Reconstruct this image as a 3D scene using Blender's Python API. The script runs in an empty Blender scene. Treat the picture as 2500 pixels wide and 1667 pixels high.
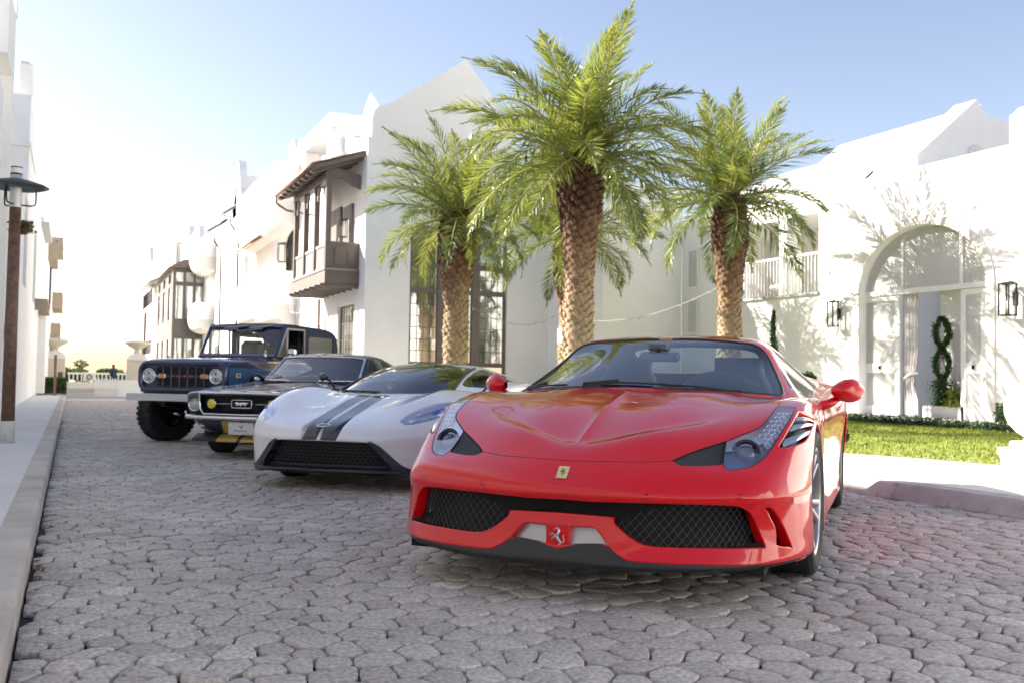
import bpy, bmesh, math, random
import numpy as np
from mathutils import Vector, Matrix
from mathutils.geometry import delaunay_2d_cdt
random.seed(7); np.random.seed(7)
R = math.radians
SC = bpy.context.scene
COL = SC.collection

# ------------------------------------------------------------------ camera
YAW, PITCH, ROLL = R(25.0), math.atan((920.0 - 833.5) / 2300.0), R(0.9)
Fh = Vector((math.sin(YAW), math.cos(YAW), 0)); Rt = Vector((math.cos(YAW), -math.sin(YAW), 0)); Up = Vector((0, 0, 1))
Fw = Fh * math.cos(PITCH) + Up * math.sin(PITCH); U2 = Up * math.cos(PITCH) - Fh * math.sin(PITCH)
cr, sr = math.cos(ROLL), math.sin(ROLL)
Xc = Rt * cr + U2 * sr; Yc = -Rt * sr + U2 * cr
cam_d = bpy.data.cameras.new('camera'); cam = bpy.data.objects.new('camera', cam_d); COL.objects.link(cam)
cam_d.sensor_width = 36.0; cam_d.sensor_fit = 'HORIZONTAL'; cam_d.lens = 2300.0 / 2500.0 * 36.0
cam_d.clip_start = 0.05; cam_d.clip_end = 3000.0
M = Matrix(((Xc.x, Yc.x, -Fw.x, 0), (Xc.y, Yc.y, -Fw.y, 0), (Xc.z, Yc.z, -Fw.z, 0.92), (0, 0, 0, 1)))
cam.matrix_world = M
cam_d.dof.use_dof = True; cam_d.dof.focus_distance = 4.3; cam_d.dof.aperture_fstop = 4.5
SC.camera = cam

# ------------------------------------------------------------------ sky, sun, exposure
SUN = Vector((-1.0, 0.80, 0.75)).normalized()
sun_el = math.asin(SUN.z); sun_az = math.atan2(SUN.x, SUN.y)
W = bpy.data.worlds.new('World'); SC.world = W; W.use_nodes = True
nt = W.node_tree; nt.nodes.clear()
sk = nt.nodes.new('ShaderNodeTexSky'); sk.sky_type = 'NISHITA'; sk.sun_disc = False
sk.sun_elevation = sun_el; sk.sun_rotation = sun_az; sk.air_density = 1.0; sk.dust_density = 1.0; sk.ozone_density = 1.5
bg = nt.nodes.new('ShaderNodeBackground'); bg.inputs[1].default_value = 0.062
tn = nt.nodes.new('ShaderNodeMixRGB'); tn.blend_type = 'MULTIPLY'; tn.inputs['Fac'].default_value = 1.0; tn.inputs['Color2'].default_value = (1.17, 0.97, 0.90, 1)
wo = nt.nodes.new('ShaderNodeOutputWorld'); nt.links.new(sk.outputs[0], tn.inputs['Color1']); nt.links.new(tn.outputs[0], bg.inputs[0]); nt.links.new(bg.outputs[0], wo.inputs[0])
sd = bpy.data.lights.new('sun', 'SUN'); sd.energy = 4.3; sd.angle = R(0.5); sd.color = (1.0, 0.94, 0.85)
so = bpy.data.objects.new('sun', sd); COL.objects.link(so); so.location = (-20, 10, 30)
so.rotation_euler = SUN.to_track_quat('Z', 'Y').to_euler()
SC.view_settings.view_transform = 'Standard'; SC.view_settings.look = 'None'; SC.view_settings.gamma = 1.0
SC.view_settings.use_curve_mapping = False
SC.view_settings.exposure = 2.1
SC.render.engine = 'CYCLES'
SC.cycles.max_bounces = 8; SC.cycles.transparent_max_bounces = 16; SC.cycles.transmission_bounces = 8; SC.cycles.glossy_bounces = 5
SC.cycles.diffuse_bounces = 5
SC.cycles.sample_clamp_indirect = 6.0
# ------------------------------------------------------------------ materials
MATS = {}
def mat(name, col, rough=0.6, metal=0.0, noise=None, bump=None, coat=0.0, spec=None, flake=None, trans=0.0, alpha=None, emit=None, coord='Object', tint=None, stain=None):
    """noise=(scale,amount[,detail]) varies the colour; bump=(scale,strength,dist)"""
    if name in MATS: return MATS[name]
    m = bpy.data.materials.new(name); m.use_nodes = True; t = m.node_tree; n = t.nodes; L = t.links
    b = n['Principled BSDF']; b.inputs['Base Color'].default_value = (*col, 1); b.inputs['Roughness'].default_value = rough
    b.inputs['Metallic'].default_value = metal
    if coat: b.inputs['Coat Weight'].default_value = coat; b.inputs['Coat Roughness'].default_value = 0.02
    if spec is not None: b.inputs['Specular IOR Level'].default_value = spec
    if trans: b.inputs['Transmission Weight'].default_value = trans
    if alpha is not None: b.inputs['Alpha'].default_value = alpha
    if emit: b.inputs['Emission Color'].default_value = (*emit[0], 1); b.inputs['Emission Strength'].default_value = emit[1]
    tc = n.new('ShaderNodeTexCoord')
    def nz(scale, detail=4, r=0.6):
        q = n.new('ShaderNodeTexNoise'); q.inputs['Scale'].default_value = scale; q.inputs['Detail'].default_value = detail; q.inputs['Roughness'].default_value = r
        L.new(tc.outputs[coord], q.inputs['Vector']); return q
    src = None
    if noise:
        q = nz(noise[0], noise[2] if len(noise) > 2 else 4)
        rp = n.new('ShaderNodeValToRGB'); rp.color_ramp.elements[0].position = 0.3; rp.color_ramp.elements[1].position = 0.7
        a = noise[1]; c2 = tint or col
        rp.color_ramp.elements[0].color = (*[max(0, c * (1 - a)) for c in col], 1); rp.color_ramp.elements[1].color = (*[min(1, c * (1 + a)) for c in c2], 1)
        L.new(q.outputs['Fac'], rp.inputs['Fac']); src = rp.outputs['Color']
    if stain:   # (scale, colour, threshold, width)
        q = nz(stain[0], 6, 0.65); rp = n.new('ShaderNodeValToRGB')
        rp.color_ramp.elements[0].position = stain[2]; rp.color_ramp.elements[1].position = min(1, stain[2] + stain[3])
        mx = n.new('ShaderNodeMixRGB'); L.new(q.outputs['Fac'], rp.inputs['Fac']); L.new(rp.outputs['Color'], mx.inputs['Fac'])
        if src: L.new(src, mx.inputs['Color1'])
        else: mx.inputs['Color1'].default_value = (*col, 1)
        mx.inputs['Color2'].default_value = (*stain[1], 1); src = mx.outputs['Color']
    if src: L.new(src, b.inputs['Base Color'])
    if bump:
        q = nz(bump[0], 5); bp = n.new('ShaderNodeBump'); bp.inputs['Strength'].default_value = bump[1]; bp.inputs['Distance'].default_value = bump[2]
        L.new(q.outputs['Fac'], bp.inputs['Height']); L.new(bp.outputs['Normal'], b.inputs['Normal'])
    MATS[name] = m; return m

def car_paint(name, col, metal=0.0, flake=0.0, rough=0.38, coat=1.0):
    m = mat(name, col, rough, metal, coat=coat)
    if flake:
        t = m.node_tree; n = t.nodes; L = t.links; b = n['Principled BSDF']; tc = n.new('ShaderNodeTexCoord')
        v = n.new('ShaderNodeTexVoronoi'); v.inputs['Scale'].default_value = 900; L.new(tc.outputs['Object'], v.inputs['Vector'])
        hsv = n.new('ShaderNodeMixRGB'); hsv.blend_type = 'MIX'; hsv.inputs['Fac'].default_value = flake
        hsv.inputs['Color1'].default_value = (*col, 1)
        mx = n.new('ShaderNodeMixRGB'); mx.blend_type = 'MULTIPLY'; mx.inputs['Fac'].default_value = 1; mx.inputs['Color1'].default_value = (*[c * 2 for c in col], 1)
        L.new(v.outputs['Color'], mx.inputs['Color2']); L.new(mx.outputs['Color'], hsv.inputs['Color2']); L.new(hsv.outputs['Color'], b.inputs['Base Color'])
    return m

def glass(name, tint=(0.9, 0.95, 0.95), alpha=0.25, rough=0.0, ior=1.5):
    """thin window glass: clear pane that tints what is behind and mirrors by Fresnel"""
    if name in MATS: return MATS[name]
    m = bpy.data.materials.new(name); m.use_nodes = True; t = m.node_tree; n = t.nodes; L = t.links; n.clear()
    o = n.new('ShaderNodeOutputMaterial'); tr = n.new('ShaderNodeBsdfTransparent'); tr.inputs[0].default_value = (*tint, 1)
    g = n.new('ShaderNodeBsdfGlossy'); g.inputs['Roughness'].default_value = rough; g.inputs['Color'].default_value = (1, 1, 1, 1)
    fr = n.new('ShaderNodeFresnel'); ge = n.new('ShaderNodeNewGeometry'); io = n.new('ShaderNodeMix'); io.data_type = 'FLOAT'; io.inputs[2].default_value = ior; io.inputs[3].default_value = 1.0 / ior; L.new(ge.outputs['Backfacing'], io.inputs[0]); L.new(io.outputs[0], fr.inputs['IOR'])
    ad = n.new('ShaderNodeMath'); ad.operation = 'ADD'; ad.inputs[1].default_value = alpha; ad.use_clamp = True
    mx = n.new('ShaderNodeMixShader'); L.new(fr.outputs[0], ad.inputs[0]); L.new(ad.outputs[0], mx.inputs[0]); L.new(tr.outputs[0], mx.inputs[1]); L.new(g.outputs[0], mx.inputs[2])
    L.new(mx.outputs[0], o.inputs[0]); MATS[name] = m; return m

# ------------------------------------------------------------------ objects
def tag(o, label=None, cat=None, group=None, kind=None):
    if label: o['label'] = label
    if cat: o['category'] = cat
    if group: o['group'] = group
    if kind: o['kind'] = kind
    return o
def empty(name, loc=(0, 0, 0), rz=0, label=None, cat=None, group=None, parent=None):
    o = bpy.data.objects.new(name, None); COL.objects.link(o); o.location = loc; o.rotation_euler = (0, 0, rz); o.empty_display_size = 0.2
    if parent: o.parent = parent
    return tag(o, label, cat, group)
def copy_tree(o, parent=None):
    c = o.copy(); COL.objects.link(c); c.parent = parent
    for ch in list(o.children): copy_tree(ch, c)
    return c

class MB:
    """collects faces with material slots, builds ONE mesh object"""
    def __init__(s): s.v = []; s.f = []; s.m = []; s.mats = []; s.cur = 0; s.sm = []; s.smooth = False
    def use(s, m):
        if m not in s.mats: s.mats.append(m)
        s.cur = s.mats.index(m); return s
    def face(s, pts, smooth=None):
        i = len(s.v); s.v += [tuple(p) for p in pts]; s.f.append(tuple(range(i, i + len(pts)))); s.m.append(s.cur); s.sm.append(s.smooth if smooth is None else smooth)
    def mesh(s, V, F, smooth=None):
        i = len(s.v); s.v += [tuple(p) for p in V]
        for f in F: s.f.append(tuple(i + k for k in f)); s.m.append(s.cur); s.sm.append(s.smooth if smooth is None else smooth)
    def box(s, a, b, T=None, bev=0.0):
        x0, y0, z0 = min(a[0], b[0]), min(a[1], b[1]), min(a[2], b[2]); x1, y1, z1 = max(a[0], b[0]), max(a[1], b[1]), max(a[2], b[2])
        if bev <= 0:
            V = [(x, y, z) for z in (z0, z1) for y in (y0, y1) for x in (x0, x1)]
            F = [(0, 2, 3, 1), (4, 5, 7, 6), (0, 1, 5, 4), (2, 6, 7, 3), (0, 4, 6, 2), (1, 3, 7, 5)]
        else:
            c = ((x0 + x1) / 2, (y0 + y1) / 2, (z0 + z1) / 2); h = ((x1 - x0) / 2, (y1 - y0) / 2, (z1 - z0) / 2); bev = min(bev, min(h) * .9)
            V = []; idx = {}
            for sx in (-1, 1):
                for sy in (-1, 1):
                    for sz in (-1, 1):
                        for ax in range(3):
                            p = [c[0] + sx * (h[0] - bev), c[1] + sy * (h[1] - bev), c[2] + sz * (h[2] - bev)]
                            p[ax] = c[ax] + (sx, sy, sz)[ax] * h[ax]; idx[(sx, sy, sz, ax)] = len(V); V.append(tuple(p))
            F = []
            for ax in range(3):
                o = [k for k in range(3) if k != ax]
                for sg in (-1, 1):
                    q = []
                    for (p1, p2) in ((-1, -1), (1, -1), (1, 1), (-1, 1)):
                        k = [0, 0, 0]; k[ax] = sg; k[o[0]] = p1; k[o[1]] = p2; q.append(idx[(*k, ax)])
                    flip = (sg < 0) ^ (ax == 1)
                    F.append(tuple(q[::-1] if flip else q))
            for ax in range(3):
                o = [k for k in range(3) if k != ax]
                for p1 in (-1, 1):
                    for p2 in (-1, 1):
                        def K(sg, which):
                            k = [0, 0, 0]; k[ax] = sg; k[o[0]] = p1; k[o[1]] = p2; return idx[(*k, which)]
                        q = (K(-1, o[0]), K(1, o[0]), K(1, o[1]), K(-1, o[1]))
                        F.append(q if ((p1 * p2 > 0) ^ (ax == 1)) else q[::-1])
            for sx in (-1, 1):
                for sy in (-1, 1):
                    for sz in (-1, 1):
                        q = tuple(idx[(sx, sy, sz, a)] for a in range(3)); F.append(q if sx * sy * sz > 0 else q[::-1])
        if T is not None: V = [tuple(T @ Vector(p)) for p in V]
        s.mesh(V, F, False)
    def tube(s, pts, r, n=8, cap=True, smooth=True, closed=False):
        pts = [Vector(p) for p in pts]; rs = r if isinstance(r, (list, tuple)) else [r] * len(pts); V = []; F = []
        up = Vector((0, 0, 1)); prev = None; N = len(pts)
        for i, p in enumerate(pts):
            if closed: d = (pts[(i + 1) % N] - pts[i - 1])
            else: d = (pts[min(i + 1, N - 1)] - pts[max(i - 1, 0)])
            d = d.normalized() if d.length > 1e-9 else Vector((0, 0, 1))
            if prev is None: a = d.cross(up) if abs(d.dot(up)) < 0.95 else d.cross(Vector((1, 0, 0)))
            else: a = prev - d * prev.dot(d)
            a.normalize(); prev = a; b = d.cross(a)
            for k in range(n):
                t = 2 * math.pi * k / n; V.append(p + (a * math.cos(t) + b * math.sin(t)) * rs[i])
        for i in range(N if closed else N - 1):
            j = (i + 1) % N
            for k in range(n): F.append((i * n + k, j * n + k, j * n + (k + 1) % n, i * n + (k + 1) % n))
        if cap and not closed: F.append(tuple(range(n))); F.append(tuple(range((N - 1) * n + n - 1, (N - 1) * n - 1, -1)))
        s.mesh(V, F, smooth)
    def lathe(s, prof, T=None, n=24, smooth=True, a0=0, a1=2 * math.pi):
        full = abs(a1 - a0 - 2 * math.pi) < 1e-6; m = n if full else n + 1; V = []; F = []
        for (r, z) in prof:
            for k in range(m):
                t = a0 + (a1 - a0) * k / n; V.append(Vector((r * math.cos(t), r * math.sin(t), z)))
        if T is not None: V = [T @ v for v in V]
        for i in range(len(prof) - 1):
            for k in range(n):
                k2 = (k + 1) % m
                F.append((i * m + k, i * m + k2, (i + 1) * m + k2, (i + 1) * m + k))
        s.mesh(V, F, smooth)
    def prism(s, poly, o, ex, ey, ez, d0, d1):
        """polygon (a,b) in plane ex,ey at origin o, extruded along ez from d0 to d1"""
        o = Vector(o); ex = Vector(ex); ey = Vector(ey); ez = Vector(ez); n = len(poly)
        A = [o + ex * a + ey * b + ez * d0 for a, b in poly]; B = [o + ex * a + ey * b + ez * d1 for a, b in poly]
        ar = sum(poly[i][0] * poly[(i + 1) % n][1] - poly[(i + 1) % n][0] * poly[i][1] for i in range(n))
        flip = (ar > 0) ^ (ex.cross(ey).dot(ez) * (d1 - d0) > 0)
        if flip: A.reverse(); B.reverse()
        s.face(B); s.face(A[::-1])
        for i in range(n):
            j = (i + 1) % n; s.face([A[i], A[j], B[j], B[i]])
    def build(s, name, m=None, parent=None, smooth=None, merge=0.0, loc=None):
        me = bpy.data.meshes.new(name); me.from_pydata([tuple(v) for v in s.v], [], s.f)
        mats = s.mats or ([m] if m else [])
        for q in mats: me.materials.append(q)
        me.polygons.foreach_set('material_index', s.m)
        sm = s.sm if smooth is None else [smooth] * len(s.f)
        me.polygons.foreach_set('use_smooth', sm)
        if merge:
            b = bmesh.new(); b.from_mesh(me); bmesh.ops.remove_doubles(b, verts=b.verts, dist=merge); b.to_mesh(me); b.free()
            me.set_sharp_from_angle(angle=R(35))
        me.update()
        o = bpy.data.objects.new(name, me); COL.objects.link(o)
        if parent: o.parent = parent
        if loc: o.location = loc
        return o
def npmesh(name, V, F, m, parent=None, smooth=False):
    """numpy mesh: V (n,3), F (m,3|4)"""
    V = np.asarray(V, np.float32); F = np.asarray(F, np.int32); k = F.shape[1]
    me = bpy.data.meshes.new(name); me.vertices.add(len(V)); me.vertices.foreach_set('co', V.ravel())
    me.loops.add(F.size); me.loops.foreach_set('vertex_index', F.ravel())
    me.polygons.add(len(F)); me.polygons.foreach_set('loop_start', np.arange(0, F.size, k, dtype=np.int32)); me.polygons.foreach_set('loop_total', np.full(len(F), k, np.int32))
    me.polygons.foreach_set('use_smooth', np.full(len(F), smooth)); me.materials.append(m); me.update(calc_edges=True); me.validate()
    o = bpy.data.objects.new(name, me); COL.objects.link(o)
    if parent: o.parent = parent
    return o
def box(name, a, b, m, parent=None, bev=0.0):
    q = MB(); q.use(m); q.box(a, b, bev=bev); return q.build(name, m, parent)

WHITE = mat('white_stucco', (0.84, 0.825, 0.80), 0.85, noise=(0.7, 0.05, 8), bump=(60, 0.15, 0.004))
WHITE2 = mat('cream_stucco', (0.72, 0.69, 0.64), 0.85, noise=(0.5, 0.04), bump=(60, 0.15, 0.004))
TRIM = mat('white_trim', (0.8, 0.79, 0.76), 0.5, noise=(3, 0.03))
# ------------------------------------------------------------------ spline surfaces and trimmed panels
def _spl(Y, closed0=False):
    """second derivatives of natural cubic spline through rows of Y (n,k), uniform knots; closed0: zero slope at the start (mirror plane)"""
    n = len(Y); A = np.zeros((n, n)); B = np.zeros((n,) + Y.shape[1:])
    for i in range(1, n - 1): A[i, i - 1], A[i, i], A[i, i + 1] = 1, 4, 1; B[i] = 6 * (Y[i + 1] - 2 * Y[i] + Y[i - 1])
    A[0, 0] = A[-1, -1] = 1
    if closed0 is not None and closed0 is not False: A[0, 0], A[0, 1] = 2, 1; B[0] = 6 * (Y[1] - Y[0]) * closed0
    return np.linalg.solve(A, B.reshape(n, -1)).reshape(Y.shape)
def _ev(Y, M2, t):
    n = len(Y); i = np.clip(t.astype(int), 0, n - 2); f = (t - i)[:, None]; g = 1 - f
    return g * Y[i] + f * Y[i + 1] + ((g ** 3 - g) * M2[i] + (f ** 3 - f) * M2[i + 1]) / 6
class Surf:
    """bicubic surface through a net G[v][u]; u = 0 is the mirror plane x = 0 when mirror=True"""
    def __init__(s, G, mirror=True, disp=None, fine=(161, 121)):
        G = np.array(G, float); s.nv, s.nu = G.shape[:2]; mir = np.array([0, 1., 1.])
        nf_v, nf_u = fine; tu = np.linspace(0, s.nu - 1, nf_u); tv = np.linspace(0, s.nv - 1, nf_v)
        C = []
        for r in range(s.nv):
            row = G[r]; m = _spl(row, mir if mirror else False); C.append(_ev(row, m, tu))
        C = np.array(C); m = _spl(C.reshape(s.nv, -1)); s.P = _ev(C.reshape(s.nv, -1), m, tv).reshape(nf_v, nf_u, 3)
        if disp is not None: s.P = s.P + disp(s.P)
        s.fv, s.fu = nf_v, nf_u; s._norm()
    def _norm(s):
        du = np.gradient(s.P, axis=1); dv = np.gradient(s.P, axis=0); N = np.cross(du, dv); N /= np.linalg.norm(N, axis=2)[..., None] + 1e-12; s.N = N
    def _bi(s, A, u, v):
        u = np.clip(np.asarray(u, float) / (s.nu - 1) * (s.fu - 1), 0, s.fu - 1.0001); v = np.clip(np.asarray(v, float) / (s.nv - 1) * (s.fv - 1), 0, s.fv - 1.0001)
        i = u.astype(int); j = v.astype(int); a = (u - i)[..., None]; b = (v - j)[..., None]
        return (A[j, i] * (1 - a) + A[j, i + 1] * a) * (1 - b) + (A[j + 1, i] * (1 - a) + A[j + 1, i + 1] * a) * b
    def pos(s, u, v): return s._bi(s.P, u, v)
    def nor(s, u, v):
        n = s._bi(s.N, u, v); return n / (np.linalg.norm(n, axis=-1)[..., None] + 1e-12)
def smooth_poly(P, sub=4, closed=True):
    """Catmull-Rom densify a uv polygon; points given as (u,v,1) are sharp corners"""
    n = len(P); out = []
    for i in range(n if closed else n - 1):
        p1, p2 = P[i], P[(i + 1) % n]; p0 = P[(i - 1) % n] if (closed or i > 0) else p1; p3 = P[(i + 2) % n] if (closed or i < n - 2) else p2
        if len(p1) > 2 and p1[2]: p0 = p1
        if len(p2) > 2 and p2[2]: p3 = p2
        for k in range(sub):
            t = k / sub; f = lambda a: .5 * ((2 * p1[a]) + (-p0[a] + p2[a]) * t + (2 * p0[a] - 5 * p1[a] + 4 * p2[a] - p3[a]) * t * t + (-p0[a] + 3 * p1[a] - 3 * p2[a] + p3[a]) * t ** 3)
            out.append((f(0), f(1)))
    if not closed: out.append((P[-1][0], P[-1][1]))
    return out
def trim(S, loops, nu, nv, dom=None, keepgap=.25):
    """triangulate the uv domain with loops as constraints. loops: dict name -> uv polygon. returns uv array, tris, label per tri ('' = none). later loops win"""
    u0, u1, v0, v1 = dom or (0, S.nu - 1, 0, S.nv - 1)
    us = np.linspace(u0, u1, nu); vs = np.linspace(v0, v1, nv); hu = (u1 - u0) / (nu - 1); hv = (v1 - v0) / (nv - 1)
    segs = []; P = []; E = []
    for L in loops.values():
        L = [(min(max(p[0], u0), u1), min(max(p[1], v0), v1)) for p in L]; L = [L[i] for i in range(len(L)) if abs(L[i][0] - L[i - 1][0]) + abs(L[i][1] - L[i - 1][1]) > 1e-6]
        b = len(P); P += L; n = len(L); E += [(b + k, b + (k + 1) % n) for k in range(n)]; segs += [(L[k], L[(k + 1) % n]) for k in range(n)]
    UV = np.stack(np.meshgrid(us, vs), -1).reshape(-1, 2)
    if segs:
        A = np.array([s[0] for s in segs]) / [hu, hv]; B = np.array([s[1] for s in segs]) / [hu, hv]; Q = UV / [hu, hv]; keep = np.ones(len(Q), bool); edge = (np.abs(UV[:, 0] - u0) < 1e-9) | (np.abs(UV[:, 0] - u1) < 1e-9) | (np.abs(UV[:, 1] - v0) < 1e-9) | (np.abs(UV[:, 1] - v1) < 1e-9)
        for a, b in zip(A, B):
            d = b - a; t = np.clip(((Q - a) @ d) / (d @ d + 1e-12), 0, 1); D = np.hypot(*(Q - a - t[:, None] * d).T); keep &= D > keepgap
        keep |= edge
        UV = UV[keep]
    allp = [Vector(p) for p in P] + [Vector(p) for p in UV]
    vs_, es, fs, _, _, _ = delaunay_2d_cdt(allp, E, [], 0, 1e-7)
    V = np.array([(p.x, p.y) for p in vs_]); T = np.array([f for f in fs if len(f) == 3]); c = V[T].mean(1)
    lab = np.array([''] * len(T), dtype=object)
    for nm, L in loops.items():
        Lx = np.array(L); ins = np.zeros(len(c), bool); n = len(Lx); j = n - 1
        for i in range(n):
            xi, yi, xj, yj = Lx[i, 0], Lx[i, 1], Lx[j, 0], Lx[j, 1]
            cond = ((yi > c[:, 1]) != (yj > c[:, 1])); 
            with np.errstate(divide='ignore', invalid='ignore'): xx = (xj - xi) * (c[:, 1] - yi) / (yj - yi) + xi
            ins ^= cond & (c[:, 0] < xx); j = i
        lab[ins] = nm
    return V, T, lab
def panel(name, S, V, T, m, parent, side=1, gap=.0, flange=.0, off=0.0, mirror_both=False, flip=False, outflange=None, roundf=0.0, open_u0=True, thick_all=False):
    """mesh from selected tris of a trimmed surface. side: +1 as is, -1 mirrored, 0 both halves joined. flange: depth of returned edge; gap: pull the edge in"""
    used, inv = np.unique(T, return_inverse=True); T2 = inv.reshape(T.shape); uv = V[used]; P = S.pos(uv[:, 0], uv[:, 1]); N = S.nor(uv[:, 0], uv[:, 1])
    if flip: N = -N
    # orientation
    fn = np.cross(P[T2[:, 1]] - P[T2[:, 0]], P[T2[:, 2]] - P[T2[:, 0]]); bad = (fn * N[T2[:, 0]]).sum(1) < 0; T2[bad] = T2[bad][:, ::-1]
    E = {}
    for t in T2:
        for a, b in ((t[0], t[1]), (t[1], t[2]), (t[2], t[0])): E[(a, b)] = 1
    B = [(a, b) for (a, b) in E if (b, a) not in E]
    if open_u0: Bf = [(a, b) for a, b in B if not (abs(P[a][0]) < 1e-4 and abs(P[b][0]) < 1e-4)]
    else: Bf = B
    P = P + N * off
    if gap and Bf:
        inn = np.zeros_like(P)
        for a, b in Bf:
            d = P[b] - P[a]; l = np.linalg.norm(d) + 1e-9; w = np.cross(N[a], d / l)   # inward (left of ccw edge)
            inn[a] += w; inn[b] += w
        l = np.linalg.norm(inn, axis=1); k = l > 1e-6; inn[k] /= l[k][:, None]
        z = np.abs(P[:, 0]) < 1e-4; inn[z & k, 0] = 0
        P = P + inn * gap
    VV = [P]; NN = [N]; FF = [T2]; base = len(P)
    if flange and Bf:
        acc = {}
        for a, b in Bf:
            d = P[b] - P[a]; l = np.linalg.norm(d) + 1e-9; w = np.cross(d / l, N[a])
            for q in (a, b): acc.setdefault(q, np.zeros(3)); acc[q] += w
        ids = list(acc); ix = {q: i for i, q in enumerate(ids)}; O = np.array([acc[q] / (np.linalg.norm(acc[q]) + 1e-9) for q in ids]); Q = P[ids]; Nq = N[ids]; z = np.abs(Q[:, 0]) < 1e-4; O[z, 0] = 0
        rings = [(Q, Nq * .9 + O * .45)]
        r = roundf
        if r > 0:
            for k in range(1, 5):
                t = k / 4 * math.pi / 2; rings.append((Q + O * r * math.sin(t) - Nq * r * (1 - math.cos(t)), Nq * math.cos(t) + O * math.sin(t)))
        else: rings = [(Q, O)]
        lastQ = rings[-1][0]; rings.append((lastQ - Nq * (flange - r) + (outflange or 0) * O, O))
        m_ = len(ids)
        for (q, nn) in rings: VV.append(q); NN.append(nn / np.linalg.norm(nn, axis=1)[:, None])
        for k in range(len(rings) - 1):
            b0, b1 = base + k * m_, base + (k + 1) * m_
            F = []
            for a, b in Bf: i, j = ix[a], ix[b]; F += [(b0 + j, b0 + i, b1 + i), (b0 + j, b1 + i, b1 + j)]
            FF.append(np.array(F))
    P, N, F = np.concatenate(VV), np.concatenate(NN), np.concatenate(FF)
    Ps, Ns, Fs = P, N, F
    mir = np.array([-1, 1, 1.])
    if side == -1: Ps, Ns, Fs = P * mir, N * mir, F[:, ::-1]
    elif side == 0:
        Ps = np.concatenate([P, P * mir]); Ns = np.concatenate([N, N * mir]); Fs = np.concatenate([F, F[:, ::-1] + len(P)])
    o = npmesh(name, Ps, Fs, m, parent, True); o.data.normals_split_custom_set_from_vertices([tuple(n) for n in Ns]); return o
def sel(T, lab, *names): return T[np.isin(lab, names)]
def on_surface(S, u0, u1, v0, v1, poly, off): pass
# ------------------------------------------------------------------ ground, road, pavements
M_ground = mat('sandy_ground', (0.42, 0.38, 0.31), 0.95, noise=(0.3, 0.2))
M_joint = mat('joint_grit', (0.05, 0.046, 0.042), 0.95, noise=(25, 0.5), bump=(90, 0.8, 0.01))
M_asph = mat('asphalt', (0.3, 0.3, 0.3), 0.9, noise=(0.8, 0.15), bump=(50, 0.3, 0.006))
M_conc = mat('pavement_shell_concrete', (0.72, 0.71, 0.69), 0.9, noise=(1.2, 0.07), bump=(120, 0.4, 0.004), stain=(140, (0.5, 0.48, 0.46), 0.56, 0.1))
M_kerb = mat('kerb_concrete', (0.52, 0.48, 0.42), 0.85, noise=(2.5, 0.22), bump=(80, 0.5, 0.004), stain=(5, (0.36, 0.31, 0.25), 0.58, 0.25))
M_kerbs = mat('pale_kerb_concrete', (0.47, 0.47, 0.44), 0.85, noise=(3.0, 0.2), bump=(70, 0.5, 0.004), stain=(9, (0.3, 0.24, 0.19), 0.55, 0.15))
def sheet(name, x0, y0, x1, y1, z, m, parent=None):
    q = MB(); q.use(m); q.face([(x0, y0, z), (x1, y0, z), (x1, y1, z), (x0, y1, z)]); return q.build(name, m, parent)
tag(sheet('ground', -900, -300, 900, 1600, -0.062, M_ground), kind='structure')
road = tag(sheet('road', -0.2, -12, 6.1, 33.0, -0.032, M_joint), kind='structure')
cross = tag(sheet('cross_road', -60, 33.0, 60, 46, -0.02, M_asph), kind='structure')

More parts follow.
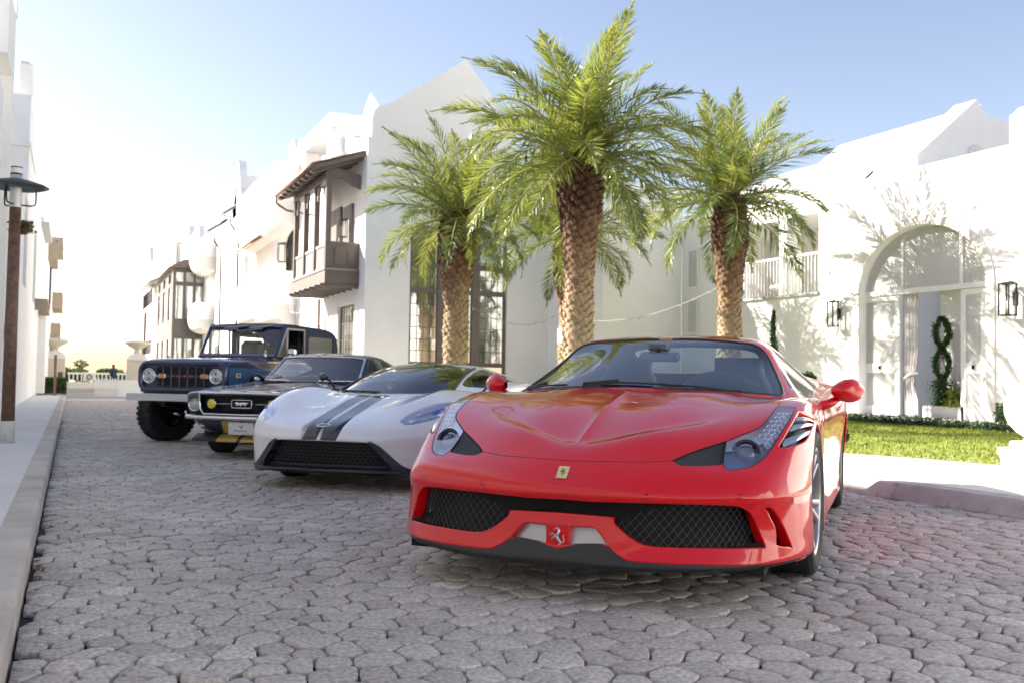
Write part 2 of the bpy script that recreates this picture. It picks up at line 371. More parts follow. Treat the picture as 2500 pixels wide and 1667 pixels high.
# pavers: a paver material that mottles each stone on its own
M_pav = bpy.data.materials.new('paver_concrete'); M_pav.use_nodes = True
def _pav():
    t = M_pav.node_tree; n = t.nodes; L = t.links; b = n['Principled BSDF']; b.inputs['Roughness'].default_value = 0.8
    at = n.new('ShaderNodeAttribute'); at.attribute_name = 'tone'
    tc = n.new('ShaderNodeTexCoord')
    geo = n.new('ShaderNodeNewGeometry')
    def nz(s, d=4):
        q = n.new('ShaderNodeTexNoise'); q.inputs['Scale'].default_value = s; q.inputs['Detail'].default_value = d; L.new(geo.outputs['Position'], q.inputs['Vector']); return q
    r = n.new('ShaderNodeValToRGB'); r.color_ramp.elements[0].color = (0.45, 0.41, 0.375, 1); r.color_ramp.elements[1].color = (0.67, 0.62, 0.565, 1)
    L.new(at.outputs['Fac'], r.inputs['Fac'])
    q = nz(55, 5); rp = n.new('ShaderNodeValToRGB'); rp.color_ramp.elements[0].position = 0.3; rp.color_ramp.elements[1].position = 0.7
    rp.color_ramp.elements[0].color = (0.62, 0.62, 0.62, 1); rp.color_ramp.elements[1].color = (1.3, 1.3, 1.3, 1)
    L.new(q.outputs['Fac'], rp.inputs['Fac']); mx = n.new('ShaderNodeMixRGB'); mx.blend_type = 'MULTIPLY'; mx.inputs['Fac'].default_value = 1
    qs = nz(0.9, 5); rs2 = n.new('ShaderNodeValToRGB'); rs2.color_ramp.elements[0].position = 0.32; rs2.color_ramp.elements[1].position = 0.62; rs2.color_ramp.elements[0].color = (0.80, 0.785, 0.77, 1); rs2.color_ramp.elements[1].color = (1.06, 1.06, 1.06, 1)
    L.new(qs.outputs['Fac'], rs2.inputs['Fac']); ms = n.new('ShaderNodeMixRGB'); ms.blend_type = 'MULTIPLY'; ms.inputs['Fac'].default_value = 1; L.new(r.outputs['Color'], ms.inputs['Color1']); L.new(rs2.outputs['Color'], ms.inputs['Color2'])
    L.new(ms.outputs['Color'], mx.inputs['Color1']); L.new(rp.outputs['Color'], mx.inputs['Color2'])
    # pale aggregate specks
    v = n.new('ShaderNodeTexVoronoi'); v.inputs['Scale'].default_value = 210; L.new(geo.outputs['Position'], v.inputs['Vector'])
    vr = n.new('ShaderNodeValToRGB'); vr.color_ramp.elements[0].position = 0.12; vr.color_ramp.elements[1].position = 0.24; vr.color_ramp.elements[0].color = (1, 1, 1, 1); vr.color_ramp.elements[1].color = (0, 0, 0, 1)
    L.new(v.outputs['Distance'], vr.inputs['Fac']); m2 = n.new('ShaderNodeMixRGB'); mm = n.new('ShaderNodeMath'); mm.operation = 'MULTIPLY'; mm.inputs[1].default_value = 0.45
    L.new(vr.outputs['Color'], mm.inputs[0]); L.new(mm.outputs[0], m2.inputs['Fac']); L.new(mx.outputs['Color'], m2.inputs['Color1']); m2.inputs['Color2'].default_value = (0.5, 0.48, 0.45, 1)
    L.new(m2.outputs['Color'], b.inputs['Base Color'])
    q2 = nz(160, 4); bp = n.new('ShaderNodeBump'); bp.inputs['Strength'].default_value = 1.0; bp.inputs['Distance'].default_value = 0.005
    L.new(q2.outputs['Fac'], bp.inputs['Height']); L.new(bp.outputs['Normal'], b.inputs['Normal'])
_pav()

def make_pavers(x0, x1, y0, y1, sx=0.140, sy=0.126):
    rs = np.random.RandomState(3); pts = []
    ny = int((y1 - y0) / sy) + 1
    for j in range(ny):
        y = y0 + j * sy; w = 1.0
        xs = np.arange(x0 - sx, x1 + sx, sx * w) + (0.5 * sx if j % 2 else 0)
        for x in xs:
            wob = 0.05 * math.sin(x * 1.7 + y * 0.9) + 0.04 * math.sin(y * 2.3 - x * 0.8)
            pts.append((x + wob + rs.uniform(-.34, .34) * sx, y + 0.6 * wob + 0.1 * math.sin(x * 1.1 + 1.3 * y) + rs.uniform(-.33, .33) * sy))
    # keep what the camera could see, with a margin
    keep = []
    for (x, y) in pts:
        d = x * Fh.x + y * Fh.y; r = x * Rt.x + y * Rt.y
        if d > 1.9 and abs(r) < 0.60 * d + 0.5: keep.append((x, y))
    P = np.array(keep)
    vs, es, fs, ov, oe, of = delaunay_2d_cdt([Vector(p) for p in keep], [], [], 0, 1e-6)
    V = np.array([(v.x, v.y) for v in vs]); T = np.array([f for f in fs if len(f) == 3])
    a, b, c = V[T[:, 0]], V[T[:, 1]], V[T[:, 2]]
    D = 2 * (a[:, 0] * (b[:, 1] - c[:, 1]) + b[:, 0] * (c[:, 1] - a[:, 1]) + c[:, 0] * (a[:, 1] - b[:, 1])); D[np.abs(D) < 1e-12] = 1e-12
    a2, b2, c2 = (a ** 2).sum(1), (b ** 2).sum(1), (c ** 2).sum(1)
    ux = (a2 * (b[:, 1] - c[:, 1]) + b2 * (c[:, 1] - a[:, 1]) + c2 * (a[:, 1] - b[:, 1])) / D
    uy = (a2 * (c[:, 0] - b[:, 0]) + b2 * (a[:, 0] - c[:, 0]) + c2 * (b[:, 0] - a[:, 0])) / D
    CC = np.stack([ux, uy], 1); inc = [[] for _ in range(len(V))]
    for t, tri in enumerate(T):
        for k in tri: inc[k].append(t)
    stones = []
    for i, L in enumerate(inc):
        if len(L) < 4: continue
        q = CC[L]; ctr = V[i]
        if np.max(np.hypot(*(q - ctr).T)) > 0.2: continue
        ang = np.arctan2(q[:, 1] - ctr[1], q[:, 0] - ctr[0]); q = q[np.argsort(ang)]
        ctr = q.mean(0)
        if not (x0 < ctr[0] < x1 and y0 < ctr[1] < y1): continue
        q = q[[k for k in range(len(q)) if np.hypot(*(q[k] - q[k - 1])) > 0.012]]
        if len(q) < 4: continue
        # corner cutting = tumbled outline
        for f in (0.17, 0.25):
            nq = np.roll(q, -1, 0); q = np.stack([q * (1 - f) + nq * f, q * f + nq * (1 - f)], 1).reshape(-1, 2)
        if len(q) > 14: q = q[::2]
        rad = np.hypot(*(q - ctr).T); g = 0.0020 + 0.0018 * rs.rand() + (0.006 * rs.rand() if rs.rand() < .12 else 0)
        q = ctr + (q - ctr) * (1 - g / rad)[:, None]
        q[:, 0] = np.clip(q[:, 0], x0 + 0.004, x1 - 0.004)
        stones.append((ctr, q))
    return stones
def stone_geo(ctr, q, rs):
    n = len(q); tx, ty = rs.uniform(-.028, .028, 2); h = rs.uniform(-.004, .003)
    def z(p): return h + (p[:, 0] - ctr[0]) * tx + (p[:, 1] - ctr[1]) * ty
    r0 = np.c_[q, np.full(n, -0.03)]; r1 = np.c_[q, z(q) - 0.006]
    rad = np.hypot(*(q - ctr).T)[:, None]; q2 = ctr + (q - ctr) * (1 - 0.0022 / rad); q3 = ctr + (q - ctr) * (1 - 0.008 / rad)
    r2 = np.c_[q2, z(q2) - 0.002]; r3 = np.c_[q3, z(q3) - 0.0004]; c = np.array([[ctr[0], ctr[1], h + 0.0008]])
    V = np.r_[r0, r1, r2, r3, c]; F = []
    for a in range(3):
        for k in range(n):
            k2 = (k + 1) % n; F += [(a * n + k, a * n + k2, (a + 1) * n + k2), (a * n + k, (a + 1) * n + k2, (a + 1) * n + k)]
    for k in range(n): F.append((3 * n + k, 3 * n + (k + 1) % n, 4 * n))
    return V, np.array(F)
ST = make_pavers(-0.145, 5.98, 1.6, 20.0)
ST.sort(key=lambda s: s[0][0] * Fh.x + s[0][1] * Fh.y)
# the 300 that show largest, one object each (only those inside the frame)
def infr(c):
    d = c[0] * Fh.x + c[1] * Fh.y; r = c[0] * Rt.x + c[1] * Rt.y
    v = 833.5 + 86.5 + 0.92 / d * 2300 + r / d * 2300 * 0.0157
    return abs(r / d * 2300) < 1240 and v < 1700
rs_ = np.random.RandomState(11)
def add_tone(o, val):
    a = o.data.attributes.new('tone', 'FLOAT', 'POINT'); a.data.foreach_set('value', val)
cnt = 0; VV = []; FF = []; TT = []; off = 0
for (c, q) in ST:
    V, F = stone_geo(c, q, rs_); tone = float(np.clip(rs_.normal(0.5, 0.2), 0, 1))
    if cnt < 298 and infr(c):
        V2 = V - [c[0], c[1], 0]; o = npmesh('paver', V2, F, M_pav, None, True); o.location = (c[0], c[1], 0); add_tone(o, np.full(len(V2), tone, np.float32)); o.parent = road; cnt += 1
    else:
        VV.append(V); FF.append(F + off); TT.append(np.full(len(V), tone, np.float32)); off += len(V)
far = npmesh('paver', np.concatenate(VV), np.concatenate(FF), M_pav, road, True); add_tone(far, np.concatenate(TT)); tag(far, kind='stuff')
# grit caught in the joints
def scatter_grit():
    rs = np.random.RandomState(5); V = []; F = []
    for i in range(2600):
        d = 2.4 + rs.rand() ** 1.5 * 5; r = rs.uniform(-.56, .56) * d
        x = Fh.x * d + Rt.x * r; y = Fh.y * d + Rt.y * r
        if x < -0.14 or x > 5.9: continue
        s = rs.uniform(.0012, .0035); z = -0.003 + rs.uniform(0, .004)
        k = len(V); a = rs.uniform(0, 6.28)
        for j in range(4): V.append((x + s * math.cos(a + j * 1.57), y + s * math.sin(a + j * 1.57), z))
        V.append((x, y, z + s)); F += [(k, k + 1, k + 4), (k + 1, k + 2, k + 4), (k + 2, k + 3, k + 4), (k + 3, k, k + 4)]
    return V, F
gv, gf = scatter_grit()
tag(npmesh('grit', gv, gf, mat('pale_grit', (0.55, 0.52, 0.48), 0.9), None), kind='stuff', label='pale grit and crumbs lying in the joints of the grey paving', cat='grit')

# far part of the road: stones too small to pick apart
M_farpav = bpy.data.materials.new('far_paving'); M_farpav.use_nodes = True
def _fp():
    t = M_farpav.node_tree; n = t.nodes; L = t.links; b = n['Principled BSDF']; b.inputs['Roughness'].default_value = 0.85
    g = n.new('ShaderNodeNewGeometry'); v = n.new('ShaderNodeTexVoronoi'); v.feature = 'DISTANCE_TO_EDGE'; v.inputs['Scale'].default_value = 6.7; L.new(g.outputs['Position'], v.inputs['Vector'])
    r = n.new('ShaderNodeValToRGB'); r.color_ramp.elements[0].color = (0.05, 0.05, 0.05, 1); r.color_ramp.elements[1].color = (0.53, 0.465, 0.42, 1); r.color_ramp.elements[0].position = 0.01; r.color_ramp.elements[1].position = 0.06
    L.new(v.outputs['Distance'], r.inputs['Fac']); L.new(r.outputs['Color'], b.inputs['Base Color'])
_fp()
tag(sheet('road_far', -0.15, 19.95, 6.0, 32.4, -0.004, M_farpav), kind='structure')
M_line = mat('white_strip', (0.75, 0.74, 0.7), 0.7, noise=(8, 0.1))
tag(sheet('cross_kerb', -0.15, 32.2, 30, 33.1, 0.004, M_line), kind='structure')
tag(sheet('pale_road_strip', 0.95, 21.55, 3.3, 21.85, 0.001, M_line), kind='structure')  # pale strip lying flat across the road

# left kerb and pavement
kb = empty('kerb'); tag(kb, kind='structure')
y = -3.0
while y < 32.0:
    q = MB(); q.use(M_kerb); L = 3.0
    x0, x1 = -0.30, -0.15
    prof = [(x1, -0.06), (x1 - 0.004, 0.10), (x1 - 0.012, 0.113), (x1 - 0.026, 0.12), (x0, 0.122), (x0, -0.06)]
    g = 0.002; 
    n = len(prof)
    V = []; ys = [y + g, y + L - g]
    for yy in ys: V += [(a, yy, b) for a, b in prof]
    F = [(k, (k + 1) % n, n + (k + 1) % n, n + k) for k in range(n)] + [tuple(range(n - 1, -1, -1)), tuple(range(n, 2 * n))]
    q.mesh(V, F, False); q.build('kerb_stone', M_kerb, kb); y += L
pl = tag(box('pavement', (-1.2, -3, -0.05), (-0.302, 33, 0.12), M_conc), kind='structure')
tag(box('pavement_left_edge', (-4.0, -3, -0.05), (-1.2, 60, 0.125), M_conc), kind='structure')

# right kerb: battered face, pavement behind, lawn
kr = empty('right_kerb'); tag(kr, kind='structure')
y = -4.0
while y < 24:
    L = 2.4; q = MB(); prof = [(5.99, -0.06), (5.995, 0.0), (6.06, 0.10), (6.08, 0.118), (6.24, 0.122), (6.24, -0.06)]; n = len(prof); V = []
    q.use(M_kerbs)
    for yy in (y + .003, y + L - .003): V += [(a, yy, b) for a, b in prof]
    q.mesh(V, [(k, n + k, n + (k + 1) % n, (k + 1) % n) for k in range(n)] + [tuple(range(n)), tuple(range(2 * n - 1, n - 1, -1))], False)
    q.build('kerb_stone', M_kerbs, kr); y += L
M_warm = mat('pavement_warm_concrete', (0.74, 0.70, 0.64), 0.9, noise=(1.2, 0.06), bump=(110, 0.3, 0.004))
M_band = mat('pavement_band', (0.60, 0.53, 0.43), 0.9, noise=(1.5, 0.08))
tag(box('right_pavement', (6.242, -6, -0.05), (60, 33, 0.12), M_warm), kind='structure')
lawn_poly = [(8.95, 3.6), (8.38, 6.46), (8.2, 7.3), (7.9, 8.1), (7.3, 9.5), (6.9, 12), (6.9, 22.3), (14.5, 22.3), (14.25, 12.6), (14.6, 4.0)]
band = [(x - (0.45 if i < 7 else 0), y - (0 if i else .6)) for i, (x, y) in enumerate(lawn_poly)]
q = MB(); q.use(M_band); q.face([(x, y, 0.124) for x, y in band]); tag(q.build('pavement_border', M_band), kind='structure')
M_lawn = mat('lawn_soil', (0.20, 0.23, 0.05), 0.95, noise=(6, 0.3))
q = MB(); q.use(M_lawn); q.face([(x, y, 0.128) for x, y in lawn_poly]); tag(q.build('lawn', M_lawn), kind='structure')
def inpoly(x, y, P):
    c = False; j = len(P) - 1
    for i in range(len(P)):
        if (P[i][1] > y) != (P[j][1] > y) and x < (P[j][0] - P[i][0]) * (y - P[i][1]) / (P[j][1] - P[i][1]) + P[i][0]: c = not c
        j = i
    return c
def leafmat(name, col, col2, trans=0.35, rough=0.5, scale=3.0):
    m = bpy.data.materials.new(name); m.use_nodes = True; t = m.node_tree; n = t.nodes; L = t.links; n.clear()
    o = n.new('ShaderNodeOutputMaterial'); p = n.new('ShaderNodeBsdfPrincipled'); p.inputs['Roughness'].default_value = rough
    g = n.new('ShaderNodeNewGeometry'); q = n.new('ShaderNodeTexNoise'); q.inputs['Scale'].default_value = scale; q.inputs['Detail'].default_value = 3; L.new(g.outputs['Position'], q.inputs['Vector'])
    r = n.new('ShaderNodeValToRGB'); r.color_ramp.elements[0].position = 0.35; r.color_ramp.elements[1].position = 0.65; r.color_ramp.elements[0].color = (*col, 1); r.color_ramp.elements[1].color = (*col2, 1)
    L.new(q.outputs['Fac'], r.inputs['Fac']); L.new(r.outputs['Color'], p.inputs['Base Color'])
    tl = n.new('ShaderNodeBsdfTranslucent'); L.new(r.outputs['Color'], tl.inputs['Color']); mx = n.new('ShaderNodeMixShader'); mx.inputs[0].default_value = trans
    L.new(p.outputs[0], mx.inputs[1]); L.new(tl.outputs[0], mx.inputs[2]); L.new(mx.outputs[0], o.inputs[0]); MATS[name] = m; return m
M_grass = leafmat('grass_blade', (0.16, 0.21, 0.025), (0.28, 0.32, 0.05), 0.4, 0.6, 2.5)
def grass():
    rs = np.random.RandomState(9); N = 60000
    X = rs.uniform(6.9, 14.5, N); Y = rs.uniform(3.6, 22.3, N)
    d = X * Fh.x + Y * Fh.y; r = X * Rt.x + Y * Rt.y
    k = (r > 0.22 * d) & (r < 0.6 * d); X, Y, d = X[k], Y[k], d[k]
    k = np.array([inpoly(x, y, lawn_poly) for x, y in zip(X, Y)]); X, Y, d = X[k], Y[k], d[k]; n = len(X)
    a = rs.uniform(0, 6.28, n); h = rs.uniform(.02, .045, n); w = 0.004 + 0.0006 * d; lean = rs.uniform(0, .02, n); la = rs.uniform(0, 6.28, n)
    V = np.zeros((n, 3, 3)); V[:, 0] = np.c_[X - w * np.cos(a), Y - w * np.sin(a), np.full(n, .128)]; V[:, 1] = np.c_[X + w * np.cos(a), Y + w * np.sin(a), np.full(n, .128)]
    V[:, 2] = np.c_[X + lean * np.cos(la), Y + lean * np.sin(la), .128 + h]
    return V.reshape(-1, 3), np.arange(3 * n).reshape(-1, 3)
gv, gf = grass(); tag(npmesh('grass', gv, gf, M_grass), kind='stuff', label='short bright green grass covering the sunlit lawn', cat='grass')
# ------------------------------------------------------------------ buildings
M_brown = mat('taupe_painted_wood', (0.155, 0.125, 0.105), 0.55, noise=(4, 0.12), bump=(30, 0.2, 0.002))
M_brownL = mat('light_taupe_wood', (0.30, 0.265, 0.24), 0.55, noise=(4, 0.08))
M_copper = mat('aged_copper', (0.25, 0.15, 0.11), 0.45, 0.5, noise=(3, 0.2))
M_dark = mat('dark_metal', (0.035, 0.033, 0.03), 0.4, 0.6)
M_iron = mat('black_iron', (0.02, 0.02, 0.02), 0.45, 0.7)
M_room = mat('dim_room', (0.12, 0.115, 0.10), 0.9)
M_curt = mat('curtain', (0.45, 0.44, 0.38), 0.9, noise=(1.3, 0.25))
M_pane = glass('window_glass', (0.75, 0.82, 0.74), 0.22, 0.01, 1.6)
M_cedar = mat('cedar_soffit', (0.42, 0.18, 0.07), 0.6, noise=(6, 0.25))
M_roofm = mat('white_roof', (0.76, 0.76, 0.76), 0.5, noise=(1.0, 0.03))
M_shut = mat('white_shutter_paint', (0.82, 0.81, 0.78), 0.55)
M_greend = mat('grey_green_paint', (0.42, 0.45, 0.41), 0.5)
M_woven = mat('taupe_wood_far', (0.33, 0.27, 0.2), 0.7)

def wall(name, outline, holes, o, ex, ey, th, m, parent=None, reveal=None, back=True):
    """flat slab: outline and holes are (a,b) loops in plane o+ex*a+ey*b; th = thickness vector away from the visible face"""
    o, ex, ey, th = Vector(o), Vector(ex), Vector(ey), Vector(th)
    P = []; E = []
    for loop in [outline] + holes:
        i0 = len(P); n = len(loop); P += [Vector(p) for p in loop]; E += [(i0 + k, i0 + (k + 1) % n) for k in range(n)]
    vs, es, fs, _, _, _ = delaunay_2d_cdt(P, E, [], 0, 1e-5)
    q = MB(); q.use(m); nrm = -th.normalized(); flip = ex.cross(ey).dot(nrm) < 0
    w = lambda p: o + ex * p[0] + ey * p[1]
    V = [w(v) for v in vs]; F = []
    for f in fs:
        cx = sum(vs[k].x for k in f) / len(f); cy = sum(vs[k].y for k in f) / len(f)
        if not inpoly(cx, cy, outline) or any(inpoly(cx, cy, h) for h in holes): continue
        F.append(tuple(reversed(f)) if flip else tuple(f))
    q.mesh(V, F, False)
    if back: q.mesh([v + th for v in V], [f[::-1] for f in F], False)
    for li, loop in enumerate([outline] + holes):
        n = len(loop); ar = sum(loop[i][0] * loop[(i + 1) % n][1] - loop[(i + 1) % n][0] * loop[i][1] for i in range(n))
        for k in range(n):
            a, b = w(loop[k]), w(loop[(k + 1) % n]); f = [a, b, b + th, a + th]
            if (ar > 0) ^ flip ^ (li == 0): f = f[::-1]
            f = f if li else f
            q.face(f)
    return q.build(name, m, parent)
def rect(a0, b0, a1, b1): return [(a0, b0), (a1, b0), (a1, b1), (a0, b1)]
def archpts(a0, a1, b0, bs, rise, n=18):
    c = (a0 + a1) / 2; r = (a1 - a0) / 2
    return [(a0, b0), (a1, b0)] + [(c + r * math.cos(t), bs + rise * math.sin(t)) for t in [math.pi * k / n for k in range(n + 1)]]
PANE_ME = {}
def window(parent, o, ex, nrm, a0, b0, a1, b1, cols, rows, frame=0.05, munt=0.018, depth=0.10, fm=None, panes=True, room=True, roomm=None, rowsplit=None):
    """window seen from -nrm side: frame mesh named window, panes as children. nrm points INTO the building"""
    o, ex, nrm = Vector(o), Vector(ex), Vector(nrm); ez = Vector((0, 0, 1)); fm = fm or M_brown
    q = MB(); q.use(fm)
    def bar(x0, z0, x1, z1, d0, d1):
        q.prism(rect(x0, z0, x1, z1), o, ex, ez, nrm, d0, d1)
    bar(a0, b0, a0 + frame, b1, depth - .03, depth + .04); bar(a1 - frame, b0, a1, b1, depth - .03, depth + .04)
    bar(a0 + frame, b0, a1 - frame, b0 + frame, depth - .028, depth + .038); bar(a0 + frame, b1 - frame, a1 - frame, b1, depth - .028, depth + .038)
    A0, A1, B0, B1 = a0 + frame, a1 - frame, b0 + frame, b1 - frame
    for k in range(1, cols): x = A0 + (A1 - A0) * k / cols; bar(x - munt / 2, B0, x + munt / 2, B1, depth - .008, depth + .012)
    for k in range(1, rows): z = B0 + (B1 - B0) * k / rows; bar(A0, z - munt / 2, A1, z + munt / 2, depth - .010, depth + .014)
    win = q.build('window', fm, parent)
    if panes:
        for i in range(cols):
            for j in range(rows):
                key = 'p'
                if key not in PANE_ME:
                    me = bpy.data.meshes.new('pane'); me.from_pydata([(0, 0, 0), (1, 0, 0), (1, 0, 1), (0, 0, 1)], [], [(0, 1, 2, 3)]); me.materials.append(M_pane); PANE_ME[key] = me
                p = bpy.data.objects.new('pane', PANE_ME[key]); COL.objects.link(p); p.parent = win
                w_, h_ = (A1 - A0) / cols, (B1 - B0) / rows; L = o + ex * (A0 + i * w_ + munt / 2) + ez * (B0 + j * h_ + munt / 2) + nrm * depth
                tw = random.uniform(-.006, .006); e2 = (ex + nrm * tw).normalized()
                p.matrix_local = Matrix(((e2.x * (w_ - munt), nrm.x, ez.x, L.x), (e2.y * (w_ - munt), nrm.y, ez.y, L.y), (0, 0, h_ - munt, L.z), (0, 0, 0, 1)))
    if room:
        r = MB(); r.use(roomm or M_curt); P = [o + ex * a + ez * b + nrm * (depth + .25) for a, b in rect(a0 - .02, b0 - .02, a1 + .02, b1 + .02)]; r.face(P)
        r.build('curtain', roomm or M_curt, win)
    return win
M_lant = glass('lantern_glass', (.93, .93, .9), .03, 0, 1.3)
def lantern(loc, s, label, nrm=(-1, 0, 0), m=None, h=0.56, wd=0.22):
    m = m or M_iron
    t = empty('wall_lantern', loc, 0, label, 'lantern', 'wall lanterns beside the arched doorway' if m is M_iron else None)
    q = MB(); q.use(m); w = wd / 2 * s; H = h * s; b = .012 * s
    for sx in (-1, 1):
        for sy in (-1, 1): q.box((sx * w - b, sy * w - b, 0), (sx * w + b, sy * w + b, H))
    for z in (0, H):
        q.box((-w - b, -w - b, z - b), (w + b, -w + b, z + b)); q.box((-w - b, w - b, z - b), (w + b, w + b, z + b))
        q.box((-w - b, -w + b, z - b), (-w + b, w - b, z + b)); q.box((w - b, -w + b, z - b), (w + b, w - b, z + b))
    q.box((-w, -w, -.01), (w, w, 0.0)); q.box((-w * .6, -w * .6, H + b), (w * .6, w * .6, H + .03 * s))
    q.tube([(0, 0, H + .02), (w * .9, 0, H + .06 * s), (w + .1, 0, H + .03)], .012 * s); q.box((w + .09, -.05, .18 * s), (w + .115, .05, H * .75))
    q.build('lantern_frame', m, t)
    g = MB(); g.use(M_lant)
    for sx in (-1, 1): g.face([(sx * w, -w, 0), (sx * w, w, 0), (sx * w, w, H), (sx * w, -w, H)]); g.face([(-w, sx * w, 0), (w, sx * w, 0), (w, sx * w, H), (-w, sx * w, H)])
    g.build('glass', M_pane, t)
    c = MB(); c.use(mat('candle_sleeve', (.75, .72, .65), .6)); c.tube([(0, 0, 0.02), (0, 0, H * .45)], .014 * s); c.build('candle', None, t)
    return t

# ---- H1: end house with tall window wall, facing the court (Y = 26) and the street (X = 7.48)
h1 = empty('gabled_house', (0, 0, 0), 0, 'white stucco house with a steep parapet gable, tall taupe windows and rooftop loggia', 'house')
gx = 7.48
gab = [(0, 0), (7.9, 0), (7.9, 7.2), (5.6, 7.2), (5.0, 7.5), (4.45, 8.6), (3.8, 9.5), (2.98, 10.42), (0.62, 8.75), (0.30, 8.66), (0.16, 8.5), (0.10, 8.25), (0.10, 7.74), (0, 7.74)]
holes = [rect(1.34, 1.0, 4.46, 5.3)]
wall('gable_wall', gab, holes, (gx, 26, 0), (1, 0, 0), (0, 0, 1), (0, 0.32, 0), WHITE, h1)
mm = MB(); mm.use(M_brown)
for a0, a1, b0, b1, d0, d1 in ((1.34, 1.40, 1.0, 5.3, .08, .2), (4.40, 4.46, 1.0, 5.3, .08, .2), (2.24, 2.44, 1.0, 5.3, .06, .2), (3.34, 3.58, 1.0, 5.3, .06, .2), (1.40, 4.40, 5.24, 5.3, .08, .2)):
    mm.prism(rect(a0, b0, a1, b1), (gx, 26, 0), (1, 0, 0), (0, 0, 1), (0, 1, 0), d0, d1)
for (x0, x1) in ((1.40, 2.24), (2.44, 3.34), (3.58, 4.40)):
    for z0, z1 in ((4.12, 4.22), (3.36, 3.46), (1.20, 1.30)): mm.prism(rect(x0, z0, x1, z1), (gx, 26, 0), (1, 0, 0), (0, 0, 1), (0, 1, 0), .085, .2)
mm.build('window_mullions', M_brown, h1)
for (x0, x1) in ((1.40, 2.24), (2.44, 3.34), (3.58, 4.40)):
    for z0, z1, rw in ((1.30, 3.36, 6), (3.46, 4.12, 2), (4.22, 5.24, 3)):
        window(h1, (gx, 26, 0), (1, 0, 0), (0, 1, 0), x0, z0, x1, z1, 4, rw, frame=0.02, munt=0.016, depth=.13, roomm=M_curt if z1 < 4.2 else M_room)
# street face with ground floor window and pilaster
wall('street_wall', [(0, 0), (5.0, 0), (5.0, 7.2), (0, 7.2)], [rect(0.75, .9, 2.7, 3.02), archpts(5.0 - 1.05, 5.0 - .55, 0.0, 2.35, .35, 8)], (gx, 26.32, 0), (0, 1, 0), (0, 0, 1), (0.3, 0, 0), WHITE, h1)
window(h1, (gx, 26.32, 0), (0, 1, 0), (1, 0, 0), 0.75, .9, 2.7, 3.02, 6, 4, frame=.05, depth=.12)
box('wall_return', (7.5, 26.33, 7.2), (7.8, 31.3, 7.45), WHITE, h1)
box('upper_wall', (8.6, 26.33, 7.4), (8.8, 31.3, 8.6), WHITE, h1)
# kinked finial of the parapet behind the gable
fin = MB(); fin.use(WHITE); fin.prism([(0, 0), (1.6, 0), (1.6, .9), (1.3, .75), (1.0, 1.0), (.72, .72), (.36, 1.25), (.18, .6), (0, .35)], (7.55, 27.2, 8.1), (1, 0, 0), (0, 0, 1), (0, 1, 0), 0, .3); fin.build('parapet_finial', WHITE, h1)
# roof slabs behind the gable
rf = MB(); rf.use(M_roofm)
rf.prism([(0.5, 8.3), (2.98, 9.9), (4.6, 7.6), (4.6, 7.2), (.5, 7.2)], (gx, 26.33, 0), (1, 0, 0), (0, 0, 1), (0, 1, 0), 0, 6); rf.build('roof', M_roofm, h1)
# loggia on the roof: slab, fascia with fine dentils, two piers
lg = MB(); lg.use(WHITE)
lg.box((7.48, 30.3, 9.02), (10.2, 34.7, 9.42)); lg.box((7.42, 30.24, 9.42), (10.3, 34.76, 9.48)); lg.box((7.50, 30.35, 7.2), (8.15, 30.95, 9.0)); lg.box((7.6, 30.30, 8.72), (8.3, 31.0, 9.01)); lg.box((7.50, 34.2, 7.2), (8.0, 34.65, 9.0))
lg.build('loggia', WHITE, h1)
dn = MB(); dn.use(WHITE)
for k in range(34): dn.box((7.43, 30.35 + k * .13, 9.36), (7.478, 30.41 + k * .13, 9.41))
tag(dn.build('dentil_course', WHITE, h1), kind='stuff')
fe = MB(); fe.use(TRIM)   # louvred stair rail beside the loggia
for k in range(16): fe.box((7.9, 28.0 + k * .16, 7.6 + k * .045), (7.96, 28.05 + k * .16, 8.05 + k * .045))
fe.prism([(28.0, 8.05), (30.5, 8.75), (30.5, 8.82), (28.0, 8.12)], (7.88, 0, 0), (0, 1, 0), (0, 0, 1), (1, 0, 0), 0, .1)
tag(fe.build('roof_railing', TRIM, h1), kind='stuff')
# bay balcony
bb = empty('timber_balcony', (0, 0, 0), 0, 'taupe timber balcony with a shed roof jutting from the corner of the white house', 'balcony')
B0, B1, BX = 26.62, 31.0, 6.47
b = MB(); b.use(M_brown); b.box((BX, B0, 3.52), (7.478, B1, 3.9)); b.use(M_brownL); b.box((BX - .03, B0 - .03, 3.9), (7.478, B1 + .03, 3.955)); b.build('floor_box', None, bb)
for k in range(7):
    yy = B0 + .05 + k * (B1 - B0 - .2) / 6; jm = MB(); jm.use(M_brown)
    jm.prism([(0, 0), (1.25, 0), (1.25, .11), (-.06, .11), (-.08, .06), (-.03, .03)], (BX - .05, yy, 3.405), (1, 0, 0), (0, 0, 1), (0, 1, 0), 0, .1); jm.build('joist', M_brown, bb)
for k in range(4):
    yy = B0 + k * (B1 - B0 - .16) / 3; p = MB(); p.use(M_brown); p.box((BX, yy, 3.956), (BX + .16, yy + .16, 6.5), bev=.01); p.build('post', M_brown, bb)
    if k:
        br = MB(); br.use(M_brown); br.prism([(0, 0), (.12, 0), (.16, .16), (.3, .3), (.3, .42), (0, .42)], (BX + .05, yy - .005, 6.06), (0, -1, 0), (0, 0, 1), (1, 0, 0), 0, .06); br.build('bracket', M_brown, bb)
b = MB(); b.use(M_brown); b.box((BX - .02, B0 - .02, 6.5), (BX + .18, B1, 6.72)); b.prism([(0, 0), (1.0, 0), (1.0, .2), (0, .2)], (BX + .18, B0 - .02, 6.5), (1, 0, 0), (0, 0, 1), (0, 1, 0), 0, .14); b.build('beam', M_brown, bb)
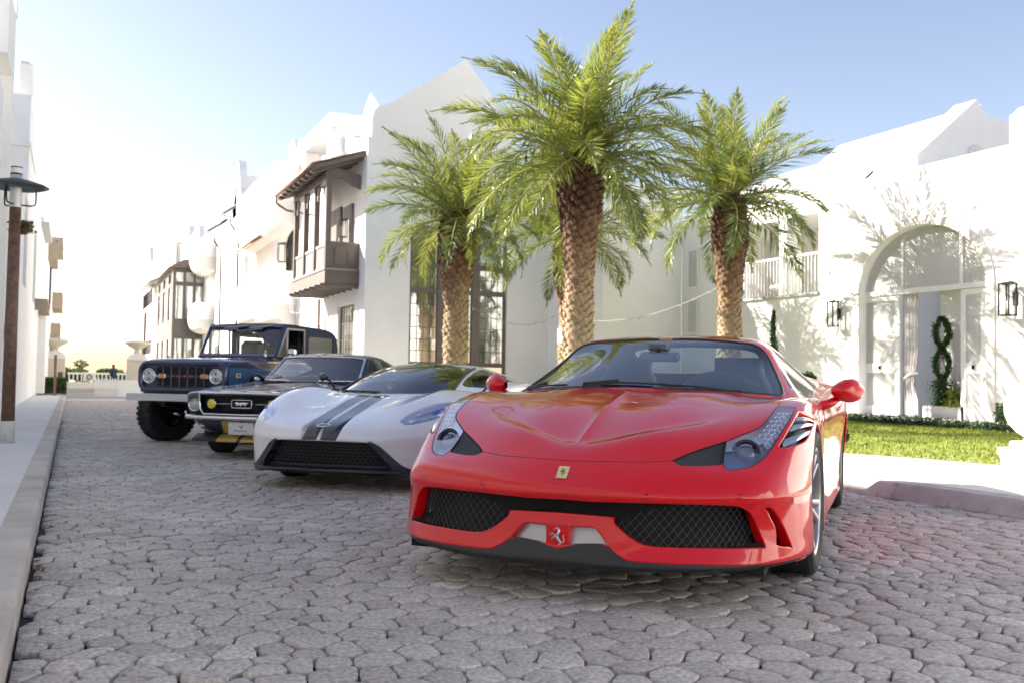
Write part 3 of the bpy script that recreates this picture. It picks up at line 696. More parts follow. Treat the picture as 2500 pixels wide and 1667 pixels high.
b = MB(); b.use(M_brown); b.prism([(0, -.05), (1.0, -.42), (1.0, 0), (0, .18)], (BX + .0, B0 - .025, 6.72), (1, 0, 0), (0, 0, 1), (0, 1, 0), .01, .12) ; 
b.build('end_brace', M_brown, bb)
for k in range(3):
    y0 = B0 + k * (B1 - B0 - .16) / 3 + .16; y1 = B0 + (k + 1) * (B1 - B0 - .16) / 3
    b = MB(); b.use(M_brownL); b.box((BX + .04, y0, 4.62), (BX + .12, y1, 4.70)); b.box((BX + .05, y0, 3.96), (BX + .11, y1, 4.04))
    for j in range(5): ym = y0 + (y1 - y0) * j / 4; b.box((BX + .055, ym - .03, 4.04), (BX + .105, ym + .03, 4.62))
    b.box((BX + .07, y0, 4.04), (BX + .085, y1, 4.62)); b.build('railing', M_brownL, bb)
b = MB(); b.use(M_brown); b.box((BX + .16, B0 + .04, 3.96), (7.47, B0 + .10, 4.66)); b.box((BX + .16, B0 + .02, 4.66), (7.47, B0 + .12, 4.73)); 
for x0 in (BX + .28, BX + .66): b.box((x0, B0 + .02, 4.08), (x0 + .24, B0 + .04, 4.54))
b.build('end_railing', M_brown, bb)
rr = MB(); rr.use(M_brown); E0 = (5.98, 6.66); E1 = (7.48, 7.2)
rr.prism([E0, E1, (E1[0], E1[1] + .12), (E0[0], E0[1] + .12)], (0, B0 - .42, 0), (1, 0, 0), (0, 0, 1), (0, 1, 0), 0, .12)
rr.use(M_copper); rr.prism([(E0[0] - .06, E0[1] + .125), (E1[0], E1[1] + .125), (E1[0], E1[1] + .17), (E0[0] - .06, E0[1] + .17)], (0, B0 - .46, 0), (1, 0, 0), (0, 0, 1), (0, 1, 0), 0, 5.3)
rr.tube([(5.93, B0 - .46, 6.76), (5.93, B1 + .38, 6.76)], .06, 8); rr.tube([(5.93, B1 + .3, 6.72), (5.95, B1 + .3, 6.5), (6.3, B1 + .3, 6.3), (7.3, B1 + .3, 6.2)], .04, 6)
rr.build('roof', None, bb)
for k in range(9):
    yy = B0 - .2 + k * .58; r = MB(); r.use(M_brown); r.prism([(E0[0], E0[1] - .06), (E0[0] + .1, E0[1] - .1), (E1[0], E1[1] - .1), (E1[0], E1[1]), (E0[0], E0[1])], (0, yy, .04), (1, 0, 0), (0, 0, 1), (0, 1, 0), 0, .2); r.build('rafter', M_brown, bb)
b = MB(); b.use(M_brown); b.box((7.40, B0 + .7, 3.96), (7.475, B0 + 1.6, 6.0)); b.box((7.38, 28.6, 3.96), (7.475, 30.0, 6.1)); b.build('balcony_door', M_brown, bb)
ln = lantern((7.2, 27.5, 5.0), 0.9, 'small dark lantern on the wall inside the timber balcony', m=M_dark)
b = box('downpipe', (7.36, 31.1, 0), (7.44, 31.18, 3.4), M_copper); tag(b, 'slim copper downpipe below the timber balcony', 'downpipe')
# big pale hanging lantern bracketed on the pilaster
hl = empty('hanging_lantern', (6.75, 31.6, 2.95), 0, 'large white framed lantern hanging on the wall past the timber balcony', 'lantern')
q = MB(); q.use(TRIM); 
for z, w in ((0, .14), (.5, .22)):
    for s in (-1, 1): q.box((-w, s * w - .012, z - .012), (w, s * w + .012, z + .012)); q.box((s * w - .012, -w, z - .012), (s * w + .012, w, z + .012))
for sx in (-1, 1):
    for sy in (-1, 1): q.tube([(sx * .14, sy * .14, 0), (sx * .22, sy * .22, .5), (0, 0, .8)], .012, 4)
q.tube([(0, 0, .8), (0, 0, 1.0), (.3, 0, 1.1), (.7, 0, 1.0)], .015, 5); q.build('lantern_frame', TRIM, hl)

# ---- H2 : houses further down the row (street face X = 7.48)
h2 = empty('row_house', (0, 0, 0), 0, 'white row house with two rounded white balconies and an arched bell finial', 'house', 'white houses along the right side of the street')
wall('front_wall', [(0, 0), (13.0, 0), (13.0, 9.0), (12.0, 9.0), (12.0, 8.4), (11.0, 8.6), (9.0, 8.6), (9.0, 9.2), (6.5, 9.2), (6.2, 9.38), (5.4, 9.36), (5.2, 9.4), (3.3, 8.6), (0.2, 7.6), (0, 6.9)],
     [archpts(1.0, 1.5, 0, 2.3, .4, 8), archpts(2.0, 2.5, 0, 2.3, .4, 8), archpts(4.9, 7.9, .1, 3.1, .05, 6), archpts(3.9, 9.9, 4.0, 6.4, .5, 10), rect(8.7, 3.9, 10.9, 6.6), rect(4.5, 7.6, 9.2, 8.2)][:5], (gx, 31.34, 0), (0, 1, 0), (0, 0, 1), (.35, 0, 0), WHITE, h2) if False else None
wall('front_wall', [(0, 0), (17.0, 0), (17.0, 9.0), (12.0, 9.0), (9.3, 9.2), (8.8, 9.38), (8.0, 8.75), (3.4, 8.75), (3.0, 7.6), (0, 7.2)],
     [archpts(1.0, 1.55, 0, 2.0, .45, 8), archpts(2.1, 2.65, 0, 2.0, .45, 8), archpts(5.2, 7.6, .1, 3.0, .1, 6), archpts(4.4, 7.5, 4.72, 6.2, .45, 10), rect(14.0, 3.6, 16.0, 6.6)], (gx, 31.34, 0), (0, 1, 0), (0, 0, 1), (.35, 0, 0), WHITE, h2)
window(h2, (gx, 31.34, 0), (0, 1, 0), (1, 0, 0), 14.0, 3.6, 16.0, 6.6, 3, 3, frame=.08, munt=.05, depth=.12, fm=TRIM)
box('side_wall', (7.5, 31.4, 7.2), (9.5, 31.6, 8.3), WHITE, h2)
box('rear_mass', (8.2, 34.9, 0), (14, 48, 8.6), WHITE2, h2)
bx = MB(); bx.use(WHITE)   # stepped parapet, arched finial
bx.prism([(0, 0), (2.9, 0), (2.9, .9), (2.72, 1.05), (2.6, 1.25), (2.35, 1.75), (2.0, 2.05), (1.75, 2.1), (1.45, 2.0), (1.2, 1.75), (1.0, 1.3), (.95, 1.0), (.6, .8), (0, .75)], (7.5, 38.4, 7.9), (0, -1, 0), (0, 0, 1), (1, 0, 0), 0, .35)
bx.build('arched_finial', WHITE, h2)
bx = MB(); bx.use(WHITE); bx.box((7.5, 34.9, 7.6), (8.3, 35.6, 9.05), bev=.05); bx.prism([(0, 0), (.6, 0), (.6, .2), (.45, .5), (.15, .65), (0, .65)], (7.5, 34.9, 9.0), (1, 0, 0), (0, 0, 1), (0, 1, 0), 0, .6); bx.build('pier', WHITE, h2)
def white_balcony(y0, y1, z0, z1, x0, label, holes=None, under=0.55, round_=True, group='white balconies on the row houses', lattice=False):
    t = empty('white_balcony', (0, 0, 0), 0, label, 'balcony', group)
    front = holes or []
    wall('front_panel', rect(0, 0, y1 - y0, z1 - z0), [rect(a, b, c, d) for a, b, c, d in front], (x0, y0, z0), (0, 1, 0), (0, 0, 1), (.18, 0, 0), WHITE, t)
    box('end_panel', (x0 + .182, y0, z0 + .001), (7.478, y0 + .18, z1), WHITE, t)
    box('rear_panel', (x0 + .182, y1 - .18, z0 + .001), (7.478, y1, z1), WHITE, t)
    box('floor', (x0 + .02, y0 + .02, z0 - .12), (7.478, y1 - .02, z0), WHITE2, t)
    c = MB(); c.use(WHITE2); n = 10; d = 7.478 - x0 - .05; poly = [(0, 0)] + [(d - d * math.cos(math.pi / 2 * k / n), -under * math.sin(math.pi / 2 * k / n)) for k in range(n + 1)] + [(d, 0)]
    c.prism(poly[1:], (x0 + .05, y0 + .05, z0 - .121), (1, 0, 0), (0, 0, 1), (0, 1, 0), 0, y1 - y0 - .1); c.build('corbel', WHITE2, t)
    if lattice:
        l = MB(); l.use(WHITE2)
        for i in range(4):
            for j in range(3): l.box((x0 + .28 + i * .17, y0 - .02, z0 + .16 + j * .22), (x0 + .36 + i * .17, y0 - .001, z0 + .25 + j * .22))
        l.build('lattice', WHITE2, t)
    return t
white_balcony(34.9, 44.2, 7.3, 8.75, 6.6, 'upper white balcony with three square openings high on the row house', [(3.0, .35, 4.2, 1.25), (4.8, .35, 6.0, 1.25), (6.6, .35, 7.8, 1.25)], under=.8)
white_balcony(35.0, 39.4, 3.45, 4.7, 6.6, 'lower plain white rounded balcony under the wall lantern', under=.6)
white_balcony(39.5, 44.2, 3.6, 4.7, 6.6, 'lower white balcony with open slots left of the plain rounded one', [(.4, .2, 1.2, 1.0), (1.8, .2, 2.6, 1.0), (3.2, .2, 4.0, 1.0)], under=.5)
aw = MB(); aw.use(M_roofm); aw.prism([(6.5, 6.3), (7.6, 7.1), (7.6, 7.2), (6.45, 6.36)], (0, 39.6, 0), (1, 0, 0), (0, 0, 1), (0, 1, 0), 0, 4.9); aw.use(M_cedar); aw.prism([(6.55, 6.22), (7.5, 6.85), (7.5, 6.92), (6.55, 6.29)], (0, 39.7, 0), (1, 0, 0), (0, 0, 1), (0, 1, 0), 0, 4.6)
tag(aw.build('awning', None), 'small shed awning with orange cedar soffit over the lower balcony', 'awning')
lantern((7.2, 36.6, 5.2), 1.25, 'black lantern on the white wall above the plain rounded balcony', m=M_dark)
for yy, zt, lb in ((48.4, 9.0, 'nearer dark gooseneck downpipe on the white row houses'), (54.4, 8.9, 'farther dark gooseneck downpipe on the white row houses')):
    q = MB(); q.use(M_dark); q.tube([(6.6, yy + 1.2, zt), (7.0, yy + .5, zt - .25), (7.0, yy + .1, zt - .7), (7.35, yy, zt - 1.2), (7.38, yy, 0)], .055, 6); q.tube([(6.75, yy + 1.6, zt + .03), (7.45, yy - 1.2, zt + .35)], .07, 6)
    tag(q.build('downpipe', None), lb, 'downpipe')
# H3
h3 = empty('row_house', (0, 0, 0), 0, 'white row house farther down with pierced white balconies beside the brown bay', 'house', 'white houses along the right side of the street')
wall('front_wall', [(0, 0), (30, 0), (30, 10.9), (26, 10.9), (26, 11.6), (24, 11.6), (23.5, 10.6), (18, 10.8), (17.5, 9.8), (7, 9.2), (6, 9.0), (0, 9.0)], [archpts(8.9, 11.5, 5.4, 7.4, .6, 10), rect(9.3, .1, 11.3, 3)], (gx, 48.4, 0), (0, 1, 0), (0, 0, 1), (.35, 0, 0), WHITE, h3)
box('gable_pier', (7.5, 50.2, 8.9), (8.6, 51.6, 11.2), WHITE, h3); box('rear_mass', (7.85, 48.5, 0), (13, 78, 9.6), WHITE2, h3)
q = MB(); q.use(WHITE); q.prism([(0, 0), (5, 0), (4.2, .4), (3.2, 1.4), (2.7, 2.5), (2.4, 3.0), (2.1, 2.5), (1.6, 1.4), (.6, .4)], (7.5, 47.6, 8.9), (0, 1, 0), (0, 0, 1), (1, 0, 0), 0, .4); q.build('curved_gable', WHITE, h3)
white_balcony(57.6, 62.2, 7.7, 8.75, 6.5, 'upper white balcony with a pierced end panel beside the brown bay', under=.7, lattice=True)
white_balcony(57.8, 62.4, 4.0, 5.0, 6.5, 'lower white balcony with a pierced end panel beside the brown bay', under=.6, lattice=True)
M_bay = mat('grey_brown_bay', (.13, .115, .105), .6)
by = empty('timber_bay', (0, 0, 0), 0, 'tall taupe timber bay tower with three columns of windows far down the row', 'bay window')
zs = [(0.6, 3.0), (4.25, 6.35), (6.6, 7.2)]
X0, X1, YB = 5.62, 7.478, 62.8
cols = [(.18, .62), (.78, 1.22), (1.38, 1.80 - .02)]
wall('end_wall', rect(0, 0, X1 - X0, 7.42), [rect(a, z0, b_, z1) for a, b_ in cols for z0, z1 in zs], (X0, YB, 0), (1, 0, 0), (0, 0, 1), (0, .12, 0), M_bay, by)
wall('front_wall', rect(0, 0, 12, 7.42), [rect(a, z0, a + 2.0, z1) for a in (1.0, 5, 9) for z0, z1 in zs], (X0, YB + .125, 0), (0, 1, 0), (0, 0, 1), (.12, 0, 0), M_bay, by)
for a, b_ in cols:
    for z0, z1 in zs: window(by, (X0, YB, 0), (1, 0, 0), (0, 1, 0), a, z0, b_, z1, 2, 3 if z1 - z0 > 1 else 1, frame=.02, munt=.02, depth=.08, fm=TRIM, panes=True, roomm=mat('bright_room', (.7, .72, .74), .8))
q = MB(); q.use(mat('bay_roof', (.10, .07, .07), .5)); q.prism([(X0 - .35, 7.43), (X1, 7.43), (X1, 8.0), (X0 + .6, 8.0)], (0, YB - .3, 0), (1, 0, 0), (0, 0, 1), (0, 1, 0), 0, 12.6); q.build('roof', None, by)
# H4
h4 = empty('row_house', (0, 0, 0), 0, 'last white row house on the right with a black railed balcony and ribbed roof', 'house', 'white houses along the right side of the street')
wall('front_wall', [(0, 0), (26, 0), (26, 12.4), (25, 13.6), (24, 12.2), (22, 11.8), (0, 11.0)], [rect(3, 1, 5, 5), rect(9, .8, 11, 5.0)], (gx - .6, 78.5, 0), (0, 1, 0), (0, 0, 1), (.35, 0, 0), WHITE, h4)
box('rear_mass', (7.3, 78.6, 0), (13, 104, 11), WHITE2, h4)
q = MB(); q.use(M_roofm)
for k in range(8): q.prism([(0, 0), (2.5, .9), (2.5, 1.0), (0, .12)], (6.9, 79 + k * 2.6, 10.9), (1, 0, 0), (0, 0, 1), (0, 1, 0), 0, 2.5)
q.build('ribbed_roof', None, h4)
q = MB(); q.use(WHITE); q.box((5.9, 84, 6.2), (6.87, 96, 6.6)); q.use(M_iron)
for k in range(24): q.box((5.93, 84.1 + k * .5, 6.6), (5.96, 84.13 + k * .5, 7.9))
q.box((5.92, 84, 7.9), (5.97, 96, 7.96)); q.use(M_dark); q.prism([(5.6, 8.3), (6.87, 8.9), (6.87, 9.0), (5.6, 8.4)], (0, 83.5, 0), (1, 0, 0), (0, 0, 1), (0, 1, 0), 0, 13); q.build('railed_balcony', None, h4)
q = MB(); q.use(WHITE); q.box((5.9, 84, 2.0), (6.87, 96, 2.4)); q.use(M_iron)
for k in range(24): q.box((5.93, 84.1 + k * .5, 2.4), (5.96, 84.13 + k * .5, 3.6))
q.box((5.6, 88, 1.0), (5.75, 88.2, 6)); q.build('lower_railed_balcony', None, h4)

# ---- court wing: stepped wall, arch wall X = 16
cw = empty('courtyard_wing', (0, 0, 0), 0, 'low white stucco wing with a great arched trellis doorway and recessed first floor balcony', 'building')
box('stepped_wall', (13.35, 22.7, 0), (15.998, 26, 6.4), WHITE, cw)
box('court_cap', (13.33, 22.68, 6.4), (16.3, 26, 6.46), WHITE, cw)
arch_o = archpts(12.42, 16.03, .12, 2.93, 1.5, 26)
arch_h = archpts(12.60, 15.85, .2, 2.90, 1.33, 26)
W0 = 22.69
def fl(L): return [(W0 - y, z) for y, z in L]
outl = [(0, 0), (W0 - 2.0, 0), (W0 - 2.0, 8.4), (W0 - 11.6, 6.3), (W0 - 11.98, 6.12), (W0 - 12.1, 5.98), (W0 - 12.1, 5.47), (0, 5.47)]
outl = [(W0 - 2.0, 0), (0, 0), (0, 5.47), (W0 - 12.1, 5.47), (W0 - 12.1, 6.0), (W0 - 11.9, 6.12), (W0 - 2, 6.2)]
wall('arch_wall', outl, [fl(arch_h), fl(rect(18.49, 3.05, 20.15, 4.95)), fl(rect(17.13, 3.05, 18.2, 4.95))] if False else [fl(arch_h), fl(rect(17.13, 3.05, 20.15, 4.95))], (16, W0, 0), (0, -1, 0), (0, 0, 1), (.45, 0, 0), WHITE, cw)
# moulded arch surround (cream), proud of the wall
q = MB(); q.use(WHITE2); A = archpts(12.42, 16.03, .2, 2.93, 1.5, 30)[1:] + [(12.42, .2)]; Bq = archpts(12.60, 15.85, .2, 2.90, 1.33, 30)[1:] + [(12.60, .2)]
A = [A[0]] + A[1:]; 
for k in range(len(A) - 1):
    p0, p1, r0, r1 = A[k], A[k + 1], Bq[k], Bq[k + 1]
    X0_, X1_ = 15.965, 16.0
    q.face([(X0_, *p0), (X0_, *p1), (X0_, *r1), (X0_, *r0)]); q.face([(X0_, *r0), (X0_, *r1), (15.999, *r1), (15.999, *r0)]); q.face([(X1_, *p0), (X1_, *p1), (X0_, *p1), (X0_, *p0)])
q.build('arch_surround', WHITE2, cw)
box('door_step', (15.7, 12.2, .125), (16.6, 16.3, .2), WHITE, cw)
# trellis screen: upper fanlight lattice and folding doors
def lattice(name, poly, o, ex, parent, pitch=.066, w=.024, th=.02, m=None, clipz=None, cross=False, direction=1):
    """diagonal slats clipped to polygon (a,z)"""
    m = m or M_shut; a0 = min(p[0] for p in poly); a1 = max(p[0] for p in poly); b0 = min(p[1] for p in poly); b1 = max(p[1] for p in poly)
    o = Vector(o); ex = Vector(ex); nrm = ex.cross(Vector((0, 0, 1))); q = MB(); q.use(m); n = int((a1 - a0 + b1 - b0) / pitch)
    for k in range(n):
        c = k * pitch   # line a-a0 + (z-b0) = c  (direction -1: mirrored)
        pts = []
        N = len(poly)
        def side(p): return ((p[0] - a0) if direction > 0 else (a1 - p[0])) + (p[1] - b0) - c
        for i in range(N):
            p, r = poly[i], poly[(i + 1) % N]; s, t = side(p), side(r)
            if (s > 0) != (t > 0): u = s / (s - t); pts.append((p[0] + (r[0] - p[0]) * u, p[1] + (r[1] - p[1]) * u))
        for i in range(0, len(pts) - 1, 2):
            p, r = pts[i], pts[i + 1]
            if math.hypot(p[0] - r[0], p[1] - r[1]) < .03: continue
            P = o + ex * p[0] + Vector((0, 0, p[1])); Q = o + ex * r[0] + Vector((0, 0, r[1])); d = (Q - P).normalized(); s_ = d.cross(nrm) * w / 2; t_ = nrm * th
            q.face([P - s_, Q - s_, Q + s_, P + s_]); q.face([P + s_, Q + s_, Q + s_ + t_, P + s_ + t_]); q.face([P - s_ + t_, Q - s_ + t_, Q - s_, P - s_])
    o_ = q.build(name, m, parent); tag(o_, kind='stuff'); return o_
def leaf_door(y0, y1, x, label, ang=0):
    """door leaf in plane X=x between y0>y1"""
    t = empty('trellis_door', (x, y0, .2), 0, label, 'door', 'white trellis doors under the arch')
    Wd = y0 - y1; H = 2.62; q = MB(); q.use(TRIM); ez = (0, 0, 1)
    fr = .12
    for a, b_, c, d in ((0, 0, fr, H), (Wd - fr, 0, Wd, H)): q.prism(rect(a, b_, c, d), (0, 0, 0), (0, -1, 0), ez, (1, 0, 0), 0, .05)
    for b_, d in ((0, .22), (.94, 1.16), (H - .12, H)): q.prism(rect(fr, b_, Wd - fr, d), (0, 0, 0), (0, -1, 0), ez, (1, 0, 0), .003, .047)
    q.build('door_frame', TRIM, t)
    lattice('trellis', rect(fr, 1.16, Wd - fr, H - .12), (.02, 0, 0), (0, -1, 0), t, direction=1)
    lattice('trellis', rect(fr, .22, Wd - fr, .94), (.02, 0, 0), (0, -1, 0), t, direction=1)
    q = MB(); q.use(M_iron); q.box((-.02, -Wd / 2 - .03, 1.02), (.0, -Wd / 2 + .03, 1.10), bev=.005); q.build('handle', M_iron, t)
    b = MB(); b.use(M_shut); b.face([(.06, -fr, .2), (.06, -Wd + fr, .2), (.06, -Wd + fr, H - .1), (.06, -fr, H - .1)]); b.build('back_panel', mat('door_back', (.72, .69, .62), .8), t)
    return t
leaf_door(16.0, 14.92, 16.2, 'left folded white trellis door leaf in the arch')
leaf_door(13.36, 12.78, 16.2, 'right white trellis door leaf in the arch beside the figure eight topiary')
leaf_door(12.76, 12.61, 16.22, 'narrow edge-on white trellis leaf at the right jamb of the arch')
sc = empty('fanlight_screen', (0, 0, 0), 0, 'white diagonal trellis screen filling the top of the arched doorway', 'screen')
top = archpts(12.60, 15.85, 2.86, 2.90, 1.33, 26)
q = MB(); q.use(TRIM); q.box((16.16, 12.6, 2.83), (16.24, 15.85, 2.94)); q.box((16.165, 13.28, 2.94), (16.235, 13.36, 4.0)); q.box((16.165, 14.78, 2.94), (16.235, 14.84, 4.0)); q.build('screen_frame', TRIM, sc)
lattice('trellis', [(W0 - y, z) for y, z in [p for p in top]], (16.2, W0, 0), (0, -1, 0), sc, pitch=.07)
box('screen_back', (16.5, 12.5, 2.95), (16.55, 15.9, 4.5), mat('door_back', (.72, .69, .62), .8), sc)
box('backing_wall', (16.7, 11.0, 0), (16.8, 14.28, 4.4), WHITE, cw); box('passage_left', (16.46, 15.86, 0), (19, 15.95, 4.4), WHITE, cw); box('passage_right', (16.46, 12.3, 0), (16.69, 12.58, 4.4), WHITE, cw)
box('passage_floor', (16.4, 12.3, .1), (19, 16, .19), M_warm, cw); box('passage_back', (18.6, 14.0, 0), (18.7, 16, 4.4), WHITE, cw)
window(cw, (18.55, 16, 0), (0, -1, 0), (1, 0, 0), .3, .4, 1.4, 3.6, 2, 6, frame=.06, munt=.03, depth=-.02, fm=TRIM)
# curtain, planter and figure-eight topiary inside the doorway
def drape():
    q = MB(); q.use(mat('linen_drape', (.66, .62, .6), .9)); V = []; n = 40
    for j in range(9):
        z = .25 + 2.6 * j / 8; pin = 1 - .35 * math.exp(-((z - 1.0) / .25) ** 2)
        for i in range(n + 1): a = i / n; V.append((16.32 + .035 * math.sin(a * 30) * pin, 14.92 - a * .42 * pin, z))
    q.mesh(V, [(j * (n + 1) + i, j * (n + 1) + i + 1, (j + 1) * (n + 1) + i + 1, (j + 1) * (n + 1) + i) for j in range(8) for i in range(n)], True)
    o = q.build('drape', None); tag(o, 'pale linen curtain tied back beside the left trellis door', 'curtain')
    q = MB(); q.use(mat('grey_skirt', (.22, .2, .2), .8)); q.box((16.30, 14.62, .2), (16.34, 14.9, 1.15)); q.use(TRIM); q.tube([(16.3, 14.92, 1.0), (16.28, 14.7, 1.12), (16.3, 14.5, 1.14)], .03, 6)
    o = q.build('curtain_tie', None); tag(o, 'grey lower panel with a pale tie at the curtain', 'tieback')
drape()
M_top = leafmat('topiary_leaf', (0.02, 0.055, 0.012), (0.05, 0.12, 0.025), .25, .5, 9)
def leafcloud(name, pts, m, parent=None, size=.03, rs=None, flat=False):
    rs = rs or np.random.RandomState(4); P = np.asarray(pts); n = len(P); A = rs.normal(size=(n, 3)); A /= np.linalg.norm(A, axis=1)[:, None]; B = np.cross(A, rs.normal(size=(n, 3))); B /= np.linalg.norm(B, axis=1)[:, None]
    s = size * rs.uniform(.6, 1.3, n)[:, None]; V = np.stack([P - A * s, P + B * s * .45, P + A * s, P - B * s * .45], 1).reshape(-1, 3); F = np.arange(4 * n).reshape(-1, 4)
    return npmesh(name, V, F, m, parent)
def topiary8():
    t = empty('figure_eight_topiary', (16.42, 14.0, .25), 0, 'tall dark green topiary twisted into a figure eight in the doorway', 'topiary')
    rs = np.random.RandomState(2); P = []
    for k in range(7000):
        z = rs.uniform(.2, 2.05); 
        if z < .75: y = rs.normal(0, .10); x = rs.normal(0, .09); P.append((x, y, z)); continue
        u = (z - .75) / 1.3; w = .17 * abs(math.sin(u * math.pi * 2)) ** .8; s = rs.choice((-1, 1)); P.append((rs.normal(0, .03), s * w + rs.normal(0, .03), z + rs.normal(0, .02)))
    leafcloud('foliage', P, M_top, t, .028)
    q = MB(); q.use(mat('topiary_stem', (.1, .07, .04), .8)); q.tube([(0, .08, .0), (0, .12, .9), (0, -.05, 1.4), (0, .12, 1.7), (0, 0, 2.0)], .012, 5); q.tube([(0, -.08, 0), (0, -.12, .9), (0, .05, 1.4), (0, -.12, 1.7), (0, 0, 2.0)], .012, 5); q.build('stem', None, t)
    b = tag(box('planter', (16.2, 13.3, .2), (16.62, 14.3, .46), WHITE2), 'low cream stone planter under the figure eight topiary', 'planter')
    rs = np.random.RandomState(8); P = np.c_[rs.normal(16.4, .1, 900), rs.normal(13.55, .12, 900), .46 + abs(rs.normal(0, .14, 900))]
    tag(leafcloud('planter_fern', P, MATS['grass_blade'], None, .07), 'bright green fern in the planter beside the topiary', 'fern')
topiary8()
lantern((15.78, 16.45, 2.19), 1.0, 'left thin framed black lantern on the shadowed wall beside the arch', wd=.16)
lantern((15.78, 11.99, 2.21), 1.05, 'right black framed lantern on the white wall right of the arch', wd=.20)
# recessed balcony behind the wall
rb = empty('recessed_balcony', (0, 0, 0), 0, 'recessed first floor balcony with white bars, french windows and shutters', 'balcony')
box('balcony_floor', (16.45, 16.9, 2.9), (18.2, 20.6, 3.0), WHITE, rb); box('balcony_back', (18.0, 16.9, 3.0), (18.1, 20.6, 5.2), WHITE, rb); box('balcony_side', (16.46, 20.4, 3.0), (18, 20.5, 5.2), WHITE, rb); box('balcony_ceiling', (16.46, 16.9, 4.98), (18.2, 20.6, 5.1), WHITE, rb)
box('divider', (15.97, 18.22, 3.0), (16.44, 18.49, 4.98), WHITE, rb); box('divider_left', (15.975, 18.95, 3.0), (16.44, 19.05, 4.98), WHITE, rb) if False else None
box('slab_edge', (15.93, 17.13, 2.985), (16.02, 20.15, 3.048), M_greend, rb)
q = MB(); q.use(TRIM)
for (a, b_) in ((17.15, 18.2), (18.5, 20.12)):
    q.box((15.98, a, 3.96), (16.03, b_, 4.01)); n = int((b_ - a) / .11)
    for k in range(n + 1): yy = a + (b_ - a) * k / n; q.box((15.997, yy - .006, 3.05), (16.010, yy + .006, 3.96))
q.build('balustrade', TRIM, rb)
window(rb, (17.96, 18.0, 0), (0, -1, 0), (1, 0, 0), 0, 3.1, .75, 4.8, 3, 5, frame=.06, munt=.03, depth=0.0, fm=TRIM); window(rb, (17.96, 19.2, 0), (0, -1, 0), (1, 0, 0), 0, 3.1, 1.0, 4.8, 3, 5, frame=.06, munt=.03, depth=0.0, fm=TRIM)
def shutter(parent, o, ex, a0, z0, a1, z1, label=None):
    q = MB(); q.use(M_shut); ez = Vector((0, 0, 1)); ex = Vector(ex); nrm = ex.cross(ez)  # outward or inward
    for r_ in (rect(a0, z0, a0 + .04, z1), rect(a1 - .04, z0, a1, z1), rect(a0 + .04, z0, a1 - .04, z0 + .06), rect(a0 + .04, z1 - .06, a1 - .04, z1)): q.prism(r_, o, ex, ez, nrm, 0, .04)
    s = q.build('shutter', M_shut, parent)
    n = int((z1 - z0 - .12) / .05)
    me = None
    for k in range(n):
        z = z0 + .06 + (k + .5) * (z1 - z0 - .12) / n
        q = MB(); q.use(M_shut); P = [(a0 + .04, z - .018), (a1 - .04, z - .018)]
        oo = Vector(o); A = oo + ex * P[0][0] + ez * (z - .02) + nrm * .035; B_ = oo + ex * P[1][0] + ez * (z - .02) + nrm * .035; C_ = B_ + ez * .038 - nrm * .03; D_ = A + ez * .038 - nrm * .03
        q.face([A, B_, C_, D_]); q.face([A - ez * .006, A, D_, D_ - ez * .006]); q.face([D_ - ez * .006, C_ - ez * .006, B_ - ez * .006, A - ez * .006]); q.build('slat', M_shut, s)
    return s
shutter(cw, (15.99, 22.33, 0), (0, -1, 0), 0, 3.5, .47, 4.65); shutter(cw, (15.99, 22.33, 0), (0, -1, 0), 0, 2.2, .47, 3.25)
shutter(rb, (17.0, 20.38, 0), (1, 0, 0), 0, 3.1, .45, 4.8); shutter(rb, (17.0, 20.38, 0), (1, 0, 0), .5, 3.1, .95, 4.8)
ch = MB(); ch.use(mat('wicker', (.4, .34, .27), .8, noise=(20, .2))); ch.box((16.5, 18.75, 3.05), (17.1, 18.95, 3.75), bev=.03); ch.box((16.5, 19.0, 3.3), (17.1, 19.5, 3.42), bev=.03); tag(ch.build('wicker_chair', None), 'wicker chair on the recessed balcony', 'chair')
# roofs and gable above the wing
rg = MB(); rg.use(M_roofm); rg.prism([(16.46, 5.2), (19.5, 7.6), (19.5, 5.2)], (0, 15.5, 0), (1, 0, 0), (0, 0, 1), (0, 1, 0), 0, 4.6); rg.prism([(16.46, 5.2), (18.5, 6.7), (20, 7.4), (20, 5.2)], (0, 20.2, 0), (1, 0, 0), (0, 0, 1), (0, 1, 0), 0, 3.0)
rg.build('roof', M_roofm, cw)
q = MB(); q.use(WHITE); q.prism([(0, 0), (0, 1.75), (1.1, 2.55), (2.2, 3.15), (2.75, 2.35), (3.05, 2.3), (4.3, 2.25), (4.3, 0)], (16.75, 13.6, 4.5), (1, 0, 0), (0, 0, 1), (0, -1, 0), 0, .35); q.build('dormer_gable', WHITE, cw) if False else None
gfw = [(15.72, 5.3), (19.2, 5.3), (19.2, 6.6), (18.4, 6.70), (17.82, 6.74), (17.47, 7.02 + .02), (15.70, 5.64)]
dg = empty('dormer', (0, 0, 0), 0, 'white stucco dormer gable with a louvred arch vent above the wing parapet', 'dormer')
s_ = 1.06
q = MB(); q.use(WHITE)
def sc_(p):  # push the plane from Y=14 back to Y=14.8 keeping its proportions
    return (p[0] * s_, .92 + (p[1] - .92) * s_)
G = [sc_(p) for p in gfw]; wall('gable_face', G, [], (0, 14.0 * s_, 0), (1, 0, 0), (0, 0, 1), (0, .6, 0), WHITE, dg)
vx, vz = sc_((17.45, 5.75)); q = MB(); q.use(WHITE2); q.prism([(vx + .28 * math.cos(t), vz + .32 * math.sin(t)) for t in [math.pi * k / 12 for k in range(13)]] + [(vx - .28, vz - .5), (vx + .28, vz - .5)], (0, 14.0 * s_ - .02, 0), (1, 0, 0), (0, 0, 1), (0, 1, 0), 0, .03)
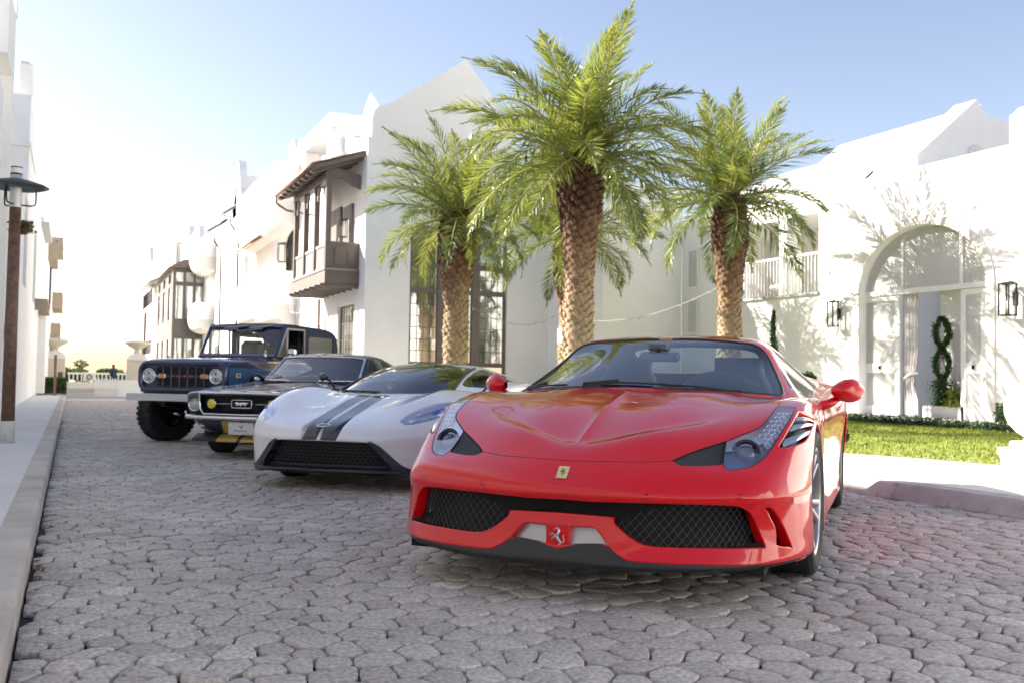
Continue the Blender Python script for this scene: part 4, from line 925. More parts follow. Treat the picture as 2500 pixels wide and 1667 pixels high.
for k in range(7): q.use(TRIM); q.box((vx - .24, 14.0 * s_ - .05, vz - .3 + k * .08), (vx + .24, 14.0 * s_ - .021, vz - .27 + k * .08))
q.build('arch_vent', None, dg)
q = MB(); q.use(M_dark); q.tube([(16.3, 17.4, 5.52), (16.3, 16.0, 5.56), (16.35, 15.8, 5.7)], .03, 6); tag(q.build('roof_gutter', None), 'short dark gutter pipe on the wing roof', 'gutter')
# ------------------------------------------------------------------ left side of the street
LX = -1.1
la = empty('corner_house', (0, 0, 0), 0, 'white house at the left edge with a slender column under an overhanging upper deck', 'house')
box('column', (LX - .32, 18.55, 0.12), (LX, 18.95, 6.05), WHITE, la); 
q = MB(); q.use(WHITE); q.box((LX - 4, 17.2, 6.05), (LX, 19.0, 7.22)); q.box((LX - .1, 18.75, 7.22), (LX + .02, 19.02, 7.5)); q.build('upper_deck', WHITE, la)
q = MB(); q.use(WHITE2); q.prism([(0, 4.0), (0, 2.9), (-.5, 2.4), (-3, 2.4), (-3, 4.0)], (LX - .35, 18.0, 0), (1, 0, 0), (0, 0, 1), (0, 1, 0), 0, .8); q.build('sloped_corbel', WHITE2, la)
box('front_wall', (LX - 3, -8, .12), (LX - .9, 17.4, 4.4), WHITE, la); box('set_back_wall', (LX - 3, 17.4, .12), (LX - .9, 21.3, 5.3), WHITE, la)
q = MB(); q.use(WHITE); q.prism([(-8, 4.95), (9.2, 4.95), (9.8, 5.1), (10.4, 5.35), (10.9, 5.45), (17.4, 5.45), (17.4, 4.2), (-8, 4.2)], (LX - .9, 0, 0), (0, 1, 0), (0, 0, 1), (1, 0, 0), 0, .85); q.build('eave', WHITE, la)
lb = empty('left_house', (0, 0, 0), 0, 'tall white house on the left with ribbed roof and slim chimney behind the lamp post', 'house', 'white houses along the left side of the street')
wall('front_wall', [(0, 0), (21, 0), (21, 6.05), (14, 6.0), (13.4, 6.5), (9, 6.4), (8.4, 5.3), (0, 4.9)], [rect(.8, 2.6, 1.6, 5.0), rect(3.0, 2.9, 4.6, 5.0), rect(9, 2.9, 11, 5)], (LX, 21.5, 0), (0, 1, 0), (0, 0, 1), (-.3, 0, 0), WHITE, lb)
for a, z0, b_, z1 in ((.8, 2.6, 1.6, 5.0), (3.0, 2.9, 4.6, 5.0), (9, 2.9, 11, 5)): window(lb, (LX, 21.5, 0), (0, 1, 0), (-1, 0, 0), a, z0, b_, z1, 2, 3, frame=.05, depth=.1, fm=mat('pale_green_frame', (.5, .55, .5), .5), roomm=M_room)
box('end_wall', (LX - 3.5, 21.3, .12), (LX, 21.5, 4.9), WHITE, lb)
q = MB(); q.use(M_roofm)
for k in range(9): q.prism([(-k * .22, 4.9 + k * .3), (-k * .22 - .24, 4.9 + k * .3 + .31), (-k * .22 - .24, 4.8 + k * .3), (-k * .22, 4.8 + k * .3)], (LX - .05, 21.3, 0), (1, 0, 0), (0, 0, 1), (0, 1, 0), 0, 8.5)
q.build('ribbed_roof', None, lb)
q = MB(); q.use(WHITE); q.box((LX - .5, 26.0, 4.5), (LX - .02, 29.6, 7.7)); q.box((LX - .45, 27.2, 7.7), (LX - .05, 28.8, 8.9), bev=.1); q.box((LX - .55, 25.9, 6.4), (LX + .02, 29.7, 6.5)); q.build('chimney', WHITE, lb)
q = MB(); q.use(WHITE2); q.prism([(0, 5.95), (.1, 6.1), (-2.2, 7.6), (-2.4, 7.5)], (LX, 36.0, 0), (1, 0, 0), (0, 0, 1), (0, 1, 0), 0, 4.8); q.use(M_greend); q.box((LX - .02, 36, 5.85), (LX + .25, 41, 5.98)); q.build('gable_eave', None, lb)
q = MB(); q.use(WHITE); q.box((LX - 2, 21.6, .12), (LX + .25, 34.0, 2.35), bev=.05); q.box((LX - 2, 34.0, .12), (LX + .3, 42.0, 3.3), bev=.05); q.build('ground_floor', WHITE, lb) if False else None
box('ground_floor', (LX + .002, 36.0, .12), (LX + .25, 42.4, 3.3), WHITE, lb)
q = MB(); q.use(M_woven); q.box((LX + .002, 32.5, 2.75), (LX + .35, 32.6, 3.1)); q.box((LX + .002, 35.9, 2.75), (LX + .35, 36.0, 3.1))
q.box((LX + .3, 32.6, 3.04), (LX + .36, 35.9, 3.1)); q.box((LX + .3, 32.6, 2.75), (LX + .36, 35.9, 2.8))
for k in range(6): q.box((LX + .31, 32.7 + k * .6, 2.8), (LX + .35, 32.78 + k * .6, 3.04))
tag(q.build('timber_balcony', None), 'small taupe timber balcony on the left white house', 'balcony')
lc = empty('left_house', (0, 0, 0), 0, 'farther left white house with dark timber balconies', 'house', 'white houses along the left side of the street')
box('main_wall', (LX - 4, 43.5, .1), (LX, 66, 7.0), WHITE, lc); box('pinnacle', (LX - .5, 62, 7), (LX - .1, 64, 9.0), WHITE, lc)
for (y0, z0, z1, dx) in ((46, 5.9, 6.6, .35), (52, 7.0, 7.5, .5), (58, 4.4, 5.2, .5), (56, 2.6, 3.4, .45), (47, 1.9, 2.5, .45)):
    q = MB(); q.use(M_woven); q.box((LX, y0, z0), (LX + dx, y0 + .1, z1)); q.box((LX + dx - .06, y0, z1 - .08), (LX + dx, y0 + 5, z1)); q.box((LX, y0, z0 - .1), (LX + dx, y0 + 5, z0))
    for k in range(12): q.box((LX + dx - .05, y0 + .2 + k * .4, z0), (LX + dx - .01, y0 + .26 + k * .4, z1))
    q.build('balcony', None, lc)
q = MB(); q.use(M_dark); q.box((LX, 60, .2), (LX + .06, 61.2, 2.2)); q.box((LX, 50, .2), (LX + .08, 50.4, 6)); q.build('dark_door', None, lc)
# lamp post
lp = empty('lamp_post', (-0.62, 11.71, 0.12), 0, 'round timber lamp post with a dark disc shade and white foot on the left pavement', 'lamp post')
M_wood = mat('stained_post_wood', (0.13, 0.075, 0.045), 0.55, noise=(14, 0.45, 6), bump=(40, 0.4, 0.003)); M_galv = mat('galvanised', (.55, .55, .53), .45, .4)
q = MB(); q.use(M_wood); q.lathe([(.0, .22), (.068, .22), (.064, 1.2), (.058, 2.68), (0, 2.68)], n=20); q.build('pole', M_wood, lp)
q = MB(); q.use(mat('white_plinth', (.62, .6, .56), .8, noise=(14, .15))); q.lathe([(.0, 0), (.078, 0), (.074, .22), (.07, .235), (0, .235)], n=20); q.build('foot', None, lp)
q = MB(); q.use(M_galv); q.lathe([(.061, 2.58), (.061, 2.86), (.061, 2.94), (0, 2.94)], n=20); q.use(TRIM); q.lathe([(.055, 2.941), (.055, 3.02), (0, 3.02)], n=20); q.use(M_dark); q.lathe([(.057, 2.935), (.062, 2.95), (.057, 2.96)], n=20); q.lathe([(.057, 3.02), (.062, 3.03), (.0, 3.035)], n=20); q.build('collar', None, lp)
q = MB(); q.use(mat('slate_disc', (.06, .075, .08), .5, .3)); q.lathe([(.066, 2.80), (.15, 2.79), (.27, 2.795), (.335, 2.815), (.30, 2.835), (.15, 2.88), (.066, 2.90)], n=40); q.build('disc_shade', None, lp)
for a in (.1, 2.2, 4.3):
    q = MB(); q.use(M_dark); c, s = math.cos(a), math.sin(a); q.tube([(.2 * c, .2 * s, 2.80), (.2 * c, .2 * s, 2.66), (.19 * c, .19 * s, 2.62), (.15 * c, .15 * s, 2.61), (.06 * c, .06 * s, 2.61)], .009, 6); q.build('bracket', M_dark, lp)
# creeper pot hanging behind the post: trailing epiphyte
t = empty('hanging_fern', (-.55, 11.85, 2.45), 0, 'straggly brown fern basket hanging behind the lamp post', 'plant')
rs = np.random.RandomState(3); P = np.c_[rs.normal(0, .05, 500), rs.normal(0, .05, 500), .12 * rs.rand(500)]; leafcloud('foliage', P, leafmat('dry_fern', (.12, .09, .04), (.2, .15, .07), .2), t, .03)
q = MB(); q.use(M_wood); q.lathe([(0, -.03), (.05, -.02), (.07, .05), (.06, .06), (0, .05)], n=12); q.build('basket', M_wood, t)
# window box topiary at the far left edge
rs = np.random.RandomState(5); D = rs.normal(size=(3000, 3)); D /= np.linalg.norm(D, axis=1)[:, None]; P = D * .25 * rs.uniform(.85, 1, 3000)[:, None] ** .3 + [LX - .17, 18.9, 1.57]
t = empty('ball_topiary', (0, 0, 0), 0, 'clipped dark green ball shrub at the left edge beside the lamp post', 'topiary'); leafcloud('foliage', P, M_top, t, .03); box('stem_planter', (LX - .3, 18.7, .12), (LX - .03, 19.05, 1.34), WHITE, t)

# ------------------------------------------------------------------ street end
M_stone = mat('pale_limestone', (.60, .54, .44), .85, noise=(.9, .12), bump=(12, .4, .03))
def gate_pillar(x, y, label):
    s = .66; t = empty('gate_pillar', (x, y, 0), 0, label, 'pillar', 'stone pillars with dish finials at the street end')
    q = MB(); q.use(M_stone); q.box((-.38, -.38, 0), (.38, .38, 1.36), bev=.02); q.build('shaft', M_stone, t)
    q = MB(); q.use(WHITE2); q.box((-.40, -.40, 1.36), (.40, .40, 1.42)); q.prism([(-.38, 0), (-.3, .15), (-.14, .24), (.14, .24), (.3, .15), (.38, 0)], (0, -.3, 1.42), (1, 0, 0), (0, 0, 1), (0, 1, 0), 0, .6); q.build('shoulder', WHITE2, t)
    q = MB(); q.use(M_stone); q.lathe([(.14, 1.66), (.12, 1.76), (.14, 1.82), (.34, 1.94), (.50, 2.06), (.49, 2.09), (.3, 2.13), (0, 2.16)], n=32); q.build('dish', M_stone, t)
    q = MB(); q.use(mat('brown_plaque', (.13, .07, .05), .7)); q.box((.12, -.39, .5), (.3, -.381, .85)); q.build('plaque', None, t)
gate_pillar(2.42, 41.6, 'right pale stone gate pillar with a wide dish on top, behind the blue truck'); gate_pillar(-.62, 41.4, 'left pale stone gate pillar partly hidden by the left houses')
M_hedge = leafmat('hedge_leaf', (.035, .075, .02), (.07, .13, .03), .2, .55, 6)
def hedge(name, x0, y0, z0, x1, y1, z1, n, label, size=.05, m=None):
    rs = np.random.RandomState(int(abs(x0 * 13 + y0)) % 1000); P = rs.rand(n, 3); ax = rs.randint(0, 5, n)
    P[ax == 0, 2] = 1; P[ax == 1, 0] = 0; P[ax == 2, 0] = 1; P[ax == 3, 1] = 0; P[ax == 4, 2] = 1
    P = P * [x1 - x0, y1 - y0, z1 - z0] + [x0, y0, z0] + rs.normal(0, size * .3, (n, 3))
    t = empty(name, (0, 0, 0), 0, label, 'hedge'); leafcloud('foliage', P, m or M_hedge, t, size); q = MB(); q.use(mat('hedge_core', (.015, .028, .01), .95)); q.box((x0 + .03, y0 + .03, z0), (x1 - .03, y1 - .03, z1 - .03)); q.build('branches', None, t); return t
hedge('clipped_hedge', -1.05, 37.2, .1, -.20, 38.2, .62, 2600, 'clipped green hedge block at the end of the left pavement', .05)
q = MB(); q.use(M_copper); q.box((-.52, 33.2, 0), (-.44, 33.28, 1.4)); q.use(TRIM); q.box((-.54, 33.18, 1.4), (-.42, 33.3, 1.55)); tag(q.build('marker_post', None), 'thin rusty brown marker post at the end of the left pavement', 'post')
# white fence panels and balustrade beyond the cross road
wf = empty('white_fence', (0, 0, 0), 0, 'low white picket fence in front of the right gate pillar', 'fence')
box('rail', (.75, 37.0, .1), (2.75, 37.08, .2), TRIM, wf); box('rail', (.75, 37.0, .52), (2.75, 37.08, .6), TRIM, wf)
box('solid_panel', (1.55, 36.98, .0), (2.75, 37.0, .55), TRIM, wf)
for k in range(9): box('picket', (.78 + k * .09, 36.97, .02), (.82 + k * .09, 36.998, .66), TRIM, wf)
bw = empty('boundary_wall', (0, 0, 0), 0, 'low cream boundary wall across the end of the street', 'wall')
box('wall_panel', (-.3, 46, 0), (6, 46.3, .42), WHITE2, bw); box('lower_wall', (-.3, 44, 0), (2, 44.2, .16), M_band, bw)
rl = empty('balustrade', (0, 0, 0), 0, 'distant pale balustrade in front of the trees', 'balustrade')
box('rail', (-.2, 55, .72), (6, 55.1, .82), TRIM, rl)
for k in range(30): box('baluster', (-.15 + k * .2, 55, .4), (-.09 + k * .2, 55.1, .72), TRIM, rl)
tag(sheet('far_lawn', -8, 46.4, 14, 60, .02, mat('far_lawn', (.16, .2, .07), .95)), kind='structure')
sg = empty('white_sign', (.78, 50, .42), 0, 'small white sign board with a green wreath emblem at the street end', 'sign')
q = MB(); q.use(TRIM); q.box((-.27, 0, 0), (.27, .05, .42), bev=.02); q.build('board', TRIM, sg)
q = MB(); q.use(mat('wreath_green', (.12, .16, .06), .8)); q.tube([(.11 * math.cos(t), -.02, .2 + .11 * math.sin(t)) for t in [2 * math.pi * k / 14 for k in range(14)]], .03, 6, closed=True); q.build('wreath', None, sg)
M_far = leafmat('far_tree_leaf', (.07, .11, .035), (.13, .17, .06), .2, .6, 1.2)
def bushtree(x, y, z, rx, rz, n, label, name='distant_tree'):
    rs = np.random.RandomState(int(x * 31 + y) % 999); t = empty(name, (x, y, 0), 0, label, 'tree', 'low trees beyond the street end'); C = rs.normal(0, .45, (9, 3)) * [rx, rx, rz]; P = []
    D = rs.normal(size=(n, 3)); D /= np.linalg.norm(D, axis=1)[:, None]; k = rs.randint(0, 9, n); P = C[k] + D * rs.uniform(.3, .5, (n, 1)) * [rx, rx, rz] + [0, 0, z]
    leafcloud('crown', P, M_far, t, .1); q = MB(); q.use(mat('bark', (.12, .1, .08), .9)); q.tube([(0, 0, 0), (.05, 0, z)], [.08, .04], 6); q.build('trunk', None, t)
bushtree(.25, 66, .75, 1.0, .55, 1800, 'rounded green tree left of the white sign'); bushtree(-.3, 66, .6, .7, .4, 900, 'smaller green shrub beside the left gate pillar'); bushtree(2.1, 66, .6, .9, .45, 1500, 'pale green low tree right of the white sign'); bushtree(2.9, 67, .75, .9, .5, 1600, 'darker green low tree beside the right gate pillar')
# person beyond the fence
def person(x, y):
    p = empty('person', (x, y, 0), 0.3, 'small distant person in a dark jacket standing behind the white fence', 'person')
    me = bpy.data.meshes.new('body'); J = [(0, 0, .62), (0, 0, .85), (0, 0, 1.0), (0, 0, 1.06), (0, -.01, 1.14), (.09, 0, .99), (.13, .02, .8), (.11, -.06, .66), (-.09, 0, .99), (-.13, .02, .8), (-.11, -.06, .66), (.06, 0, .58), (.07, -.02, .33), (.07, 0, .05), (.07, -.09, .02), (-.06, 0, .58), (-.07, .0, .33), (-.07, .02, .05), (-.07, -.07, .02)]
    E_ = [(0, 1), (1, 2), (2, 3), (3, 4), (2, 5), (5, 6), (6, 7), (2, 8), (8, 9), (9, 10), (0, 11), (11, 12), (12, 13), (13, 14), (0, 15), (15, 16), (16, 17), (17, 18)]
    Rr = [.09, .095, .08, .035, .062, .04, .033, .026, .04, .033, .026, .058, .042, .03, .028, .058, .042, .03, .028]
    me.from_pydata(J, E_, []); o = bpy.data.objects.new('body', me); COL.objects.link(o); o.parent = p
    m = o.modifiers.new('skin', 'SKIN'); sv = me.skin_vertices[0].data
    for v, r in zip(sv, Rr): v.radius = (r, r)
    sv[0].use_root = True; o.modifiers.new('sub', 'SUBSURF').levels = 1; o.modifiers['sub'].render_levels = 2
    me.materials.append(mat('dark_clothes', (.02, .025, .04), .8))
    q = MB(); q.use(mat('hair', (.04, .025, .02), .8)); q.lathe([(0, 1.225), (.04, 1.215), (.062, 1.18), (.066, 1.14), (.05, 1.10)], n=12); q.build('hair', None, p)
person(1.72, 46.9)
# ------------------------------------------------------------------ court planting and urn
hedge('flower_border', 14.3, 12.3, .12, 14.62, 16.2, .27, 2600, 'low clipped border hedge between the lawn and the arched doorway', .035)
hedge('flower_border', 14.35, 16.2, .12, 14.75, 22, .27, 1500, 'low clipped border hedge continuing left behind the red car', .035)
hedge('flower_border', 14.2, 9.0, .12, 14.55, 12.3, .25, 2200, 'low clipped border hedge at the right end of the lawn', .035)
rs = np.random.RandomState(6); P = np.c_[rs.uniform(14.2, 14.5, 700), rs.uniform(10, 16, 700), rs.uniform(.22, .3, 700)]
tag(leafcloud('border_flowers', P, mat('white_petals', (.75, .72, .66), .7), None, .022), 'tiny white flowers dotted along the border hedge', 'flowers', kind='stuff')
hedge('clipped_hedge', 15.0, 10.95, .15, 15.5, 11.7, .58, 1800, 'square clipped hedge block at the right foot of the arched doorway', .035)
def shrub(x, y, z, rx, rz, n, label, m=None, size=.04, name='shrub', z0=.12, cat='shrub'):
    rs = np.random.RandomState(int(x * 17 + y * 5) % 997); t = empty(name, (x, y, z0), 0, label, cat); D = rs.normal(size=(n, 3)); D /= np.linalg.norm(D, axis=1)[:, None]; P = D * rs.uniform(.5, 1.0, (n, 1)) ** .5 * [rx, rx, rz] * (1 + .15 * np.sin(D[:, :1] * 9)) + [0, 0, z]
    leafcloud('foliage', P, m or M_top, t, size); q = MB(); q.use(mat('bark', (.12, .1, .08), .9)); q.tube([(0, 0, 0), (0, 0, z)], .02, 6); q.build('stem', None, t); return t
shrub(8.95, 9.2, .11, .10, .10, 500, 'small round green shrub on the lawn beside the red car')
shrub(9.2, 10.06, .76, .13, .17, 900, 'dark round shrub showing above the red car door', cat='shrub')
shrub(12.9, 20.5, .75, .5, .55, 2500, 'dark clipped bush standing below the courtyard wall', cat='bush')
# twisted spiral topiary behind the car roof
t = empty('spiral_topiary', (10.75, 12.56, .12), 0, 'wispy spiral topiary rising behind the red car roof', 'topiary')
rs = np.random.RandomState(12); P = []
for k in range(2600):
    z = rs.uniform(.4, 1.98) ** 1.0; w = .15 * (1 - (z / 2.1)) + .012; a = z * 5; P.append((w * .5 * math.cos(a) + rs.normal(0, w * .4), w * .5 * math.sin(a) + rs.normal(0, w * .4), z))
leafcloud('foliage', P, M_top, t, .03); q = MB(); q.use(mat('bark', (.12, .1, .08), .9)); q.tube([(0, 0, 0), (.02, 0, 1.2), (0, .02, 2.02)], .010, 5); q.build('stem', None, t)
# pedestal urn
M_urn = mat('cream_urn_stone', (.70, .63, .52), .8, noise=(2.2, .08), stain=(7, (.36, .28, .2), .70, .06), bump=(25, .3, .003))
pd = empty('stone_pedestal', (7.46, 5.75, .12), 0, 'stepped cream stone pedestal at the right edge of the picture', 'pedestal')
box('base_block', (0, -.60, 0), (.60, 0, .18), M_urn, pd, bev=.008); box('base_cap', (-.02, -.62, .18), (.62, .02, .25), M_urn, pd, bev=.012); box('upper_step', (.05, -.55, .25), (.55, -.05, .31), M_urn, pd, bev=.01)
q = MB(); q.use(M_urn); q.lathe([(0, 0), (.13, 0), (.14, .015), (.12, .03), (.19, .075), (.255, .15), (.285, .23), (.29, .34), (.30, .385), (.27, .39), (.25, .36), (0, .34)], n=48)
u = q.build('stone_urn', M_urn); u.location = (7.70, 5.53, .43); tag(u, 'large cream stone bowl urn on the stepped pedestal', 'urn')
# string light cables between the palms
def cable(name, pts, label, r=.008):
    q = MB(); q.use(mat('grey_cable', (.28, .27, .26), .6)); P = []
    (a, b_, sag) = pts; a = Vector(a); b_ = Vector(b_)
    for k in range(21): u = k / 20; p = a.lerp(b_, u); p.z -= sag * 4 * u * (1 - u); P.append(p)
    q.tube(P, r, 5); 
    for k in range(1, 12): u = k / 12; p = a.lerp(b_, u); p.z -= sag * 4 * u * (1 - u) + .02; q.box(p - Vector((.008, .008, .03)), p + Vector((.008, .008, .0)))
    tag(q.build(name, None), label, 'cable')
# fallen leaves by the kerb
lf = mat('dry_leaf', (.22, .12, .05), .8, noise=(30, .4)); rs = np.random.RandomState(21)
for k in range(16):
    yy = rs.choice([2.3, 2.5, 2.7, 3.0, 4.6, 4.9, 5.2]) + rs.uniform(-.15, .2) + (0 if k % 3 else .3); xx = -.13 + abs(rs.normal(0, .03)); s = rs.uniform(.012, .03)
    q = MB(); q.use(lf); a = rs.uniform(0, 6.28); c, s2 = math.cos(a), math.sin(a)
    L = [(-1, 0, .1), (-.3, .5, .35), (.5, .4, .3), (1, 0, .6), (.4, -.4, .2), (-.3, -.5, .25)]; P = [(xx + s * (u * c - v * s2), yy + s * (u * s2 + v * c), .004 + s * w) for u, v, w in L]
    q.face([P[0], P[1], P[2], P[3]]); q.face([P[0], P[3], P[4], P[5]]); tag(q.build('fallen_leaf', None), 'dry brown curled leaf lying in the gutter by the left kerb', 'leaf', 'dry leaves along the left kerb')

# unseen white house behind the camera, added to bounce sunlight onto road and cars
rb_ = empty('unseen_bounce_house', (0, 0, 0), 0, 'unseen white house added behind the viewpoint to bounce sunlight up the street', 'house')
wall('front_wall', [(0, 0), (24, 0), (24, 7.5), (20, 7.5), (16, 10), (12, 7.5), (0, 7.5)], [rect(2, .8, 4, 3), rect(8, .8, 10, 3), rect(14, 1, 17, 5), rect(2, 4.5, 4, 6.5), rect(8, 4.5, 10, 6.5)], (13.5, -27, 0), (0, 1, 0), (0, 0, 1), (.4, 0, 0), WHITE, rb_)
box('rear_mass', (13.95, -27, 0), (20, -3, 7.4), M_room, rb_)
q = MB(); q.use(WHITE2); q.box((6, -34, 0), (40, -33, 6)); q.build('end_wall', None, rb_)
# ------------------------------------------------------------------ date palms
M_frond = leafmat('palm_leaflet', (0.15, 0.19, 0.035), (0.30, 0.33, 0.065), .40, .3, 1.1)
M_frond2 = leafmat('palm_leaflet_dark', (0.10, 0.145, 0.04), (0.20, 0.25, 0.07), .36, .3, 1.3)
M_rachis = mat('palm_rachis', (.30, .27, .09), .5)
def frond_mesh(name, L, curve, seed, m, dens=84):
    rs = np.random.RandomState(seed); N = 22; P = []; ang = 0.0; x = z = 0.0; pts = []
    for i in range(N + 1):
        pts.append((x, 0, z)); t = i / N; ang -= curve * (0.35 + 1.3 * t) / N; x += L / N * math.cos(ang); z += L / N * math.sin(ang)
    A = np.array(pts); q = MB(); q.use(M_rachis)
    q.tube(pts, [.022 * (1 - .88 * i / N) + .002 for i in range(N + 1)], 5)
    q.use(m)
    for side in (-1, 1):
        for k in range(dens):
            t = .10 + .9 * (k + rs.uniform(-.3, .3)) / dens; t = min(max(t, .08), .995); f = t * N; i = min(int(f), N - 1); u = f - i
            p = A[i] * (1 - u) + A[i + 1] * u; d = A[i + 1] - A[i]; d /= np.linalg.norm(d); up = np.array([-d[2], 0, d[0]])
            ln = .40 * L / 2.2 * (math.sin(math.pi * min(1, .12 + t * .98)) ** .55) * rs.uniform(.85, 1.1) + .05
            a = R(62 - 34 * t + rs.uniform(-9, 9)); lift = R(rs.choice([38, 12, -12]) + rs.uniform(-10, 10)) if t < .9 else R(rs.uniform(-10, 20))
            o = np.array([0, side, 0.]) * math.cos(lift) + up * math.sin(lift)
            v = d * math.cos(a) + o * math.sin(a); w = np.cross(v, up); w /= np.linalg.norm(w) + 1e-9; n2 = np.cross(v, w)
            wd = .0095 * L / 2.2 + .0022
            tw = rs.uniform(-.7, .7); w = w * math.cos(tw) + n2 * math.sin(tw)
            tip = p + v * ln + np.array([0, 0, -.10 * ln]); mid = p + v * ln * .4
            q.face([p - w * wd * .3, mid - w * wd, tip, mid + w * wd])
    me = q.build(name, None); me_ = me.data; bpy.data.objects.remove(me); return me_
FM = [frond_mesh('frond_a', 2.3, .55, 1, M_frond), frond_mesh('frond_b', 2.35, .95, 2, M_frond), frond_mesh('frond_c', 2.3, 1.35, 3, M_frond), frond_mesh('frond_d', 2.2, 1.8, 4, M_frond), frond_mesh('frond_e', 2.3, 1.15, 5, M_frond2), frond_mesh('frond_f', 2.2, 1.6, 6, M_frond2), frond_mesh('frond_g', 1.6, .3, 7, M_frond)]
def trunk_mat():
    m = bpy.data.materials.new('palm_boots'); m.use_nodes = True; t = m.node_tree; n = t.nodes; L = t.links; b = n['Principled BSDF']; b.inputs['Roughness'].default_value = .85
    tc = n.new('ShaderNodeTexCoord'); sp = n.new('ShaderNodeSeparateXYZ'); L.new(tc.outputs['Object'], sp.inputs[0])
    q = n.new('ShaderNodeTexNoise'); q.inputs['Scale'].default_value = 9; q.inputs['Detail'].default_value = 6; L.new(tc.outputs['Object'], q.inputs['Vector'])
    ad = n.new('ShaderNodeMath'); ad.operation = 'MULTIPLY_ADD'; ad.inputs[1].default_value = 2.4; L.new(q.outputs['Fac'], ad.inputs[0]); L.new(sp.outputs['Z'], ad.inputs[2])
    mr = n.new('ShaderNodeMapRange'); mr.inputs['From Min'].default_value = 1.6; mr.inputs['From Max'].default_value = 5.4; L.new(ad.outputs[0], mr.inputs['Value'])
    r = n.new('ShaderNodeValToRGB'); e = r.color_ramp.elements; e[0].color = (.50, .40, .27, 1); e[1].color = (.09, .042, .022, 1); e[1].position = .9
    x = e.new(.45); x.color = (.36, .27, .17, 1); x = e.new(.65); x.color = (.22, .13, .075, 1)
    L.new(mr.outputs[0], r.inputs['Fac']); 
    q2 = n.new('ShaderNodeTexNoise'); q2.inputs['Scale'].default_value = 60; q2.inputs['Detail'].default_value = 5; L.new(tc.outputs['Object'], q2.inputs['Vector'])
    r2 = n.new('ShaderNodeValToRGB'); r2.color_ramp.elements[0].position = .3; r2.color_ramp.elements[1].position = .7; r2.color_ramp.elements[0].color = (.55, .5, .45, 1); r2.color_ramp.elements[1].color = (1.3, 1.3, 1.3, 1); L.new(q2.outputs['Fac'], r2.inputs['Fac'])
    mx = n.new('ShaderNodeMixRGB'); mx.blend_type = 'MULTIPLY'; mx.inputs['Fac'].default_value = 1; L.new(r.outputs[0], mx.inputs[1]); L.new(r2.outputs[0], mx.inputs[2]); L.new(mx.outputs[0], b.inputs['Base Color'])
    bp = n.new('ShaderNodeBump'); bp.inputs['Strength'].default_value = .6; bp.inputs['Distance'].default_value = .01; L.new(q2.outputs['Fac'], bp.inputs['Height']); L.new(bp.outputs[0], b.inputs['Normal']); return m
M_boot = trunk_mat()
def trunk_profile(z, H, r0):
    t = z / H
    r = r0 * (1.0 if t < .58 else 1.0 + .46 * min(1, (t - .58) / .16))
    if t > .86: r *= 1 - 2.2 * (t - .86)
    return r * (1 + .04 * math.sin(z * 5)) * (.92 if .48 < t < .54 else 1)
def palm(x, y, H, r0, nf, label, seed, spread=1.0, lean=(0, 0), tilt0=0):
    t = empty('date_palm', (x, y, .1), 0, label, 'palm tree', 'date palms planted in the court'); rs = np.random.RandomState(seed)
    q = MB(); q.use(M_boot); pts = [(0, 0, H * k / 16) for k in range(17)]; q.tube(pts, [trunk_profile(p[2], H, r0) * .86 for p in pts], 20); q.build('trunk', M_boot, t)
    V = []; F = []; k = 0; z = .0; i = 0
    while z < H:
        r = trunk_profile(z, H, r0) * .85; a = i * 2.39996; s = .078 + .02 * (z / H) + rs.uniform(-.016, .02); out = .05 + .05 * rs.rand() + (.06 if z > H * .75 else 0)
        tn = np.array([-math.sin(a), math.cos(a), 0]); nr = np.array([math.cos(a), math.sin(a), 0]); up = np.array([0, 0, 1.]); c = nr * r + up * z
        b = len(V); V += [c - tn * s * 1.1, c + up * -.5 * s + nr * .01, c + tn * s * 1.1, c + up * s * 1.15 + nr * out * .9 + tn * s * .55, c + up * s * 1.3 + nr * out, c + up * s * 1.15 + nr * out * .9 - tn * s * .55, c + nr * out * .8 + up * s * .3, c + up * s * 1.1]
        F += [(b, b + 1, b + 6, b + 5), (b + 1, b + 2, b + 3, b + 6), (b + 6, b + 3, b + 4, b + 5), (b + 5, b + 4, b + 7, b), (b + 4, b + 3, b + 2, b + 7)]
        i += 1; z += .0062 * (.27 / r0) * 1.0
    o = npmesh('leaf_bases', V, F, M_boot, t); tag(o, kind='stuff')
    for j in range(nf):
        u = (j + .5) / nf; az = j * 2.39996 + rs.uniform(-.2, .2); el = R(86 - 108 * u ** 1.05 + rs.uniform(-7, 7))
        if u < .06: me = FM[6]
        elif u < .3: me = FM[rs.choice([0, 1])]
        elif u < .7: me = FM[rs.choice([1, 2, 4])]
        else: me = FM[rs.choice([2, 3, 5, 4])]
        f = bpy.data.objects.new('frond', me); COL.objects.link(f); f.parent = t
        s = spread * rs.uniform(.86, 1.08)
        f.matrix_local = Matrix.Translation((.08 * math.cos(az), .08 * math.sin(az), H - .05 + .12 * (1 - u))) @ Matrix.Rotation(az, 4, 'Z') @ Matrix.Rotation(-el, 4, 'Y') @ Matrix.Rotation(rs.uniform(-.5, .5), 4, 'X') @ Matrix.Scale(s, 4)
    q = MB(); q.use(mat('palm_heart', (.38, .30, .13), .7))
    for j in range(26):
        az = j * 2.4; e = R(40 + 45 * rs.rand()); c, s = math.cos(az), math.sin(az); q.tube([(.06 * c, .06 * s, H - .15), (.06 * c + .3 * math.cos(e) * c, .06 * s + .3 * math.cos(e) * s, H - .1 + .34 * math.sin(e))], [.03, .015], 5)
    q.build('crown_shaft', None, t); return t
palm(7.82, 14.1, 4.62, .23, 60, 'tallest nearest date palm with a brown pineapple collar behind the red car', 31, 1.08)
palm(7.35, 18.6, 4.2, .24, 46, 'left date palm in front of the tall taupe windows', 42, .98)
